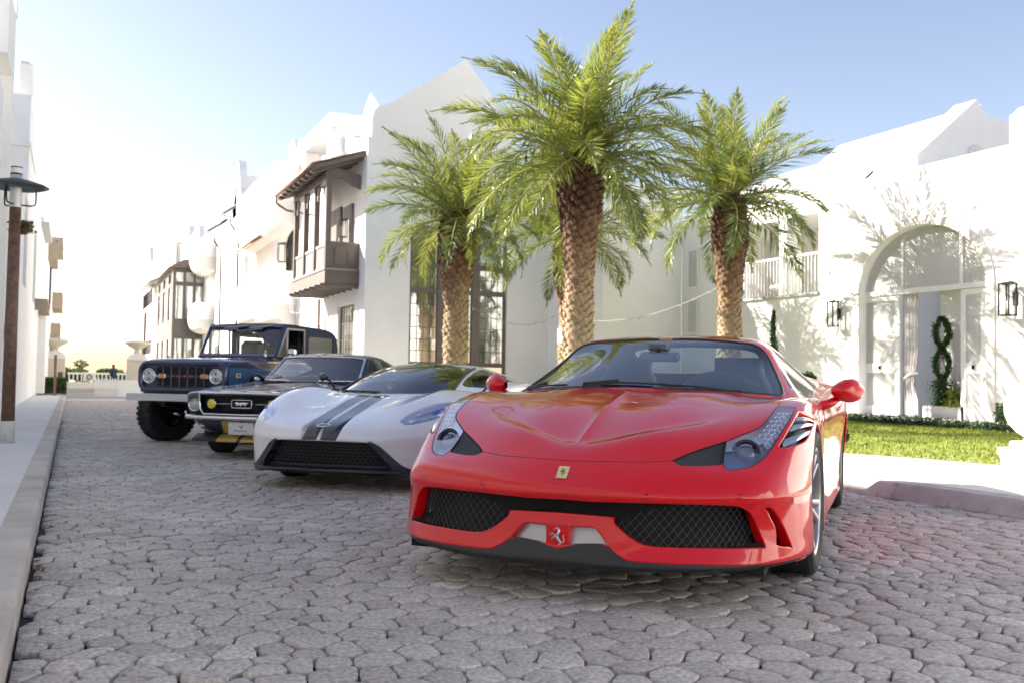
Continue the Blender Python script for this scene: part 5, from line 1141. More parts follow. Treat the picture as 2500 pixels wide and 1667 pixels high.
palm(12.85, 16.45, 4.75, .235, 46, 'right date palm before the recessed balcony', 53, 1.12)
palm(11.6, 21.4, 4.5, .26, 34, 'hindmost shadowed date palm seen behind the tallest one', 64, 1.15)
q = MB(); q.use(mat('tree_wrap', (.62, .56, .46), .8)); q.lathe([(.29, 0), (.30, .02), (.30, .36), (.29, .38), (.24, .38)], n=28); o = q.build('trunk_wrap', None); o.location = (11.6, 21.4, 1.8); tag(o, 'cream band wrapped round the trunk of the hindmost palm', 'wrap')
cable('string_light', ((7.5, 18.5, 2.5), (11.2, 21.4, 2.5), .35), 'string light cable sagging from the left palm to the hindmost palm')
cable('string_light', ((11.5, 21.3, 2.45), (12.7, 16.4, 3.0), .35), 'string light cable rising from the hindmost palm to the right palm')
q = MB(); q.use(mat('speaker_grey', (.2, .22, .24), .6)); q.lathe([(0, -.12), (.04, -.1), (.05, .0), (.03, .1), (0, .12)], n=12); o = q.build('spot_lamp', None); o.location = (13.0, 16.25, 2.75); o.rotation_euler = (.5, .4, 0); tag(o, 'small grey spot lamp strapped to the right palm trunk', 'lamp')
RED_LOOPS = {'hood':[(0.0,6.662),(0.61,6.714),(0.805,6.725),(1.089,6.743),(1.356,6.773),(1.571,6.823),(1.759,6.88),(1.887,6.922),(1.954,7.018),(2.048,7.148),(2.148,7.274),(2.249,7.384),(2.358,7.491),(2.471,7.591),(2.602,7.691),(2.739,7.779),(2.835,7.832),(2.902,7.886),(2.997,7.956),(3.091,8.016),(3.179,8.056),(3.266,8.09),(3.342,8.128),(3.401,8.181),(3.446,8.248),(3.484,8.331),(3.512,8.438),(3.531,8.571),(3.549,8.724),(3.569,8.904),(3.589,9.097),(3.606,9.265),(3.622,9.398),(3.635,9.505),(3.645,9.58),(3.649,9.69),(3.654,9.858),(3.659,10.034),(3.669,10.198),(3.677,10.374),(3.678,10.527),(3.75,13.0),(0.0,13.0)],'mesh':[(1.887,6.922),(1.954,7.018),(2.048,7.148),(2.148,7.274),(2.249,7.384),(2.358,7.491),(2.471,7.591),(2.602,7.691),(2.739,7.779),(2.835,7.832),(2.839,7.705),(2.841,7.531),(2.842,7.357),(2.84,7.18),(2.832,6.989),(2.817,6.837),(2.812,6.811),(2.8,6.774),(2.758,6.744),(2.67,6.722),(2.553,6.7),(2.434,6.682),(2.311,6.67),(2.185,6.663),(2.084,6.666),(2.028,6.683),(1.999,6.713),(1.973,6.752),(1.94,6.81),(1.909,6.876)],'lens':[(2.835,7.832),(2.902,7.886),(2.997,7.956),(3.091,8.016),(3.179,8.056),(3.266,8.09),(3.342,8.128),(3.401,8.181),(3.446,8.248),(3.484,8.331),(3.512,8.438),(3.531,8.571),(3.549,8.724),(3.569,8.904),(3.589,9.097),(3.606,9.265),(3.622,9.398),(3.635,9.505),(3.645,9.58),(4.205,9.218),(4.201,9.08),(4.195,8.875),(4.183,8.626),(4.159,8.362),(4.122,8.125),(4.075,7.94),(4.021,7.792),(3.964,7.661),(3.912,7.543),(3.866,7.432),(3.823,7.327),(3.783,7.23),(3.746,7.145),(3.71,7.066),(3.674,6.992),(3.64,6.921),(3.605,6.855),(3.561,6.788),(3.508,6.715),(3.446,6.639),(3.376,6.571),(3.299,6.515),(3.216,6.467),(3.131,6.432),(3.035,6.413),(2.939,6.409),(2.868,6.421),(2.832,6.453),(2.819,6.506),(2.813,6.573),(2.812,6.665),(2.815,6.767),(2.817,6.837),(2.832,6.989),(2.84,7.18),(2.842,7.357),(2.841,7.531),(2.839,7.705)],'vent':[(4.364,8.844),(4.347,8.576),(4.309,8.27),(4.258,8.04),(4.206,7.876),(4.153,7.736),(4.097,7.609),(4.036,7.478),(3.974,7.352),(3.928,7.254),(3.901,7.198),(3.885,7.165),(3.882,7.134),(3.896,7.09),(3.922,7.047),(3.943,7.017),(3.994,6.989),(4.074,6.948),(4.176,6.909),(4.314,6.871),(4.495,6.825),(4.685,6.785),(4.848,6.76),(4.993,6.754),(5.134,6.781),(5.261,6.857),(5.368,6.98),(5.484,7.144),(5.628,7.415),(5.737,7.918),(5.638,8.926)],'grille':[(0.0,4.306),(0.54,4.244),(0.775,4.288),(1.099,4.333),(1.427,4.354),(1.783,4.351),(2.174,4.331),(2.496,4.305),(2.65,4.289),(2.694,4.282),(2.739,4.269),(2.828,4.249),(2.921,4.221),(3.009,4.174),(3.086,4.104),(3.155,4.02),(3.219,3.926),(3.275,3.823),(3.323,3.716),(3.366,3.605),(3.406,3.491),(3.441,3.375),(3.473,3.254),(3.501,3.124),(3.527,2.99),(3.554,2.859),(3.587,2.733),(3.621,2.606),(3.65,2.482),(3.674,2.35),(3.693,2.217),(3.706,2.121),(3.572,2.14),(3.38,2.164),(3.16,2.19),(2.915,2.214),(2.632,2.239),(2.38,2.255),(2.23,2.259),(2.1,2.263),(1.93,2.269),(1.767,2.276),(1.637,2.285),(1.532,2.299),(1.454,2.322),(1.393,2.355),(1.338,2.402),(1.283,2.467),(1.218,2.556),(1.148,2.666),(1.07,2.805),(0.999,2.943),(0.945,3.057),(0.911,3.137),(0.899,3.353),(0.899,3.353),(0.839,3.359),(0.751,3.368),(0.651,3.376),(0.528,3.384),(0.393,3.39),(0.297,3.394),(0.0,3.413)],'slot':[(3.731,3.99),(3.766,3.995),(3.814,4.0),(3.86,3.989),(3.894,3.963),(3.924,3.924),(3.959,3.86),(4.0,3.778),(4.045,3.678),(4.093,3.545),(4.147,3.369),(4.202,3.17),(4.253,2.977),(4.3,2.789),(4.344,2.598),(4.388,2.409),(4.433,2.201),(4.48,1.98),(4.516,1.81),(4.438,1.876),(4.335,1.951),(4.223,2.003),(4.118,2.051),(4.036,2.116),(3.981,2.166),(3.998,2.385),(4.014,2.633),(4.013,2.784),(3.996,2.926),(3.952,3.109),(3.896,3.318),(3.835,3.591)],'silver':[(0.0,2.925),(0.279,2.951),(0.419,2.964),(0.568,2.964),(0.627,2.935),(0.664,2.869),(0.715,2.74),(0.766,2.588),(0.821,2.428),(0.863,2.3),(0.768,2.305),(0.632,2.3),(0.456,2.265),(0.309,2.229),(0.0,2.113)],'splitter':[(0.0,2.031),(0.309,2.229),(0.456,2.265),(0.632,2.3),(0.768,2.305),(0.882,2.264),(0.924,2.158),(0.981,2.024),(1.038,1.914),(1.098,1.814),(1.144,1.727),(1.21,1.66),(1.322,1.633),(1.473,1.621),(1.663,1.596),(1.899,1.57),(2.206,1.546),(2.553,1.503),(2.89,1.433),(3.23,1.351),(3.577,1.273),(3.914,1.193),(4.204,1.153),(4.462,1.117),(4.698,1.046),(4.926,0.944),(5.221,0.729),(5.605,0.286),(4.75,0.0),(0.0,0.0)],'_pts':{'badge_a':[0.0,6.298],'badge_b':[0.081,6.291],'badge_c':[0.083,5.758],'badge_d':[0.0,5.765],'lamp':[3.258,7.274],'led0':[3.775,8.997],'led1':[3.918,8.883],'led2':[4.076,8.781],'led3':[3.736,8.68],'led4':[3.871,8.558],'led5':[3.677,8.408],'led6':[3.817,8.276],'led7':[3.948,8.166],'led8':[3.622,8.142],'led9':[3.749,8.044],'led10':[3.895,7.951],'led11':[3.569,7.952],'led12':[3.703,7.86],'led13':[3.831,7.787],'led14':[3.513,7.775],'led15':[3.641,7.694],'led16':[3.762,7.627],'led17':[3.7,7.482],'led18':[3.651,7.339]}}
GT_LOOPS = {'lens':[(2.794,5.332),(2.936,5.133),(3.135,4.938),(3.384,4.921),(3.678,4.968),(4.027,5.037),(4.354,5.127),(4.523,5.233),(4.597,5.322),(4.901,6.064),(4.878,6.332),(4.814,6.654),(4.726,6.764),(4.621,6.768),(4.498,6.737),(4.337,6.642),(4.095,6.488),(3.834,6.363),(3.611,6.274),(3.4,6.176),(3.182,6.037),(2.997,5.885),(2.88,5.715)]}
# ------------------------------------------------------------------ red sports car: control nets (car frame: x to its left side, y towards its tail, z up; front axle at y = 0)
RED_NOSE = [
 [(0,-1.02,.135),(.25,-1.01,.137),(.50,-.955,.142),(.70,-.865,.15),(.83,-.72,.155),(.92,-.54,.16),(.955,-.37,.165)],
 [(0,-1.085,.165),(.25,-1.075,.165),(.50,-1.01,.165),(.70,-.905,.17),(.845,-.755,.175),(.935,-.56,.185),(.965,-.38,.20)],
 [(0,-1.07,.225),(.25,-1.055,.225),(.50,-.99,.225),(.70,-.89,.228),(.845,-.745,.235),(.935,-.545,.245),(.966,-.385,.27)],
 [(0,-1.035,.32),(.25,-1.02,.32),(.50,-.955,.32),(.70,-.865,.325),(.835,-.745,.33),(.93,-.54,.34),(.96,-.39,.36)],
 [(0,-1.03,.405),(.25,-1.018,.405),(.50,-.955,.405),(.70,-.866,.405),(.832,-.755,.41),(.925,-.54,.42),(.957,-.38,.44)],
 [(0,-1.045,.452),(.25,-1.030,.452),(.50,-.965,.453),(.71,-.872,.456),(.842,-.745,.462),(.925,-.52,.48),(.955,-.35,.52)],
 [(0,-.992,.522),(.25,-.975,.525),(.48,-.915,.525),(.70,-.815,.53),(.845,-.655,.54),(.925,-.43,.575),(.957,-.27,.61)],
 [(0,-.905,.592),(.24,-.880,.592),(.45,-.825,.588),(.66,-.715,.590),(.845,-.52,.635),(.925,-.31,.675),(.957,-.15,.69)],
 [(0,-.775,.655),(.24,-.755,.668),(.45,-.69,.670),(.655,-.575,.680),(.840,-.355,.735),(.925,-.18,.745),(.957,-.03,.725)],
 [(0,-.58,.725),(.25,-.56,.742),(.45,-.51,.735),(.66,-.41,.745),(.842,-.20,.787),(.928,-.03,.775),(.957,.09,.715)],
 [(0,-.34,.795),(.26,-.33,.808),(.46,-.28,.793),(.665,-.18,.798),(.845,0,.825),(.935,.13,.79),(.960,.20,.67)],
 [(0,-.08,.842),(.27,-.07,.852),(.47,-.03,.835),(.67,.06,.826),(.852,.22,.840),(.943,.29,.785),(.965,.30,.58)],
 [(0,.17,.872),(.28,.19,.872),(.49,.25,.855),(.69,.38,.836),(.872,.46,.838),(.948,.47,.76),(.968,.37,.40)],
 [(0,.30,.882),(.28,.33,.880),(.50,.41,.862),(.71,.56,.838),(.872,.66,.832),(.950,.63,.74),(.970,.39,.16)],
]
RED_CABIN = [
 [(0,.150,.868),(.28,.185,.866),(.55,.33,.852),(.775,.555,.832),(.835,.66,.826),(.895,.70,.80)],
 [(0,.47,.985),(.27,.50,.982),(.52,.615,.958),(.715,.79,.925),(.795,.90,.885),(.900,.96,.81)],
 [(0,.80,1.098),(.25,.825,1.094),(.47,.91,1.073),(.645,1.0,1.034),(.745,1.12,.955),(.905,1.20,.82)],
 [(0,1.06,1.172),(.23,1.075,1.169),(.43,1.11,1.156),(.588,1.15,1.128),(.715,1.29,1.015),(.91,1.38,.835)],
 [(0,1.45,1.212),(.22,1.45,1.209),(.41,1.46,1.195),(.560,1.49,1.160),(.70,1.57,1.035),(.915,1.62,.85)],
 [(0,1.90,1.185),(.21,1.90,1.18),(.39,1.92,1.165),(.52,1.95,1.12),(.68,2.0,1.0),(.92,1.98,.875)],
 [(0,2.50,1.01),(.20,2.50,1.008),(.38,2.5,1.0),(.52,2.5,.985),(.74,2.5,.95),(.95,2.45,.89)],
 [(0,3.15,.90),(.22,3.15,.90),(.42,3.14,.90),(.6,3.12,.90),(.80,3.05,.885),(.95,2.95,.83)],
]
RED_POSE = (2.591, 4.181, 46.27)
RED_WB = 2.70
def red_disp(P):
    """hood relief: hollow centre bounded by a U shaped crease, fine central fold, bumper crease"""
    x, y = P[..., 0], P[..., 1]; z = P[..., 2]
    edge = -.80 + .9 * np.abs(x) ** 1.55 * 1.0          # y of the U edge at this x
    s = (y - edge); inside = 1 / (1 + np.exp(-np.clip(s / .022, -40, 40)))
    fade = np.clip((.25 - y) / .45, 0, 1) * np.clip((z - .5) / .08, 0, 1)
    D = np.zeros_like(P); D[..., 2] = -.026 * inside * fade * np.exp(-(np.abs(x) / .52) ** 6)
    D[..., 2] += .012 * inside * fade * np.exp(-np.abs(x) / .03)
    return D
# ------------------------------------------------------------------ shared car pieces
M_tyre = mat('tyre_rubber', (.022, .022, .023), .75, noise=(40, .3), bump=(80, .3, .002))
M_chrome = mat('chrome', (.75, .75, .76), .08, 1.0)
M_blk = mat('black_plastic', (.018, .018, .019), .45)
M_blkm = mat('matt_black', (.008, .008, .009), .8)
M_lin = mat('dark_lining', (.03, .032, .036), .85)
M_silver = mat('satin_silver', (.42, .42, .43), .35, .8, noise=(300, .06))
M_lens = glass('headlight_glass', (.95, .97, 1.0), .14, .0, 1.6)
M_screen = glass('windscreen_glass', (.62, .71, .78), .06, .0, 1.5)
M_clear = glass('clear_window_glass', (.88, .92, .90), .04, .0, 1.5)
M_cabin = mat('cabin_trim', (.035, .037, .042), .6)
def nbasis(n):
    n = Vector(n).normalized(); a = n.cross(Vector((0, 0, 1))) if abs(n.z) < .9 else n.cross(Vector((1, 0, 0))); a.normalize(); b = n.cross(a); return Matrix((a, b, n)).transposed().to_4x4()
def at(p, n): return Matrix.Translation(Vector(p)) @ nbasis(n)
def disc(q, p, n, prof, seg=20): q.lathe(prof, at(p, n), seg)
def sub_empty_mesh(name, parent): pass
def wheel(parent, x, y, r, w, rr, side, rimmat, spokes=5, hub=None, tread=None, lugs=False, steer=0.0, knobs=False, double=True, rimdepth=.05):
    """side: +1 outer face towards +x"""
    T = Matrix.Translation((x, y, r)) @ Matrix.Rotation(steer, 4, 'Z') @ Matrix.Rotation(math.pi / 2 * side, 4, 'Y')   # local z -> outward
    q = MB(); q.use(M_tyre); h = w / 2; s = .018
    prof = [(rr, -h * .80), (rr + .012, -h * .9), (r - s * 2.2, -h), (r - s * .8, -h * .95), (r, -h * .80)]
    nk = 5
    for k in range(nk):
        a0 = -h * .78 + 2 * h * .78 * k / nk; a1 = -h * .78 + 2 * h * .78 * (k + 1) / nk
        prof += [(r, a0), (r, a1 - .008), (r - .007, a1 - .007), (r - .007, a1 - .001)] if k < nk - 1 else [(r, a0), (r, a1)]
    prof += [(r, h * .80), (r - s * .8, h * .95), (r - s * 2.2, h), (rr + .012, h * .9), (rr, h * .80)]
    q.lathe(prof, T, 56, False)
    if knobs:
        for k in range(34):
            a = 2 * math.pi * k / 34
            for sg in (-1, 1): q.box((r - .004, -.022, sg * h * .62 - .03), (r + .012, .022, sg * h * .62 + .03), T @ Matrix.Rotation(a + .05 * sg, 4, 'Z'))
            for sg in (-1, 1): q.box((r - .02, -.02, sg * h * .97 - .012), (r + .002, .02, sg * h * .97 + .006), T @ Matrix.Rotation(a + .05 * sg, 4, 'Z'))
    ty = q.build('wheel', M_tyre, parent)
    q = MB(); q.use(rimmat); d = h * .86
    q.lathe([(rr + .004, d + .004), (rr - .008, d + .006), (rr - .014, d - .004), (rr - .022, d - .03), (rr - .03, -d)], T, 48)
    for k in range(spokes):
        a = 2 * math.pi * k / spokes
        for off in ((-.13, .13) if double else (0,)):
            TT = T @ Matrix.Rotation(a, 4, 'Z'); P = []
            n = 5; wdt = .016 if double else .03
            for i in range(n):
                t = i / (n - 1); rad = .05 + (rr - .07) * t; ang = off * (1 + .4 * t); zz = d - rimdepth * (1 - t) ** .8 * .6
                P.append((rad * math.cos(ang), rad * math.sin(ang), zz, wdt * (1 + .4 * t)))
            V = []
            for (px_, py_, pz, pw) in P: V += [(px_, py_ - pw, pz - .008), (px_, py_ + pw, pz - .008), (px_, py_ + pw * .6, pz), (px_, py_ - pw * .6, pz), (px_, py_, pz - .035)]
            V = [TT @ Vector(v) for v in V]; F = []
            for i in range(n - 1):
                b0, b1 = i * 5, i * 5 + 5
                for (u_, v_) in ((0, 3), (3, 2), (2, 1), (1, 4), (4, 0)): F.append((b0 + u_, b0 + v_, b1 + v_, b1 + u_))
            q.mesh(V, F, True)
    q.lathe([(0, d - rimdepth * .5 + .012), (.03, d - rimdepth * .5 + .01), (.055, d - rimdepth * .55), (.06, d - .09)], T, 24)
    rim = q.build('rim', rimmat, ty)
    q = MB(); q.use(mat('brake_disc', (.25, .25, .25), .4, .8)); q.lathe([(0, d - .1), (rr * .78, d - .1), (rr * .78, d - .125)], T, 36); q.use(M_blkm); q.lathe([(rr - .03, -d * .5), (0, -d * .5)], T, 30); q.build('brake_disc', None, ty)
    return ty
def seat(parent, x, y, z0, z1, w, m, holes=False):
    q = MB(); q.use(m); n = 8; sec = []
    for i in range(n + 1):
        t = i / n; zz = z0 + (z1 - z0) * t; ww = w * (1.0 if t < .55 else 1 - .55 * (t - .55) / .45 if t < .95 else .62); yy = y + .16 * t
        sec.append([(x - ww / 2, yy + .02, zz), (x - ww / 2 * .8, yy - .05 - .03 * math.sin(t * 3), zz), (x, yy - .01, zz), (x + ww / 2 * .8, yy - .05 - .03 * math.sin(t * 3), zz), (x + ww / 2, yy + .02, zz), (x + ww / 2 * .8, yy + .10, zz), (x - ww / 2 * .8, yy + .10, zz)])
    V = [p for s in sec for p in s]; F = [tuple(range(7)), tuple(n * 7 + k for k in range(6, -1, -1))]
    for i in range(n):
        for k in range(7): F.append((i * 7 + k, (i + 1) * 7 + k, (i + 1) * 7 + (k + 1) % 7, i * 7 + (k + 1) % 7))
    q.mesh(V, F, True); q.box((x - w / 2, y - .42, z0 - .05), (x + w / 2, y + .05, z0 + .12), bev=.03)
    return q.build('seat', m, parent)
def loft(q, rows, close=False):
    nn = len(rows[0]); V = [p for r in rows for p in r]; F = []
    for i in range(len(rows) - 1):
        for k in range(nn if close else nn - 1): F.append((i * nn + k, i * nn + (k + 1) % nn, (i + 1) * nn + (k + 1) % nn, (i + 1) * nn + k))
    q.mesh(V, F, True)
def mirror_pod(parent, side, foot, tip, size, m, glassm=None, name='wing_mirror', h=.12, arm=None):
    """streamlined mirror shell from foot to tip (car frame, +x side)"""
    q = MB(); q.use(m); f = Vector(foot); t = Vector(tip); rows = []; N = 12
    for i in range(N + 1):
        u = i / N; c = f.lerp(t, u); hh = h / 2 * (math.sin(math.pi * min(1, (.08 + .90 * u)) ** .9) ** .6) * (.55 + .6 * u); dd = size * (.3 + .7 * math.sin(math.pi * min(1, .1 + .85 * u))) 
        ring = []
        for k in range(16):
            a = 2 * math.pi * k / 16; ca, sa = math.cos(a), math.sin(a); yy = (-dd * max(0, ca) * 1.0 + dd * .25 * max(0, -ca)); ring.append((side * c.x, c.y + yy, c.z + hh * sa))
        rows.append(ring if side > 0 else ring[::-1])
    loft(q, rows, True); q.mesh(rows[-1], [tuple(range(16))], True)
    o = q.build(name, m, parent); return o

# ------------------------------------------------------------------ the red sports car
PAINT_R = car_paint('red_paint', (.70, .002, .006), 0.0, .0, .4); PAINT_R.node_tree.nodes['Principled BSDF'].inputs['Specular IOR Level'].default_value = .15
def wires(S, loop, off, pitch, r, m, parent, dirs=(1, -1), side=1, ur=None, name='wire_mesh'):
    """diagonal wires on an offset surface, clipped by the uv loop (worked in arc-length scaled uv)"""
    L = np.array(loop); u0, v0 = L.min(0); u1, v1 = L.max(0); sx = np.linalg.norm(S.pos(u1 * .5 + u0 * .5 + .2, (v0 + v1) / 2) - S.pos((u0 + u1) / 2 - .2, (v0 + v1) / 2)) / .4; sz = np.linalg.norm(S.pos((u0 + u1) / 2, (v0 + v1) / 2 + .2) - S.pos((u0 + u1) / 2, (v0 + v1) / 2 - .2)) / .4
    q = MB(); q.use(m); W, H = (u1 - u0) * sx, (v1 - v0) * sz; n = int((W + H) / pitch)
    for dr in dirs:
        for k in range(1, n):
            c = k * pitch; pts = []
            for j in range(41):
                b = H * j / 40; a = c - b if dr > 0 else c - (H - b)
                if not (0 <= a <= W): 
                    if len(pts) > 1: q.tube(pts, r, 4, False)
                    pts = []; continue
                u, v = u0 + a / sx, v0 + b / sz
                if inpoly(u, v, loop):
                    p = S.pos(u, v) - S.nor(u, v) * off; pts.append((p[0] * side, p[1], p[2]))
                else:
                    if len(pts) > 1: q.tube(pts, r, 4, False)
                    pts = []
            if len(pts) > 1: q.tube(pts, r, 4, False)
    return tag(q.build(name, m, parent), kind='stuff')
def invyz(S, y, z, a=1, b=2):
    D = (S.P[..., a] - y) ** 2 + (S.P[..., b] - z) ** 2; i = np.unravel_index(D.argmin(), D.shape); return (i[1] / (S.fu - 1) * (S.nu - 1), i[0] / (S.fv - 1) * (S.nv - 1))
def red_car():
    c = empty('sports_car', (RED_POSE[0], RED_POSE[1], 0), -R(RED_POSE[2]), 'glossy red mid-engined sports car nearest the camera with a wide black mesh grille', 'car')
    S = Surf(RED_NOSE, disp=red_disp, fine=(261, 181)); K = Surf(RED_CABIN); B = RED_LOOPS
    loops = {k: B[k] for k in ('hood', 'mesh', 'lens', 'vent', 'grille', 'slot', 'silver', 'splitter')}
    V, T, lab = trim(S, loops, 64, 110)
    panel('bumper_and_wings', S, V, sel(T, lab, ''), PAINT_R, c, 0, gap=.0012, flange=.05, roundf=.006)
    panel('bonnet', S, V, sel(T, lab, 'hood'), PAINT_R, c, 0, gap=.0032, flange=.02, roundf=.002)
    q = MB(); q.use(M_blkm); HP = [(S.pos(u, v) - S.nor(u, v) * .0035) for u, v in B['hood'] if v < 12.9]
    for s in (-1, 1): q.tube([(p[0] * s, p[1], p[2]) for p in HP], .0042, 6)
    q.build('bonnet_gap_shade', None, c)  # black tube laid under the bonnet gap to paint its shade
    panel('splitter', S, V, sel(T, lab, 'splitter'), M_blk, c, 0, gap=0, flange=.03, roundf=.004, off=-.004)
    panel('grille_backing', S, V, sel(T, lab, 'grille'), M_blkm, c, 0, off=-.10, flip=False); panel('slot_backing', S, V, sel(T, lab, 'slot'), M_blkm, c, 0, off=-.06)
    panel('lower_intake_plate', S, V, sel(T, lab, 'silver'), M_silver, c, 0, off=-.035)
    M_pm = mat('perforated_black', (.012, .012, .013), .5); M_wire = mat('grille_wire', (.16, .16, .165), .35, .7)
    GW = [(.93, 3.15), (1.3, 3.6), (1.9, 3.95), (2.6, 4.1), (3.1, 4.0), (3.35, 3.5), (3.53, 2.7), (3.6, 2.28), (2.5, 2.3), (1.5, 2.35), (1.2, 2.6)]
    for sd_ in (1, -1): wires(S, [p for p in GW], .05, .036, .0011, M_wire, c, side=sd_, dirs=(-1,)); wires(S, [p for p in GW], .052, .036, .0007, M_wire, c, side=sd_, dirs=(1,))
    # twin radiator shrouds behind the mesh
    q = MB(); q.use(M_blk)
    for s in (-1, 1): q.tube([(s * .30, -.86, .33), (s * .34, -.84, .30), (s * .40, -.82, .24), (s * .42, -.8, .2)], [.012, .03, .035, .03], 10)
    q.build('cooling_duct', None, c)
    for s in (1, -1):
        panel('headlight_mesh', S, V, sel(T, lab, 'mesh'), M_pm, c, s, off=-.010); wires(S, B['mesh'], .006, .0085, .0009, mat('mesh_sheen', (.09, .09, .1), .3, .5), c, side=s)
        # headlight: housing, lens, projector, leds
        TL = sel(T, lab, 'lens'); vc = V[TL].mean(1)[:, 1]; hs = panel('headlight', S, V, TL[vc < 7.55], mat('lamp_bowl', (.16, .18, .30), .2, .8), c, s, off=-.030, gap=.001); panel('led_tray', S, V, TL[vc >= 7.55], mat('led_tray', (.66, .69, .76), .25, .6), hs, s, off=-.020)
        q = MB(); q.use(M_blkm); q.tube([tuple((S.pos(u, v) - S.nor(u, v) * .003) * np.array([s, 1, 1])) for u, v in B['lens']], .0042, 5, closed=True); q.build('lamp_seal', None, hs)
        gl = panel('lens', S, V, sel(T, lab, 'lens'), M_lens, hs, s, gap=.0018, flange=.006, roundf=.003)
        P = B['_pts']; q = MB(); u, v = P['lamp']; p = S.pos(u, v); n = S.nor(u, v)
        nn = Vector((.12, -1, .12)).normalized(); mm = Vector((s, 1, 1)); 
        def T_(p, n, o): p = Vector(p) - Vector(n) * o; return (p.x * s, p.y, p.z)
        q.use(mat('lamp_shroud', (.03, .035, .06), .2, .3)); disc(q, T_(p, n, .022), (nn.x * s, nn.y, nn.z), [(.066, -.004), (.062, .006), (.050, .0), (.046, -.02)], 28)
        q.use(mat('projector_lens', (.12, .13, .2), .03, 0, coat=1)); disc(q, T_(p, n, .030), (nn.x * s, nn.y, nn.z), [(.045, -.004), (.038, .012), (.024, .022), (.010, .027), (0, .028)], 28)
        q.build('projector', None, hs)
        q = MB()
        for j in range(19):
            u, v = P['led%d' % j]; p = S.pos(u, v); n = S.nor(u, v); nv = (n[0] * s, n[1], n[2]); fw = Vector((.1 * s, -1, .35)).normalized(); nn2 = (Vector(nv) * .6 + fw * .4)
            q.use(M_chrome); disc(q, T_(p, n, .014), nn2, [(.0155, -.004), (.0155, .003), (.0115, .002), (.0115, -.006)], 14); q.use(mat('led_cell', (.30, .27, .36), .15, .0, coat=1)); disc(q, T_(p, n, .014), nn2, [(.0114, -.002), (.005, .0015), (0, .003)], 12)
        q.use(mat('lamp_rib', (.5, .55, .62), .15, .9))
        L = B['lens']; 
        for j in range(7):
            a = B['_pts']['led%d' % (0, 3, 5, 8, 11, 14, 17)[j]]; b_ = B['_pts']['led%d' % (2, 4, 7, 10, 13, 16, 18)[j]]; pts = []
            for t in (-.35, 0, .33, .66, 1.0, 1.3):
                u = a[0] + (b_[0] - a[0]) * t; v = a[1] + (b_[1] - a[1]) * t - .085
                if inpoly(u, v, L): pts.append(T_(S.pos(u, v), S.nor(u, v), .016))
            if len(pts) > 1: q.tube(pts, .0016, 5)
        # bright rim following the lens edge
        rim = []
        for (u, v) in L[18:]: rim.append(T_(S.pos(u, v), S.nor(u, v), .004))
        q.tube(rim, .0035, 6); q.build('lamp_cells', None, hs)
        # vent louvres on the wing
        panel('vent_backing', S, V, sel(T, lab, 'vent'), M_blk, c, s, off=-.035)
        VL = np.array(B['vent']); 
        def pv(a, b_, o):
            ua = VL[:, 0]; t = b_; v0, v1 = VL[:, 1].min(), VL[:, 1].max(); v = v0 + (v1 - v0) * t
            xs = []; n_ = len(VL)
            for i in range(n_):
                p_, r_ = VL[i], VL[(i + 1) % n_]
                if (p_[1] > v) != (r_[1] > v): xs.append(p_[0] + (r_[0] - p_[0]) * (v - p_[1]) / (r_[1] - p_[1]))
            if len(xs) < 2: return None
            u = min(xs) + (max(xs) - min(xs)) * a; return T_(S.pos(u, v), S.nor(u, v), o)
        for t0 in (.10, .34, .56):
            q = MB(); q.use(mat('polished_louvre', (.62, .62, .60), .12, 1.0)); rows = []
            for a in (.06, .3, .5, .7, .95):
                r_ = [pv(a, t0 + .02, .004), pv(a, t0 + .08, .001), pv(a, t0 + .15, .006), pv(a, t0 + .2, .024)]
                if all(r_): rows.append(r_)
            if len(rows) > 1: loft(q, rows); q.build('louvre', None, c)
    # number-one details: badge, prancing horse, parking sensors
    P = B['_pts']; q = MB(); q.use(M_chrome); n = Vector(S.nor(0.0, P['badge_a'][1])); pc = Vector(S.pos(0, P['badge_a'][1] * .5 + P['badge_d'][1] * .5)); up = Vector((0, n.z * -1, -n.y)).normalized() * -1
    up = Vector((0, 1, 0)) - n * n.y; up.normalize(); rt = Vector((1, 0, 0)); w_, h_ = .024, .034
    def bp(a, b_, o): return pc + rt * a + up * b_ + n * o
    def plate(w_, h_, o0, o1): 
        A = [bp(-w_, -h_, o1), bp(w_, -h_, o1), bp(w_, h_, o1), bp(-w_, h_, o1)]; Bq = [bp(-w_, -h_, o0), bp(w_, -h_, o0), bp(w_, h_, o0), bp(-w_, h_, o0)]; q.face(A)
        for i in range(4): j = (i + 1) % 4; q.face([Bq[i], Bq[j], A[j], A[i]])
    plate(w_, h_, -.002, .004); q.use(mat('badge_yellow', (.75, .62, .18), .3, coat=1)); plate(w_ - .003, h_ - .003, .0035, .0048); q.use(mat('badge_ink', (.01, .02, .03), .4))
    def horse(f, k, o, r):
        J = lambda L: [f((x - 145) * k, (925 - y) * k, o) for x, y in L]
        q.tube(J([(97, 822), (125, 808), (150, 800), (168, 830), (158, 868), (135, 892)]), [r * .8, r * 1.3, r * 1.7, r * 2.0, r * 2.3, r * 2.6], 6)
        q.tube(J([(130, 880), (145, 915), (170, 955), (195, 980)]), [r * 2.4, r * 2.5, r * 2.0, r * 2.2], 6)
        for L in ([(115, 890), (80, 868), (58, 880), (55, 905)], [(118, 905), (82, 920), (72, 945)], [(190, 985), (165, 1000), (172, 1030), (150, 1045), (140, 1068)], [(185, 980), (150, 1008), (118, 1022), (92, 1018)], [(200, 985), (228, 968), (232, 930), (214, 900), (230, 880)]):
            q.tube(J(L), [r * 1.3] + [r * .8] * (len(L) - 1), 5)
    horse(bp, .00013, .0052, .0011); q.build('nose_badge', None, c)
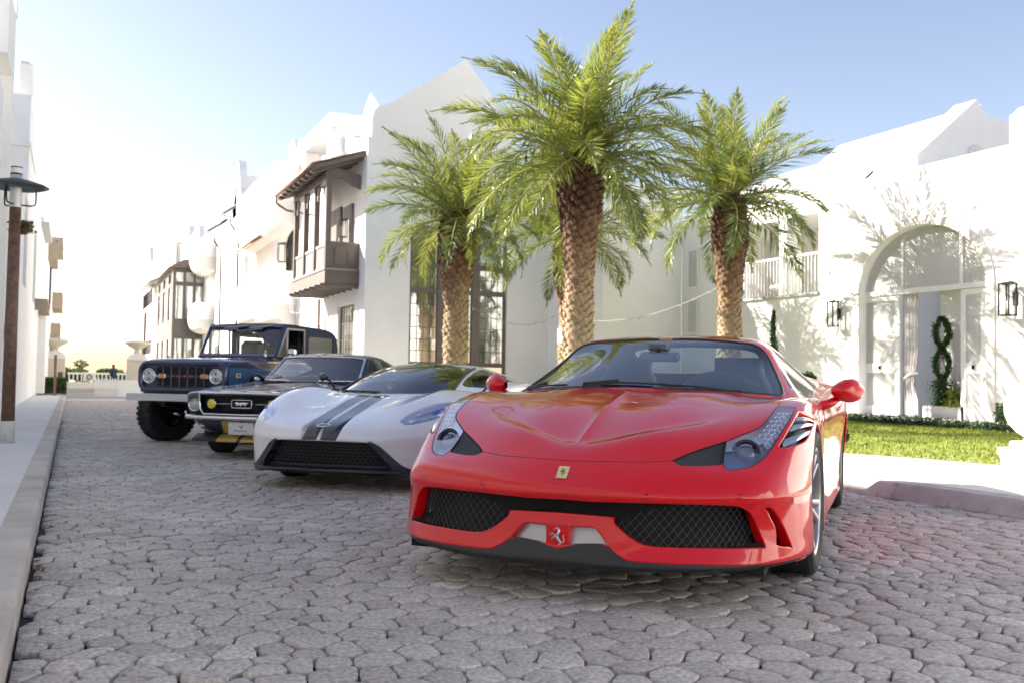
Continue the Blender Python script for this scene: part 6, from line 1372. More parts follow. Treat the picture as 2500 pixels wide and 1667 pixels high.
    q = MB(); q.use(mat('cast_horse', (.62, .62, .63), .28, .9)); horse(lambda a, b_, o: Vector((a + .0, -1.052 + .0, .262 + b_)) + Vector((0, -o, 0)), .00034, .004, .0028); q.build('prancing_horse_emblem', None, c)
    q = MB(); q.use(PAINT_R); q.box((-.052, -1.05, .205), (.052, -.96, .32), bev=.006); q.build('emblem_pillar', None, c)
    for (x, z) in ((.36, .45), (.71, .456)):
        for s in (-1, 1):
            u, v = invyz(S, x, z, 0, 2); p = S.pos(u, v); n = S.nor(u, v); q = MB(); q.use(mat('red_sensor', (.42, .008, .012), .4)); disc(q, (p[0] * s, p[1], p[2]), (n[0] * s, n[1], n[2]), [(.0125, -.002), (.0125, .0005), (.0105, .0005), (.0105, -.0006), (0, -.0002)], 18); q.build('parking_sensor', None, c)
    for s in (-1, 1):   # side marker
        q = MB(); q.use(mat('marker_tint', (.62, .16, .10), .2, coat=1)); rows = []
        for zz in (.405, .42, .435): rows.append([tuple(np.array([s, 1, 1]) * (S.pos(*invyz(S, yy, zz)) + S.nor(*invyz(S, yy, zz)) * .0015)) for yy in (-.62, -.58, -.53, -.48, -.45)])
        loft(q, rows); q.build('side_marker', None, c)
    # cabin glass and roof
    Wn = [(0, .05), (1, .05), (2, .06), (2.85, .08, 1), (2.90, .6), (2.90, 1.6), (2.87, 2.4), (2.55, 2.84), (2.0, 2.90), (1, 2.92), (0, 2.93, 1)]
    Wn = [(0, .05)] + smooth_poly([(0, .05), (1, .05), (2, .06), (2.78, .08)], 4, False)[1:] + smooth_poly([(2.86, .16), (2.90, .6), (2.90, 1.6), (2.87, 2.3), (2.6, 2.78), (2.0, 2.90), (1, 2.92), (0, 2.93)], 4, False)
    Sd = smooth_poly([(3.35, .55), (3.30, 1.6), (3.32, 2.6), (3.4, 3.6), (3.7, 4.6), (4.4, 4.7), (4.75, 4.0), (4.78, 2.5), (4.75, 1.0), (4.2, .5)], 3)
    Rw = [(0, 5.05)] + smooth_poly([(1.2, 5.05), (2.3, 5.1), (2.55, 5.5), (2.4, 6.1), (1.5, 6.25)], 3, False) + [(0, 6.25)]
    Vk, Tk, lk = trim(K, {'wind': Wn, 'side': Sd, 'rear': Rw}, 40, 70)
    panel('roof_shell', K, Vk, sel(Tk, lk, ''), PAINT_R, c, 0, gap=.002, flange=.015, roundf=.003); 
    hl = panel('headlining', K, Vk, sel(Tk, lk, ''), M_lin, c, 0, off=.03, flip=True)
    ws = panel('windscreen', K, Vk, sel(Tk, lk, 'wind'), M_screen, c, 0, gap=.002)
    fr = []; 
    for i in range(2, len(Wn) - 1): p = K.pos(*Wn[i][:2]) - K.nor(*Wn[i][:2]) * .004; fr.append(tuple(p))
    q = MB(); q.use(M_blk)
    for s in (-1, 1): q.tube([(p[0] * s, p[1], p[2]) for p in fr], .012, 6)
    q.build('windscreen_seal', None, ws)
    for s in (-1, 1): panel('side_window', K, Vk, sel(Tk, lk, 'side'), M_screen, c, s, gap=.002)
    panel('rear_window', K, Vk, sel(Tk, lk, 'rear'), M_clear, c, 0, gap=.002)
    # body side
    SD = Surf([[(.862,.50,.835),(.945,.50,.76),(.958,.50,.60),(.958,.46,.38),(.967,.40,.16)], [(.885,.66,.826),(.946,.66,.755),(.952,.66,.60),(.935,.62,.38),(.966,.55,.155)], [(.902,1.0,.812),(.945,1.0,.74),(.942,1.0,.58),(.905,1.0,.38),(.95,1.0,.15)], [(.913,1.5,.845),(.95,1.5,.76),(.938,1.5,.58),(.895,1.5,.38),(.955,1.5,.15)],
      [(.922,1.95,.874),(.975,2.0,.81),(.972,2.0,.62),(.935,2.05,.4),(.97,2.15,.16)], [(.945,2.35,.892),(1.0,2.38,.835),(1.0,2.38,.65),(.98,2.38,.4),(.975,2.38,.16)], [(.955,2.7,.886),(1.005,2.7,.83),(1.012,2.7,.65),(1.0,2.7,.4),(.98,2.7,.16)], [(.94,3.1,.84),(.985,3.1,.785),(.992,3.1,.62),(.98,3.1,.4),(.95,3.1,.2)], [(.84,3.48,.80),(.89,3.5,.745),(.90,3.5,.6),(.9,3.5,.4),(.85,3.5,.25)]], mirror=False)
    arch = [invyz(SD, RED_WB + .372 * math.cos(t), .345 + .372 * math.sin(t)) for t in [2 * math.pi * k / 40 for k in range(40)]]
    arch = [(min(u, SD.nu - 1), v) for u, v in arch]
    duct = smooth_poly([invyz(SD, y, z) for y, z in ((1.72, .60), (1.95, .66), (2.12, .62), (2.10, .46), (1.95, .42))], 3)
    V2, T2, l2 = trim(SD, {'arch': arch}, 24, 60)
    for s in (-1, 1): panel('door_and_sill', SD, V2, sel(T2, l2, ''), PAINT_R, c, s, gap=.001, flange=.04, roundf=.005, open_u0=False)
    box('rear_end', (-.86, 3.1, .22), (.86, 3.50, .80), PAINT_R, c, bev=.06); box('underbody', (-.80, -.80, .13), (.80, 3.4, .26), M_blkm, c); box('inner_tail_block', (-.70, 2.0, .26), (.70, 3.2, .85), M_blkm, c); box('inner_nose_block', (-.62, -.6, .26), (.62, .25, .60), M_blkm, c)  # inner nose and tail blocks added to keep light out of the shell
    for s in (-1, 1):
        q = MB(); q.use(M_blkm); q.lathe([(.36, -.12), (.36, .115)], Matrix.Translation((s * .82, 0, .345)) @ Matrix.Rotation(math.pi / 2, 4, 'Y'), 32, a0=-.3, a1=math.pi + .6) if False else None
        box('wheel_well', (s * .55, -.36, .14), (s * .62, .38, .72), M_blkm, c)
        wheel(c, s * .845, .03, .345, .235, .255, s, M_silver, 5, steer=-.03); wheel(c, s * .835, RED_WB, .352, .29, .262, s, M_silver, 5)
        mp = mirror_pod(c, s, (.985, .85, .872), (1.155, .945, .875), .10, PAINT_R, h=.165)
        q = MB(); q.use(PAINT_R); q.tube([(s * .90, .80, .775), (s * .97, .84, .80), (s * 1.05, .90, .845)], [.03, .026, .02], 10); q.build('mirror_stalk', None, mp)
    # interior
    q = MB(); q.use(M_cabin); q.box((-.72, .52, .62), (.72, .95, .84), bev=.05); q.tube([(.16, .80, .86), (.26, .78, .905), (.37, .77, .92), (.48, .78, .905), (.58, .80, .86)], [.04, .055, .06, .055, .04], 12); q.build('dashboard', None, c)
    q = MB(); q.use(M_blk); R0 = Matrix.Translation((.37, 1.02, .80)) @ Matrix.Rotation(R(66), 4, 'X'); pts = [R0 @ Vector((.178 * math.cos(t), .178 * math.sin(t), 0)) for t in [2 * math.pi * k / 28 for k in range(28)]]; q.tube(pts, .017, 8, closed=True)
    for a in (R(200), R(340), R(270)): q.tube([R0 @ Vector((.05 * math.cos(a), .05 * math.sin(a), 0)), R0 @ Vector((.17 * math.cos(a), .17 * math.sin(a), 0))], .016, 6)
    q.lathe([(0, .02), (.05, .015), (.06, 0)], R0, 18); q.build('steering_wheel', None, c)
    for s in (-1, 1): seat(c, s * .37, 1.42, .45, 1.07, .52, M_cabin)
    q = MB(); q.use(M_lin); q.box((-.66, 1.95, .40), (.66, 2.0, .965)); q.tube([(0, .78, 1.10), (0, .86, 1.075)], .012, 6); q.build('bulkhead', None, c)
    q = MB(); q.use(mat('mirror_back', (.09, .10, .12), .4)); q.box((-.125, .84, 1.025), (.125, .88, 1.085), bev=.018); q.box((-.06, .80, 1.09), (.06, .9, 1.13), bev=.01); q.build('interior_mirror', None, c)
    # wipers
    def wp(u, v, o=.012): p = K.pos(abs(u), v) + K.nor(abs(u), v) * o; return (math.copysign(p[0], u) if u else p[0], p[1], p[2])
    for nm, L in (('wiper', [(-2.6, .03), (-2.0, .15), (-1.4, .10)]), ('wiper', [(-1.0, .04), (-.3, .20), (.4, .17), (1.2, .10), (2.0, .05)])):
        q = MB(); q.use(M_blk); q.tube([wp(u, v, .010) for u, v in L], .006, 6); q.tube([wp(u, v + .05, .016) for u, v in L[:2]], .009, 6)
        q.build(nm, None, c)
    q = MB(); q.use(M_blkm); rows = [[wp(u, v, o) for u in (-2.9, -2.2, -1.5, -.8, 0, .8, 1.5, 2.2, 2.9)] for v, o in ((.0, -.03), (.10, -.002))]; loft(q, rows); q.build('scuttle', None, c)
    return c
red_car()
# ------------------------------------------------------------------ white supercar nets
GT_POSE = (2.4439, 8.0775, 41.073)
GT_NOSE = [
 [(0,-.90,.135),(.2,-.90,.135),(.4,-.89,.135),(.59,-.86,.14),(.72,-.75,.13),(.83,-.56,.14),(.885,-.34,.16)],
 [(0,-.96,.20),(.2,-.955,.20),(.4,-.94,.20),(.59,-.892,.20),(.725,-.77,.20),(.835,-.565,.22),(.89,-.37,.25)],
 [(0,-1.02,.31),(.2,-1.01,.31),(.39,-.98,.31),(.575,-.91,.315),(.735,-.775,.325),(.842,-.565,.34),(.897,-.39,.38)],
 [(0,-1.063,.413),(.2,-1.052,.411),(.395,-1.003,.408),(.58,-.918,.412),(.745,-.77,.425),(.85,-.56,.44),(.902,-.36,.48)],
 [(0,-1.045,.458),(.2,-1.03,.458),(.4,-.98,.458),(.59,-.895,.462),(.752,-.745,.475),(.855,-.53,.49),(.905,-.3,.55)],
 [(0,-.975,.518),(.2,-.96,.52),(.4,-.91,.525),(.6,-.825,.535),(.758,-.67,.555),(.858,-.46,.575),(.907,-.22,.61)],
 [(0,-.76,.578),(.2,-.75,.582),(.4,-.70,.600),(.6,-.61,.640),(.762,-.47,.662),(.862,-.32,.655),(.908,-.12,.655)],
 [(0,-.52,.636),(.2,-.51,.640),(.4,-.48,.680),(.6,-.40,.732),(.762,-.29,.738),(.865,-.17,.70),(.91,-.02,.67)],
 [(0,-.29,.695),(.2,-.28,.700),(.4,-.25,.738),(.6,-.18,.785),(.765,-.09,.775),(.87,0,.72),(.912,.10,.64)],
 [(0,-.10,.735),(.2,-.08,.740),(.4,-.04,.762),(.6,.05,.800),(.77,.12,.790),(.875,.18,.72),(.914,.22,.58)],
 [(0,.0,.752),(.2,.04,.755),(.4,.14,.760),(.6,.33,.785),(.775,.38,.782),(.88,.36,.70),(.916,.32,.40)],
 [(0,.08,.762),(.2,.12,.764),(.4,.25,.768),(.6,.48,.778),(.78,.55,.775),(.885,.5,.68),(.918,.34,.18)],
]
GT_CABIN = [
 [(0,-.075,.750),(.2,-.02,.752),(.4,.14,.750),(.565,.40,.745),(.66,.62,.76),(.74,.8,.76)],
 [(0,.35,.882),(.19,.37,.882),(.37,.49,.874),(.53,.72,.855),(.635,.88,.84),(.75,1.0,.78)],
 [(0,.76,.985),(.18,.78,.985),(.34,.88,.972),(.49,1.08,.945),(.62,1.18,.90),(.77,1.2,.80)],
 [(0,1.10,1.035),(.17,1.12,1.033),(.32,1.22,1.022),(.45,1.45,.998),(.60,1.52,.94),(.78,1.5,.82)],
 [(0,1.6,1.050),(.16,1.61,1.048),(.31,1.65,1.036),(.44,1.75,1.01),(.60,1.8,.93),(.79,1.8,.84)],
 [(0,2.3,1.0),(.16,2.3,1.0),(.32,2.3,.985),(.46,2.3,.955),(.62,2.3,.89),(.8,2.3,.85)],
 [(0,3.2,.86),(.2,3.2,.86),(.4,3.2,.855),(.5,3.2,.84),(.66,3.2,.83),(.82,3.2,.82)],
]
def gt_disp(P):
    x, y = P[..., 0], P[..., 1]; D = np.zeros_like(P)
    cx, cy = .40 + .0 * y, -.22; e = ((np.abs(x) - .40 - .15 * (y + .3)) / .22) ** 2 + ((y + .22) / .34) ** 2
    D[..., 2] = -.030 * np.clip(1 - e, 0, 1) ** .8 * (P[..., 2] > .5)
    return D
def text_obj(s, size, m, parent, T, name='lettering', ext=.002, spacing=1.0):
    cu = bpy.data.curves.new(name, 'FONT'); cu.body = s; cu.size = size; cu.extrude = ext; cu.align_x = 'CENTER'; cu.align_y = 'CENTER'; cu.space_character = spacing
    t = bpy.data.objects.new('tmp', cu); COL.objects.link(t); dg = bpy.context.evaluated_depsgraph_get(); me = bpy.data.meshes.new_from_object(t.evaluated_get(dg)); bpy.data.objects.remove(t)
    me.materials.clear(); me.materials.append(m); o = bpy.data.objects.new(name, me); COL.objects.link(o); o.parent = parent; o.matrix_local = T; return o
def face_frame(p, n, up=(0, 0, 1)):
    n = Vector(n).normalized(); up = Vector(up); x = up.cross(n).normalized(); y = n.cross(x); return Matrix(((x.x, y.x, n.x, p[0]), (x.y, y.y, n.y, p[1]), (x.z, y.z, n.z, p[2]), (0, 0, 0, 1)))
PAINT_W = car_paint('white_paint', (.80, .81, .82), 0, 0, .35)
PAINT_K = car_paint('stripe_black', (.008, .009, .014), 0, 0, .5)
M_carb = car_paint('dark_carbon', (.03, .036, .05), 0, 0, .4, .5)
def white_car():
    c = empty('sports_car', (GT_POSE[0], GT_POSE[1], 0), -R(GT_POSE[2]), 'low white supercar with twin black stripes beside the red car', 'car')
    S = Surf(GT_NOSE, disp=gt_disp, fine=(221, 161)); K = Surf(GT_CABIN)
    loops = {}
    loops['low'] = [(0, 0), (0, .28), (2.95, .28), (3.02, .0)]
    loops['str'] = [(.09, 2.98), (.73, 2.98), (.73, 6), (.73, 8), (.73, 11), (.09, 11), (.09, 8), (.09, 6)]
    loops['grille'] = [(0, .28), (0, 2.93)] + smooth_poly([(1.9, 2.93), (2.05, 2.84), (2.42, 1.98), (2.75, 1.20), (2.95, .28)], 3, False)
    loops['blade'] = smooth_poly([(2.04, 2.95, 1), (2.40, 2.55), (2.70, 2.05), (3.10, 1.35), (3.5, .95), (4.2, .70), (5.2, .6, 1)], 3, False) + [(5.2, 0), (3.02, 0), (2.95, .28), (2.75, 1.20), (2.42, 1.98), (2.05, 2.84)]
    loops['slot'] = smooth_poly([(4.25, 2.85, 1), (4.05, 2.2), (4.2, 1.4), (4.45, 1.12, 1), (5.0, 1.2), (5.05, 2.0), (4.9, 2.8)], 3)
    loops['lens'] = GT_LOOPS['lens']
    V, T, lab = trim(S, loops, 50, 84)
    panel('body_shell', S, V, sel(T, lab, ''), PAINT_W, c, 0, gap=.001, flange=.04, roundf=.006)
    panel('racing_stripe', S, V, sel(T, lab, 'str'), PAINT_K, c, 0, off=.0012)
    panel('splitter', S, V, sel(T, lab, 'low'), M_blk, c, 0, off=0, flange=.03); panel('grille_blade', S, V, sel(T, lab, 'blade'), M_carb, c, 1, off=.012, flange=.05, roundf=.008)
    panel('grille_blade', S, V, sel(T, lab, 'blade'), M_carb, c, -1, off=.012, flange=.05, roundf=.008)
    panel('grille_backing', S, V, sel(T, lab, 'grille'), M_blkm, c, 0, off=-.11); panel('side_slot', S, V, sel(T, lab, 'slot'), M_blkm, c, 0, off=-.05)
    # honeycomb mesh
    q = MB(); q.use(mat('honeycomb', (.03, .03, .032), .35)); G = loops['grille']; pz = .042
    for iz in range(12):
        for ix in range(-16, 17):
            x = (ix + (.5 if iz % 2 else 0)) * pz; z = .17 + iz * pz * .62
            u, v = invyz(S, abs(x), z, 0, 2)
            if v > 3.2 or not inpoly(u, min(v, 2.9), G): continue
            y = S.pos(u, v)[1] + .055; ring = [(x + pz * .5 * math.cos(t), y, z + pz * .34 * math.sin(t)) for t in [2 * math.pi * k / 6 for k in range(6)]]; q.tube(ring, .0022, 3, closed=True, smooth=False)
    tag(q.build('honeycomb_mesh', None, c), kind='stuff')
    q = MB(); q.use(M_carb); q.tube([(x, -.915 + .09 * abs(x), .20) for x in (-.57, -.3, 0, .3, .57)], .010, 6); q.tube([(x, -.95 + .09 * abs(x), .165) for x in (-.62, -.3, 0, .3, .62)], .014, 6); q.build('splitter_lip', None, c)
    for s in (1, -1):
        hs = panel('headlight', S, V, sel(T, lab, 'lens'), mat('lamp_bowl2', (.45, .50, .62), .25, .7), c, s, off=-.02)
        panel('lens', S, V, sel(T, lab, 'lens'), M_lens, hs, s, gap=.003, flange=.01, roundf=.003)
        q = MB()
        for (pts, col, r) in (([(3.2, 5.2), (3.7, 5.3), (4.2, 5.45), (4.5, 5.7)], (.55, .6, .7), .016), ([(3.3, 5.65), (3.8, 5.85), (4.3, 6.1), (4.65, 6.4)], (.5, .45, .62), .012), ([(4.0, 5.6), (4.4, 5.9)], (.1, .15, .5), .02)):
            q.use(mat('lamp_tube%d' % int(r * 1000), col, .15, .8)); P = []
            for u, v in pts: p = S.pos(u, v) - S.nor(u, v) * .014; P.append((p[0] * s, p[1], p[2]))
            q.tube(P, r, 8)
        q.build('lamp_tubes', None, hs)
    p = S.pos(0, 5.0); n = S.nor(0, 5.0); q = MB(); q.use(M_chrome); F_ = face_frame(p, n, (0, 1, 0)); q.tube([F_ @ Vector((.058 * math.cos(t), .026 * math.sin(t), .004)) for t in [2 * math.pi * k / 28 for k in range(28)]], .0045, 6, closed=True)
    q.use(mat('badge_blue_grey', (.10, .12, .18), .3)); q.mesh([F_ @ Vector((.056 * math.cos(t), .024 * math.sin(t), .003)) for t in [2 * math.pi * k / 28 for k in range(28)]], [tuple(range(28))]); bd = q.build('oval_badge', None, c)
    text_obj('Ford', .034, M_chrome, bd, F_ @ Matrix.Translation((0, 0, .005)))
    Wn = [(0, .04)] + smooth_poly([(1, .04), (2, .06), (2.75, .08)], 3, False) + smooth_poly([(2.88, .2), (2.9, 1.2), (2.9, 2.2), (2.86, 2.85), (2.7, 2.93), (2, 2.95), (0, 2.95)], 4, False)
    Sd = smooth_poly([(3.2, .9), (3.18, 2.0), (3.2, 3.0), (3.35, 4.0), (3.7, 4.9), (4.5, 4.6), (4.7, 3.0), (4.7, 1.3), (4.0, .7)], 3)
    St = [(.09, 3.05), (.73, 3.05), (.73, 6), (.09, 6)]
    Vk, Tk, lk = trim(K, {'wind': Wn, 'side': Sd, 'str': St}, 36, 60)
    panel('roof_shell', K, Vk, sel(Tk, lk, ''), PAINT_W, c, 0, flange=.01, roundf=.003); panel('roof_stripe', K, Vk, sel(Tk, lk, 'str'), PAINT_K, c, 0, off=.001); panel('headlining', K, Vk, sel(Tk, lk, '', 'str'), M_lin, c, 0, off=.03, flip=True)
    panel('windscreen', K, Vk, sel(Tk, lk, 'wind'), glass('tinted_screen', (.40, .46, .55), .05, 0, 1.5), c, 0); q = MB(); q.use(M_blk)
    for s in (-1, 1): q.tube([tuple(np.array([s, 1, 1]) * (K.pos(2.95, v) + K.nor(2.95, v) * .002)) for v in (.1, .6, 1.2, 1.8, 2.4, 2.95)], .016, 6); panel('side_window', K, Vk, sel(Tk, lk, 'side'), M_screen, c, s)
    q.build('pillar_trim', None, c)
    SD = Surf([[(.78,.50,.775),(.87,.48,.70),(.88,.46,.5),(.92,.36,.16)], [(.79,.9,.78),(.86,.9,.70),(.86,.9,.5),(.88,.8,.15)], [(.80,1.5,.83),(.84,1.5,.72),(.80,1.5,.5),(.86,1.5,.15)], [(.82,2.2,.85),(.88,2.2,.76),(.88,2.2,.5),(.9,2.2,.16)], [(.84,2.65,.86),(.92,2.65,.78),(.93,2.65,.55),(.93,2.65,.2)], [(.82,3.3,.82),(.86,3.3,.75),(.87,3.3,.55),(.85,3.3,.25)]], mirror=False)
    ar = [invyz(SD, 2.62 + .36 * math.cos(t), .335 + .36 * math.sin(t)) for t in [2 * math.pi * k / 32 for k in range(32)]]
    V2, T2, l2 = trim(SD, {'arch': ar}, 16, 40)
    for s in (-1, 1): panel('door_and_sill', SD, V2, sel(T2, l2, ''), PAINT_W, c, s, flange=.03, open_u0=False)
    box('rear_end', (-.82, 3.0, .25), (.82, 3.32, .78), PAINT_W, c, bev=.05); box('underbody', (-.7, -.7, .12), (.7, 3.1, .3), M_blkm, c); box('inner_nose_block', (-.5, -.5, .3), (.5, .0, .55), M_blkm, c)
    for s in (-1, 1): wheel(c, s * .765, .0, .325, .23, .245, s, M_blk, 10, steer=.25); wheel(c, s * .76, 2.62, .335, .27, .25, s, M_blk, 10); box('wheel_well', (s * .5, -.35, .14), (s * .56, .35, .6), M_blkm, c)
    q = MB(); q.use(M_cabin); q.box((-.52, .42, .55), (.52, .85, .78), bev=.04); q.box((-.5, 1.85, .5), (.5, 1.9, .93)); q.build('dashboard', None, c)
    for s in (-1, 1): seat(c, s * .27, 1.3, .45, .95, .42, M_cabin)
    q = MB(); q.use(M_blk); R0 = Matrix.Translation((.27, .95, .78)) @ Matrix.Rotation(R(66), 4, 'X'); q.tube([R0 @ Vector((.15 * math.cos(t), .13 * math.sin(t), 0)) for t in [2 * math.pi * k / 20 for k in range(20)]], .014, 6, closed=True); q.build('steering_wheel', None, c)
    q = MB(); q.use(M_blk); p = [tuple(K.pos(u, v) * [sx, 1, 1] + K.nor(u, v) * .012) for u, v, sx in ((2.7, .05, -1), (1.9, .12, -1), (.9, .10, -1), (.3, .07, 1))]; q.tube(p, .008, 6); q.box((-.60, .22, .765), (-.50, .30, .79), bev=.005); q.build('wiper', None, c)
    for s in (-1, 1):
        mp = mirror_pod(c, s, (.86, .75, .89), (.97, .80, .90), .06, M_carb, h=.10); q = MB(); q.use(M_blk); q.tube([(s * .76, .72, .78), (s * .84, .76, .86), (s * .9, .78, .885)], .012, 6); q.build('mirror_stalk', None, mp)
    return c
white_car()
# ------------------------------------------------------------------ black and gold fastback coupe
MU_POSE = (2.157, 10.913, 39.57)
MU_NOSE = [
 [(0,-.74,.28),(.2,-.74,.28),(.4,-.71,.28),(.55,-.62,.29),(.64,-.48,.30),(.66,-.40,.30)],
 [(0,-.79,.36),(.2,-.79,.36),(.42,-.77,.36),(.59,-.70,.365),(.68,-.52,.37),(.70,-.40,.38)],
 [(0,-.80,.43),(.2,-.80,.43),(.43,-.79,.43),(.615,-.74,.435),(.70,-.55,.44),(.72,-.38,.47)],
 [(0,-.825,.50),(.22,-.825,.50),(.45,-.815,.50),(.63,-.79,.505),(.715,-.58,.51),(.73,-.34,.54)],
 [(0,-.84,.60),(.22,-.84,.60),(.46,-.83,.60),(.64,-.81,.60),(.725,-.60,.60),(.74,-.28,.61)],
 [(0,-.84,.685),(.22,-.84,.685),(.46,-.835,.682),(.64,-.82,.672),(.728,-.60,.665),(.745,-.22,.655)],
 [(0,-.82,.720),(.22,-.82,.718),(.46,-.81,.714),(.635,-.79,.702),(.728,-.58,.69),(.748,-.18,.67)],
 [(0,-.70,.738),(.22,-.70,.736),(.46,-.69,.730),(.63,-.66,.722),(.728,-.48,.706),(.75,-.1,.68)],
 [(0,-.35,.768),(.22,-.35,.765),(.46,-.35,.757),(.63,-.34,.757),(.73,-.25,.735),(.753,.0,.69)],
 [(0,.10,.795),(.22,.10,.792),(.46,.10,.783),(.64,.10,.783),(.737,.10,.755),(.757,.14,.66)],
 [(0,.50,.812),(.22,.50,.809),(.46,.51,.80),(.65,.52,.80),(.745,.45,.765),(.762,.28,.50)],
 [(0,.72,.82),(.22,.73,.818),(.46,.76,.812),(.65,.80,.81),(.752,.65,.77),(.765,.34,.24)],
]
MU_CABIN = [
 [(0,.66,.825),(.22,.67,.825),(.45,.71,.825),(.635,.80,.825),(.70,.92,.82),(.75,.95,.79)],
 [(0,.84,.96),(.21,.85,.96),(.43,.89,.957),(.605,.965,.95),(.67,1.03,.92),(.75,1.05,.80)],
 [(0,1.02,1.09),(.2,1.03,1.09),(.41,1.06,1.085),(.57,1.12,1.072),(.64,1.19,1.02),(.752,1.22,.81)],
 [(0,1.07,1.135),(.2,1.08,1.133),(.41,1.11,1.128),(.565,1.16,1.11),(.635,1.24,1.04),(.755,1.3,.815)],
 [(0,1.25,1.185),(.2,1.25,1.182),(.4,1.27,1.172),(.55,1.30,1.145),(.63,1.34,1.06),(.757,1.4,.82)],
 [(0,1.65,1.180),(.2,1.65,1.177),(.4,1.66,1.165),(.54,1.67,1.135),(.62,1.70,1.05),(.76,1.75,.83)],
 [(0,2.15,1.09),(.2,2.15,1.088),(.4,2.15,1.075),(.53,2.15,1.05),(.63,2.15,.98),(.765,2.2,.84)],
 [(0,3.2,.84),(.2,3.2,.84),(.4,3.2,.84),(.55,3.2,.84),(.68,3.2,.83),(.76,3.2,.80)],
]
PAINT_N = car_paint('black_blue_paint', (.012, .014, .024), 0, 0, .3)
M_gold = car_paint('gold_stripe', (.50, .33, .055), .2, 0, .35)
def coupe():
    c = empty('coupe', (MU_POSE[0], MU_POSE[1], 0), -R(MU_POSE[2]), 'black classic fastback coupe with gold stripes and yellow fog lamps', 'car')
    S = Surf(MU_NOSE, fine=(181, 121)); K = Surf(MU_CABIN)
    loops = {'strip': [(.10, 5.3), (1.26, 5.3), (1.26, 9), (1.26, 11), (.10, 11), (.10, 8)], 'strip2': [(.10, .0), (1.22, .0), (1.22, 1.6), (.10, 1.6)], 'bonnet_gap': [(2.3, 6.2), (2.34, 6.2), (2.34, 11), (2.3, 11)]}
    def xz(L): return [invyz(S, abs(x), z, 0, 2) for x, z in L]
    gr = [(0, .478), (.40, .478), (.445, .49), (.47, .54), (.478, .62), (.482, .688), (0, .688)]
    loops['grille'] = [(min(u, 2.35), v) if u < 2.6 else (2.35, v) for u, v in [(0, 3.0 - .25), (1.9, 2.75), (2.08, 2.95), (2.14, 3.6), (2.16, 4.3), (2.17, 5.0), (0, 5.02)]]
    hc = invyz(S, .562, .575, 0, 2); r0 = .078
    loops['lamp'] = [invyz(S, .562 + r0 * math.cos(t), .575 + r0 * math.sin(t), 0, 2) for t in [2 * math.pi * k / 24 for k in range(24)]]
    V, T, lab = trim(S, loops, 44, 72)
    panel('body_shell', S, V, sel(T, lab, ''), PAINT_N, c, 0, flange=.05, roundf=.005); panel('bonnet_stripe', S, V, sel(T, lab, 'strip'), M_gold, c, 0, off=.0); panel('valance_stripe', S, V, sel(T, lab, 'strip2'), M_gold, c, 0); panel('shut_line', S, V, sel(T, lab, 'bonnet_gap'), M_blkm, c, 0)
    panel('grille_backing', S, V, sel(T, lab, 'grille'), M_blkm, c, 0, off=-.10)
    q = MB(); q.use(mat('grille_slats', (.05, .052, .055), .4, .3))
    for k in range(46): x = -.46 + k * .92 / 45; q.box((x - .0012, -.765, .485), (x + .0012, -.76, .68))
    for k in range(9): q.box((-.47, -.762, .492 + k * .022), (.47, -.758, .495 + k * .022))
    tag(q.build('grille_texture', None, c), kind='stuff')
    q = MB(); q.use(M_chrome)
    P = [(-.43, -.84, .478), (-.47, -.84, .53), (-.482, -.84, .60), (-.486, -.84, .70), (-.44, -.845, .702), (0, -.85, .705), (.44, -.845, .702), (.486, -.84, .70), (.482, -.84, .60), (.47, -.84, .53), (.43, -.84, .478), (0, -.845, .474)]; q.tube(P, .012, 8, closed=True)
    q.build('grille_surround', None, c)
    q = MB(); q.use(M_chrome); q.tube([(-.33, -.80, .588), (-.12, -.80, .59)], .0045, 6); q.tube([(.33, -.80, .588), (.12, -.80, .59)], .0045, 6); q.tube([(.118 * sx, -.805, .59 + .042 * sz) for sx, sz in ((-1, -.8), (-1, .8), (-.9, 1), (.9, 1), (1, .8), (1, -.8), (.9, -1), (-.9, -1))], .0075, 6, closed=True)
    q.tube([(0, -.80, .63), (0, -.80, .66)], .003, 5)
    H = [(-.085, .004), (-.06, .022), (-.03, .012), (.0, .016), (.04, .018), (.07, .012), (.09, .020), (.065, .002), (.04, -.004), (.05, -.02), (.03, -.012), (.02, -.004), (.0, -.006), (-.01, -.028), (-.02, -.006), (-.045, -.012), (-.07, -.022), (-.05, .0), (-.07, .002)]
    q.prism(H, (0, -.795, .59), (1, 0, 0), (0, 0, 1), (0, -1, 0), 0, .012); q.build('running_horse_emblem', None, c)
    for s in (-1, 1):
        T0 = Matrix.Translation((s * .562, -.80, .575)) @ Matrix.Rotation(R(90), 4, 'X'); q = MB(); q.use(M_chrome); q.lathe([(.072, .0), (.075, .012), (.066, .016), (.062, .006), (.04, -.01), (0, -.02)], T0, 30); hl = q.build('headlight', None, c)
        q = MB(); q.use(mat('sealed_beam_glass', (.45, .47, .48), .12, .2, noise=(90, .35), coat=1)); q.lathe([(.064, .006), (.045, .018), (.02, .024), (0, .025)], T0, 28); q.build('lens', None, hl)
        T1 = Matrix.Translation((s * .36, -.79, .588)) @ Matrix.Rotation(R(90), 4, 'X'); q = MB(); q.use(M_chrome); q.lathe([(0, -.03), (.05, -.02), (.056, .0), (.057, .02), (.050, .024)], T1, 26); fl = q.build('fog_lamp', None, c)
        q = MB(); q.use(mat('yellow_lens', (.80, .60, .03), .12, 0, coat=1, noise=(50, .25))); q.lathe([(.051, .02), (.03, .028), (0, .030)], T1, 24); q.build('lens', None, fl)
    q = MB(); q.use(M_chrome)   # thin blade bumper
    rows = []
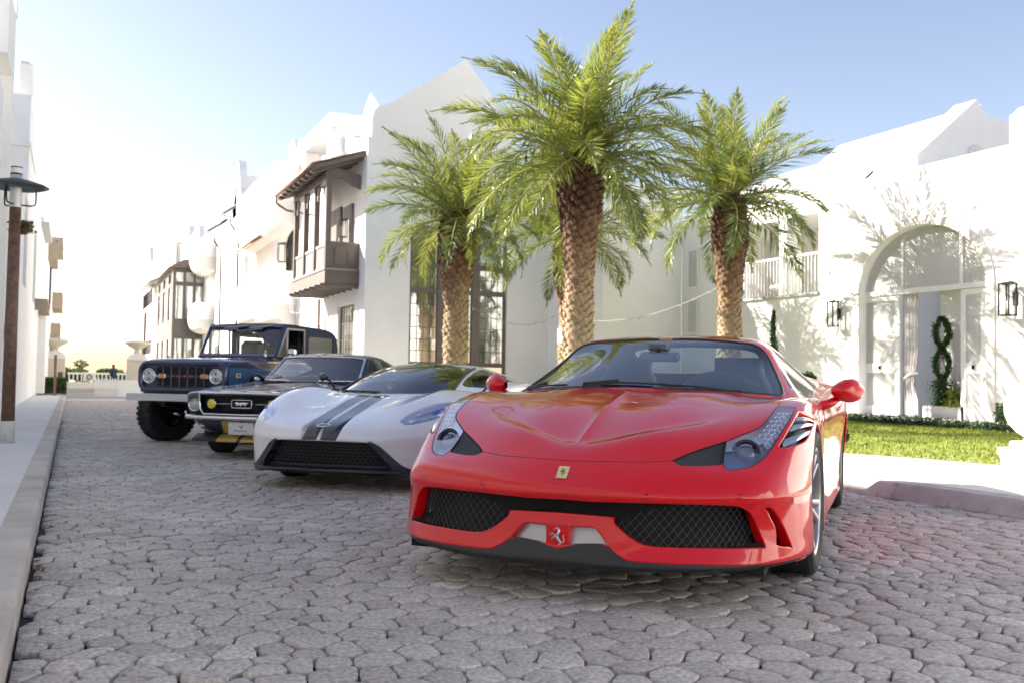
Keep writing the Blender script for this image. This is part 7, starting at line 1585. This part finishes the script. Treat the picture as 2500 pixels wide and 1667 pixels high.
    for x, y, z in ((-.735, -.56, .455), (-.715, -.72, .448), (-.66, -.81, .444), (-.5, -.855, .440), (-.25, -.875, .438), (0, -.88, .437), (.25, -.875, .438), (.5, -.855, .440), (.66, -.81, .444), (.715, -.72, .448), (.735, -.56, .455)):
        d = Vector((x * .35, -1, 0)).normalized() if abs(x) < .7 else Vector((math.copysign(1, x), -.4, 0)).normalized(); rows.append([tuple(Vector((x, y, z)) + d * a + Vector((0, 0, b))) for a, b in ((0, .024), (.012, .020), (.018, .006), (.016, -.008), (.006, -.020), (0, -.022))])
    loft(q, rows); q.build('bumper', None, c)
    for s in (-1, 1):
        q = MB(); q.use(M_chrome); q.tube([(s * .70, -.74, .46), (s * .715, -.74, .50)], .012, 6); q.tube([(s * .50, -.72, .345), (s * .50, -.745, .345)], .03, 10); q.build('bumper_guard', None, c)
    # chin spoiler
    def chin(x0, x1, m, nm, o=0):
        q = MB(); q.use(m); rows = []
        for k in range(9):
            x = x0 + (x1 - x0) * k / 8; y = -.84 + .22 * abs(x) ** 2.2 + .0; rows.append([(x, y + .10, .262 + o), (x, y + .03, .235 + o), (x, y - .02 - o, .205), (x, y - .025 - o, .192 - o), (x, y, .185 - o), (x, y + .08, .18)])
        loft(q, rows); return q.build(nm, None, c)
    chin(-.60, .60, M_blk, 'chin_spoiler'); chin(-.27, -.02, M_gold, 'spoiler_stripe', .002); chin(.02, .27, M_gold, 'spoiler_stripe', .002)
    q = MB(); q.use(mat('plate_white', (.72, .72, .72), .4)); q.box((-.128, -.845, .268), (.168, -.84, .396), bev=.002); pl_ = q.build('number_plate', None, c)
    q = MB(); q.use(mat('plate_logo', (.25, .03, .03), .5)); L = [(-.035, .018), (-.01, .014), (0, .0), (.006, .0), (.014, .018), (.028, .02), (.010, -.012), (0, -.016), (-.008, .004)]; q.prism(L, (.02, -.8455, .348), (1, 0, 0), (0, 0, 1), (0, -1, 0), 0, .0015); q.use(M_blk)
    for a, b in ((-.07, .38), (.11, .38), (-.07, .285), (.11, .285)): q.box((a - .005, -.8475, b - .003), (a + .005, -.8455, b + .003))
    q.build('plate_logo', None, pl_); text_obj('VELOCITY', .024, M_blk, pl_, face_frame((.02, -.8465, .308), (0, -1, 0)), spacing=1.5)
    for s in (-1, 1):
        for x in (.14,):
            q = MB(); q.use(M_chrome); q.tube([(s * x, -.80, .722), (s * x, -.80, .74)], .008, 8); q.build('bonnet_pin', None, c)
    q = MB(); q.use(PAINT_N); q.prism([(-.05, 0), (.62, .0), (.60, .035), (.15, .045)], (-.26, 0, .775), (0, 1, 0), (0, 0, 1), (1, 0, 0), 0, .52) if False else None
    # glasshouse
    Wn = [(0, .05)] + smooth_poly([(1, .05), (2, .06), (2.8, .1), (2.9, .4), (2.9, 1.5), (2.88, 2.5), (2.8, 2.86), (2, 2.9), (0, 2.9)], 4, False)
    Sd = smooth_poly([(3.5, 1.6), (3.45, 2.6), (3.45, 3.6), (3.55, 4.6), (3.75, 5.5), (4.1, 5.9), (4.75, 5.2), (4.75, 3.5), (4.75, 1.6), (4.0, 1.1)], 3)
    St = [(.1, 3.1), (1.3, 3.1), (1.3, 7), (.1, 7)]
    Vk, Tk, lk = trim(K, {'wind': Wn, 'side': Sd, 'st': St}, 34, 60)
    panel('roof_shell', K, Vk, sel(Tk, lk, ''), PAINT_N, c, 0, flange=.01, roundf=.003); panel('roof_stripe', K, Vk, sel(Tk, lk, 'st'), M_gold, c, 0); panel('headlining', K, Vk, sel(Tk, lk, '', 'st'), mat('tan_lining', (.22, .17, .12), .8), c, 0, off=.025, flip=True)
    panel('windscreen', K, Vk, sel(Tk, lk, 'wind'), glass('clear_screen', (.75, .8, .8), .12, 0, 1.5), c, 0)
    q = MB(); q.use(M_chrome); 
    for s in (-1, 1): q.tube([tuple((K.pos(*p) + K.nor(*p) * .006) * np.array([s, 1, 1])) for p in Wn[1:]], .013, 6)
    q.build('windscreen_trim', None, c)
    for s in (-1, 1): panel('side_window', K, Vk, sel(Tk, lk, 'side'), M_clear, c, s)
    q = MB(); q.use(M_chrome)
    for x0, x1 in ((-.30, -.52), (.22, -.05)):
        q.tube([(x0, .70, .835), ((x0 + x1) / 2 + .05, .77, .895), (x1, .79, .90)], .006, 6); q.tube([(x1 - .16, .80, .872), (x1 + .10, .79, .905)], .006, 6)
    q.build('wiper', None, c)
    SD = Surf([[(.752,.62,.772),(.768,.62,.66),(.77,.6,.48),(.77,.34,.24)], [(.755,1.2,.80),(.775,1.2,.68),(.775,1.2,.48),(.75,1.2,.24)], [(.758,1.9,.83),(.785,1.9,.70),(.785,1.9,.48),(.76,1.9,.24)], [(.765,2.6,.83),(.80,2.6,.72),(.80,2.6,.5),(.78,2.6,.28)], [(.72,3.3,.80),(.75,3.3,.70),(.74,3.3,.5),(.72,3.3,.35)]], mirror=False)
    ar = [invyz(SD, 2.55 + .34 * math.cos(t), .31 + .34 * math.sin(t)) for t in [2 * math.pi * k / 30 for k in range(30)]]
    V2, T2, l2 = trim(SD, {'arch': ar}, 14, 36)
    for s in (-1, 1): panel('door_and_sill', SD, V2, sel(T2, l2, ''), PAINT_N, c, s, flange=.03, open_u0=False)
    box('rear_end', (-.70, 3.1, .35), (.70, 3.32, .80), PAINT_N, c, bev=.04); box('underbody', (-.6, -.55, .2), (.6, 3.1, .34), M_blkm, c); box('inner_nose_block', (-.56, -.62, .34), (.56, .3, .62), M_blkm, c)
    for s in (-1, 1): wheel(c, s * .69, 0, .305, .19, .19, s, M_silver, 8, steer=.12, double=False); wheel(c, s * .69, 2.55, .31, .21, .19, s, M_silver, 8, double=False)
    q = MB(); q.use(M_cabin); q.box((-.6, .85, .6), (.6, 1.0, .84), bev=.03); R0 = Matrix.Translation((.32, 1.15, .83)) @ Matrix.Rotation(R(64), 4, 'X'); q.tube([R0 @ Vector((.17 * math.cos(t), .17 * math.sin(t), 0)) for t in [2 * math.pi * k / 24 for k in range(24)]], .012, 6, closed=True); q.build('dashboard', None, c)
    for s in (-1, 1): seat(c, s * .32, 1.6, .4, .98, .46, M_cabin)
    mp = mirror_pod(c, 1, (.76, .92, .84), (.86, .93, .85), .05, M_chrome, h=.08); mirror_pod(c, -1, (.76, .92, .84), (.86, .93, .85), .05, M_chrome, h=.08)
    # cowl mounted racing mirror seen over the white car
    q = MB(); q.use(M_chrome); q.tube([(.13, .66, .80), (.18, .70, .845), (.24, .72, .865)], .012, 6); q.build('mirror_arm', None, c)
    return c
coupe()
# ------------------------------------------------------------------ dark blue lifted off-roader with a canvas top
BR_TH = 40.87
PAINT_B = car_paint('navy_paint', (.012, .024, .075), .1, 0, .3)
PAINT_B_REFL = car_paint('navy_paint_reflection', (.05, .16, .32), .2, 0, .3)  # same navy paint, with the pale reflection on the sides put into its colour
M_canvas = mat('navy_canvas', (.022, .027, .055), .9, bump=(120, .4, .002), noise=(3, .2))
def truck():
    lat = (math.cos(R(BR_TH)), -math.sin(R(BR_TH))); c = empty('off_roader', (1.656 + .04 * lat[0], 13.071 + .04 * lat[1], 0), -R(BR_TH), 'lifted navy blue classic off-roader with soft top and big knobbly tyres', 'car')
    W = .645
    # bonnet and wings
    q = MB(); q.use(PAINT_B); rows = []
    for y, zt, w in ((-.635, 1.035, .600), (-.655, 1.055, .625), (-.63, 1.078, .636), (-.55, 1.092, .642), (-.2, 1.108, .645), (.2, 1.122, .645), (.58, 1.132, .645)):
        rows.append([(x * w / .645, y + (0 if y > -.6 else .012 * (abs(x) / .6) ** 4), zt + dz) for x, dz in ((-.645, -.10), (-.640, -.055), (-.61, -.028), (-.55, -.02), (-.50, -.006), (-.3, 0), (0, .004), (.3, 0), (.50, -.006), (.55, -.02), (.61, -.028), (.640, -.055), (.645, -.10))])
    loft(q, [r[::-1] for r in rows]); q.build('bonnet', None, c)
    # front panel with rolled edge and grille opening
    def rr(x0, z0, x1, z1, r, n=5):
        P = []
        for cx, cz, a0 in ((x1 - r, z0 + r, -90), (x1 - r, z1 - r, 0), (x0 + r, z1 - r, 90), (x0 + r, z0 + r, 180)):
            for k in range(n + 1): a = R(a0 + 90 * k / n); P.append((cx + r * math.cos(a), cz + r * math.sin(a)))
        return P
    wall('front_panel', rr(-.615, .675, .615, 1.03, .09), [rr(-.385, .735, .385, .985, .015)], (0, -.625, 0), (1, 0, 0), (0, 0, 1), (0, .05, 0), PAINT_B, c)
    q = MB(); q.use(PAINT_B); q.tube([(x, -.64, z) for x, z in rr(-.612, .690, .612, 1.030, .11)], .036, 12, closed=True); q.build('panel_roll', None, c)
    box('grille_backing', (-.42, -.57, .72), (.42, -.56, 1.0), M_blkm, c)
    q = MB(); q.use(mat('grille_bars', (.03, .035, .05), .35, .3))
    for k in range(11): z = .745 + k * .023; q.box((-.385, -.615, z - .004), (.385, -.595, z + .004))
    q.build('grille_bars', None, c)
    for k in range(6): x = -.30 + k * .12; q = MB(); q.use(mat('grille_post', (.22, .23, .25), .4, .5)); q.box((x - .0035, -.622, .738), (x + .0035, -.61, .982)); q.build('grille_post', None, c)
    q = MB(); q.use(PAINT_B); q.box((-.385, -.628, .853), (.385, -.60, .884)); q.build('name_bar', None, c)
    for k, ch in enumerate('FORD'): text_obj(ch, .046, mat('red_letter', (.62, .10, .08), .5), c, face_frame((-.15 + .09 * k, -.630, .868), (0, -1, 0)) @ Matrix.Scale(1.5, 4, (1, 0, 0)), name='letter')
    for s in (-1, 1):
        T0 = Matrix.Translation((s * .488, -.632, .868)) @ Matrix.Rotation(R(90), 4, 'X'); q = MB(); q.use(M_chrome); q.lathe([(.098, 0), (.100, .012), (.092, .02), (.078, .014), (.072, .004)], T0, 32); hl = q.build('headlight', None, c)
        q = MB(); q.use(mat('lamp_chrome_lens', (.55, .57, .58), .15, .5, noise=(60, .25), coat=1)); q.lathe([(.078, .006), (.05, .018), (0, .022)], T0, 28)
        q.use(M_blk)
        for a in (90, 270): q.lathe([(0, .026), (.014, .022), (.016, .014)], T0 @ Matrix.Translation((.03 * math.cos(R(a)), .034 * math.sin(R(a)), 0)), 12)
        q.build('lens', None, hl)
        q = MB(); q.use(mat('signal_rim', (.7, .7, .68), .25, .6)); q.box((s * .31 - .052, -.636, .838), (s * .31 + .052, -.622, .898), bev=.008); q.tube([(s * .36, -.634, .868), (s * .40, -.634, .868)], .012, 6); q.use(mat('amber', (.75, .25, .04), .25, coat=1)); q.box((s * .31 - .036, -.642, .846), (s * .31 + .036, -.634, .89), bev=.004); q.build('indicator', None, c)
    q = MB(); q.use(mat('bumper_grey', (.66, .65, .66), .45, .1)); q.prism([(-.80, .556), (-.74, .556), (-.74, .575), (-.785, .575), (-.785, .625), (-.74, .625), (-.74, .645), (-.80, .645)], (-.70, 0, 0), (0, 1, 0), (0, 0, 1), (1, 0, 0), 0, 1.40); q.box((-.3, -.74, .57), (-.24, -.55, .63)); q.box((.24, -.74, .57), (.3, -.55, .63)); q.build('bumper', None, c)
    # sides with wheel arches
    def arc(cy, cz, r, a0, a1, n=12): return [(cy + r * math.cos(R(a0 + (a1 - a0) * k / n)), cz + r * math.sin(R(a0 + (a1 - a0) * k / n))) for k in range(n + 1)]
    up = [(-.62, .985), (2.42, .985), (2.42, 1.13), (.58, 1.10), (-.55, 1.03), (-.62, 1.0)]
    lo = [(-.60, .983), (-.60, .66)] + arc(.02, .60, .30, 168, 12)[0:] + [(.40, .56), (1.62, .56)] + arc(1.98, .60, .31, 172, 8) + [(2.40, .58), (2.42, .983)]
    for s in (-1, 1):
        wall('upper_side', up, [], (s * W, 0, 0), (0, 1, 0), (0, 0, 1), (-s * .03, 0, 0), PAINT_B, c)
        wall('lower_side', lo, [], (s * (W - .002), 0, 0), (0, 1, 0), (0, 0, 1), (-s * .03, 0, 0), PAINT_B_REFL, c)
        q = MB(); q.use(PAINT_B); q.tube([(s * (W + .008), y, z) for y, z in arc(.02, .60, .305, 172, 8, 18)], .018, 6); q.tube([(s * (W + .008), y, z) for y, z in arc(1.98, .60, .315, 172, 8, 18)], .018, 6); q.build('arch_flare', None, c)
        box('trim_strip', (s * W, .0 + .30, 1.06), (s * (W + .008), 2.3, 1.075), M_chrome, c)
        q = MB(); q.use(mat('marker_frame', (.7, .68, .6), .4)); q.box((s * (W + .006), -.44, .86), (s * (W - .002), -.34, .915)); q.use(mat('amber', (.75, .25, .04), .25, coat=1)); q.box((s * (W + .009), -.42, .87), (s * (W + .0), -.36, .905)); q.build('side_marker', None, c)
        q = MB(); q.use(M_blkm); q.box((s * (W - .03), -.33, .5), (s * (W - .25), .38, .98)); q.box((s * (W - .03), 1.65, .5), (s * (W - .25), 2.3, .98)); q.build('wheel_well', None, c)
    q = MB(); q.use(PAINT_B); q.box((-W + .03, .0, 1.0), (W - .03, .60, 1.08)); q.box((-W + .031, 2.38, .6), (W - .031, 2.42, 1.12)); q.box((-.6, .56, 1.09), (.6, .60, 1.145)); q.build('tub', None, c)
    box('engine_block', (-.38, -.55, .55), (.38, .5, .98), M_blkm, c); box('floor', (-.6, .5, .58), (.6, 2.38, .66), M_blkm, c)
    # windscreen frame
    q = MB(); q.use(PAINT_B); yb, yt, zb, ztp, hb, ht = .60, .84, 1.145, 1.575, .592, .582
    def fp(a, t): h = hb + (ht - hb) * t; return Vector((a * h, yb + (yt - yb) * t, zb + (ztp - zb) * t))
    def bar(a0, t0, a1, t1, w=.022): q.tube([fp(a0, t0), fp(a1, t1)], w, 4, smooth=False)
    bar(-1, 0, -1, 1, .03); bar(1, 0, 1, 1, .03); bar(-1, .02, 1, .02, .035); bar(-1, .97, 1, .97, .04); q.build('windscreen_frame', None, c)
    q = MB(); q.use(M_clear); q.face([fp(-.96, .08), fp(.96, .08), fp(.96, .92), fp(-.96, .92)]); q.build('windscreen', None, c)
    for a in (-.55, .12):
        q = MB(); q.use(mat('wiper_grey', (.35, .36, .38), .4, .4)); off = Vector((0, -.04, .015)); q.tube([fp(a + .62, 1.0) + off, fp(a + .30, .93) + off, fp(a, .90) + off], .012, 6); q.tube([fp(a + .36, .88) + off, fp(a - .30, .80) + off], .008, 5); q.build('wiper', None, c)
    # canvas top
    q = MB(); q.use(M_canvas); rows = []
    for y, z, zs in ((.82, 1.575, 1.545), (.86, 1.618, 1.560), (1.1, 1.632, 1.565), (1.5, 1.628, 1.56), (2.0, 1.618, 1.545), (2.28, 1.60, 1.525), (2.40, 1.55, 1.48), (2.46, 1.40, 1.36), (2.50, 1.16, 1.12)):
        rows.append([(x, y, zs + (z - zs) * f) for x, f in ((-.605, 0), (-.595, .45), (-.55, .75), (-.3, .95), (0, 1), (.3, .95), (.55, .75), (.595, .45), (.605, 0))])
    loft(q, [r[::-1] for r in rows]); q.build('canvas_top', None, c)
    for s in (-1, 1):
        X = s * .605
        wall('canvas_side', [(1.40, 1.13), (2.49, 1.13), (2.40, 1.485), (2.25, 1.53), (1.40, 1.562)], [rr(1.52, 1.20, 2.30, 1.46, .04)], (X, 0, 0), (0, 1, 0), (0, 0, 1), (-s * .01, 0, 0), M_canvas, c)
        q = MB(); q.use(glass('plastic_window', (.85, .85, .83), .12, .12, 1.4)); q.face([(X - s * .005, 1.5, 1.19), (X - s * .005, 2.32, 1.19), (X - s * .005, 2.32, 1.47), (X - s * .005, 1.5, 1.47)]); q.build('rear_side_window', None, c)
        q = MB(); q.use(mat('beige_door_frame', (.42, .39, .34), .5)); 
        for P in ([(.62, 1.14), (.86, 1.54), (1.36, 1.545), (1.37, 1.14)], [(.86, 1.14), (.875, 1.53)]): q.tube([(X + s * .01, y, z) for y, z in P], .018, 6)
        q.build('door_frame', None, c); q = MB(); q.use(M_clear); q.face([(X + s * .01, .64, 1.15), (X + s * .01, .86, 1.15), (X + s * .01, .87, 1.52)]); q.build('quarter_light', None, c)
        box('front_valance', (X - s * .002, .84, 1.53), (X - s * .02, 1.40, 1.575), M_canvas, c)
    wall('rear_canvas', rr(-.6, 1.13, .6, 1.5, .06), [rr(-.42, 1.20, .42, 1.42, .03)], (0, 2.44, 0), (1, 0, 0), (0, 0, 1), (0, .01, 0), M_canvas, c)
    for s in (-1, 1):
        q = MB(); q.use(M_blk); q.box((s * .32 - .19, 1.45, .8), (s * .32 + .19, 1.6, 1.40), bev=.06); q.build('seat', None, c)
    q = MB(); q.use(M_blk); q.box((-.58, .64, 1.0), (.58, .74, 1.15), bev=.02); R0 = Matrix.Translation((.30, .98, 1.18)) @ Matrix.Rotation(R(62), 4, 'X'); q.tube([R0 @ Vector((.17 * math.cos(t), .17 * math.sin(t), 0)) for t in [2 * math.pi * k / 24 for k in range(24)]], .012, 6, closed=True)
    for s in (-1, 1): q.tube([(s * .5, 1.42, .7), (s * .5, 1.42, 1.5), (s * .3, 1.42, 1.56), (0, 1.42, 1.57)], .022, 6)
    q.tube([(.0, .80, 1.50), (.12, .84, 1.46)], .02, 6); q.build('dashboard_and_roll_bar', None, c)
    q = MB(); q.use(M_chrome); q.box((.70, .74, 1.18), (.82, .80, 1.26), bev=.015); q.tube([(.64, .74, 1.12), (.74, .76, 1.18)], .01, 5); q.build('door_mirror', None, c)
    q = MB(); q.use(M_chrome); q.tube([(-.34, -.45, 1.10), (-.34, -.45, 1.135)], .016, 8); q.tube([(.50, .50, 1.12), (.50, .50, 1.20)], .018, 8); q.tube([(.50, .50, 1.20), (.50, .50, 1.24)], .008, 6); q.build('bonnet_catch', None, c)
    # running gear
    M_rim = mat('dark_rim', (.10, .10, .10), .4, .6)
    for s in (-1, 1):
        wheel(c, s * .665, .0, .385, .26, .20, s, M_rim, 8, steer=-.30, knobs=True, double=False, rimdepth=.07); wheel(c, s * .66, 1.98, .385, .26, .20, s, M_rim, 8, knobs=True, double=False)
    q = MB(); q.use(M_blk); q.tube([(-.55, .02, .385), (.55, .02, .385)], .045, 10); q.lathe([(0, -.12), (.12, -.08), (.14, 0), (.12, .08), (0, .12)], Matrix.Translation((.18, .02, .385)) @ Matrix.Rotation(R(90), 4, 'X'), 16)
    for s in (-1, 1): q.tube([(s * .42, -.45, .50), (s * .42, .02, .42), (s * .42, .6, .50)], .03, 8); q.tube([(s * .40, .0, .42), (s * .36, .06, .75)], .045, 10)
    q.tube([(-.50, -.16, .37), (.45, -.16, .40)], .018, 8); q.use(M_chrome); q.tube([(-.48, -.17, .37), (-.36, -.17, .374)], .03, 8); q.use(M_blk); q.box((-.42, -.5, .5), (-.34, 2.4, .58)); q.box((.34, -.5, .5), (.42, 2.4, .58)); q.build('front_axle', None, c)
    q = MB(); q.use(M_blk); q.tube([(-.55, 1.98, .385), (.55, 1.98, .385)], .05, 10); q.build('rear_axle', None, c)
    return c
truck()
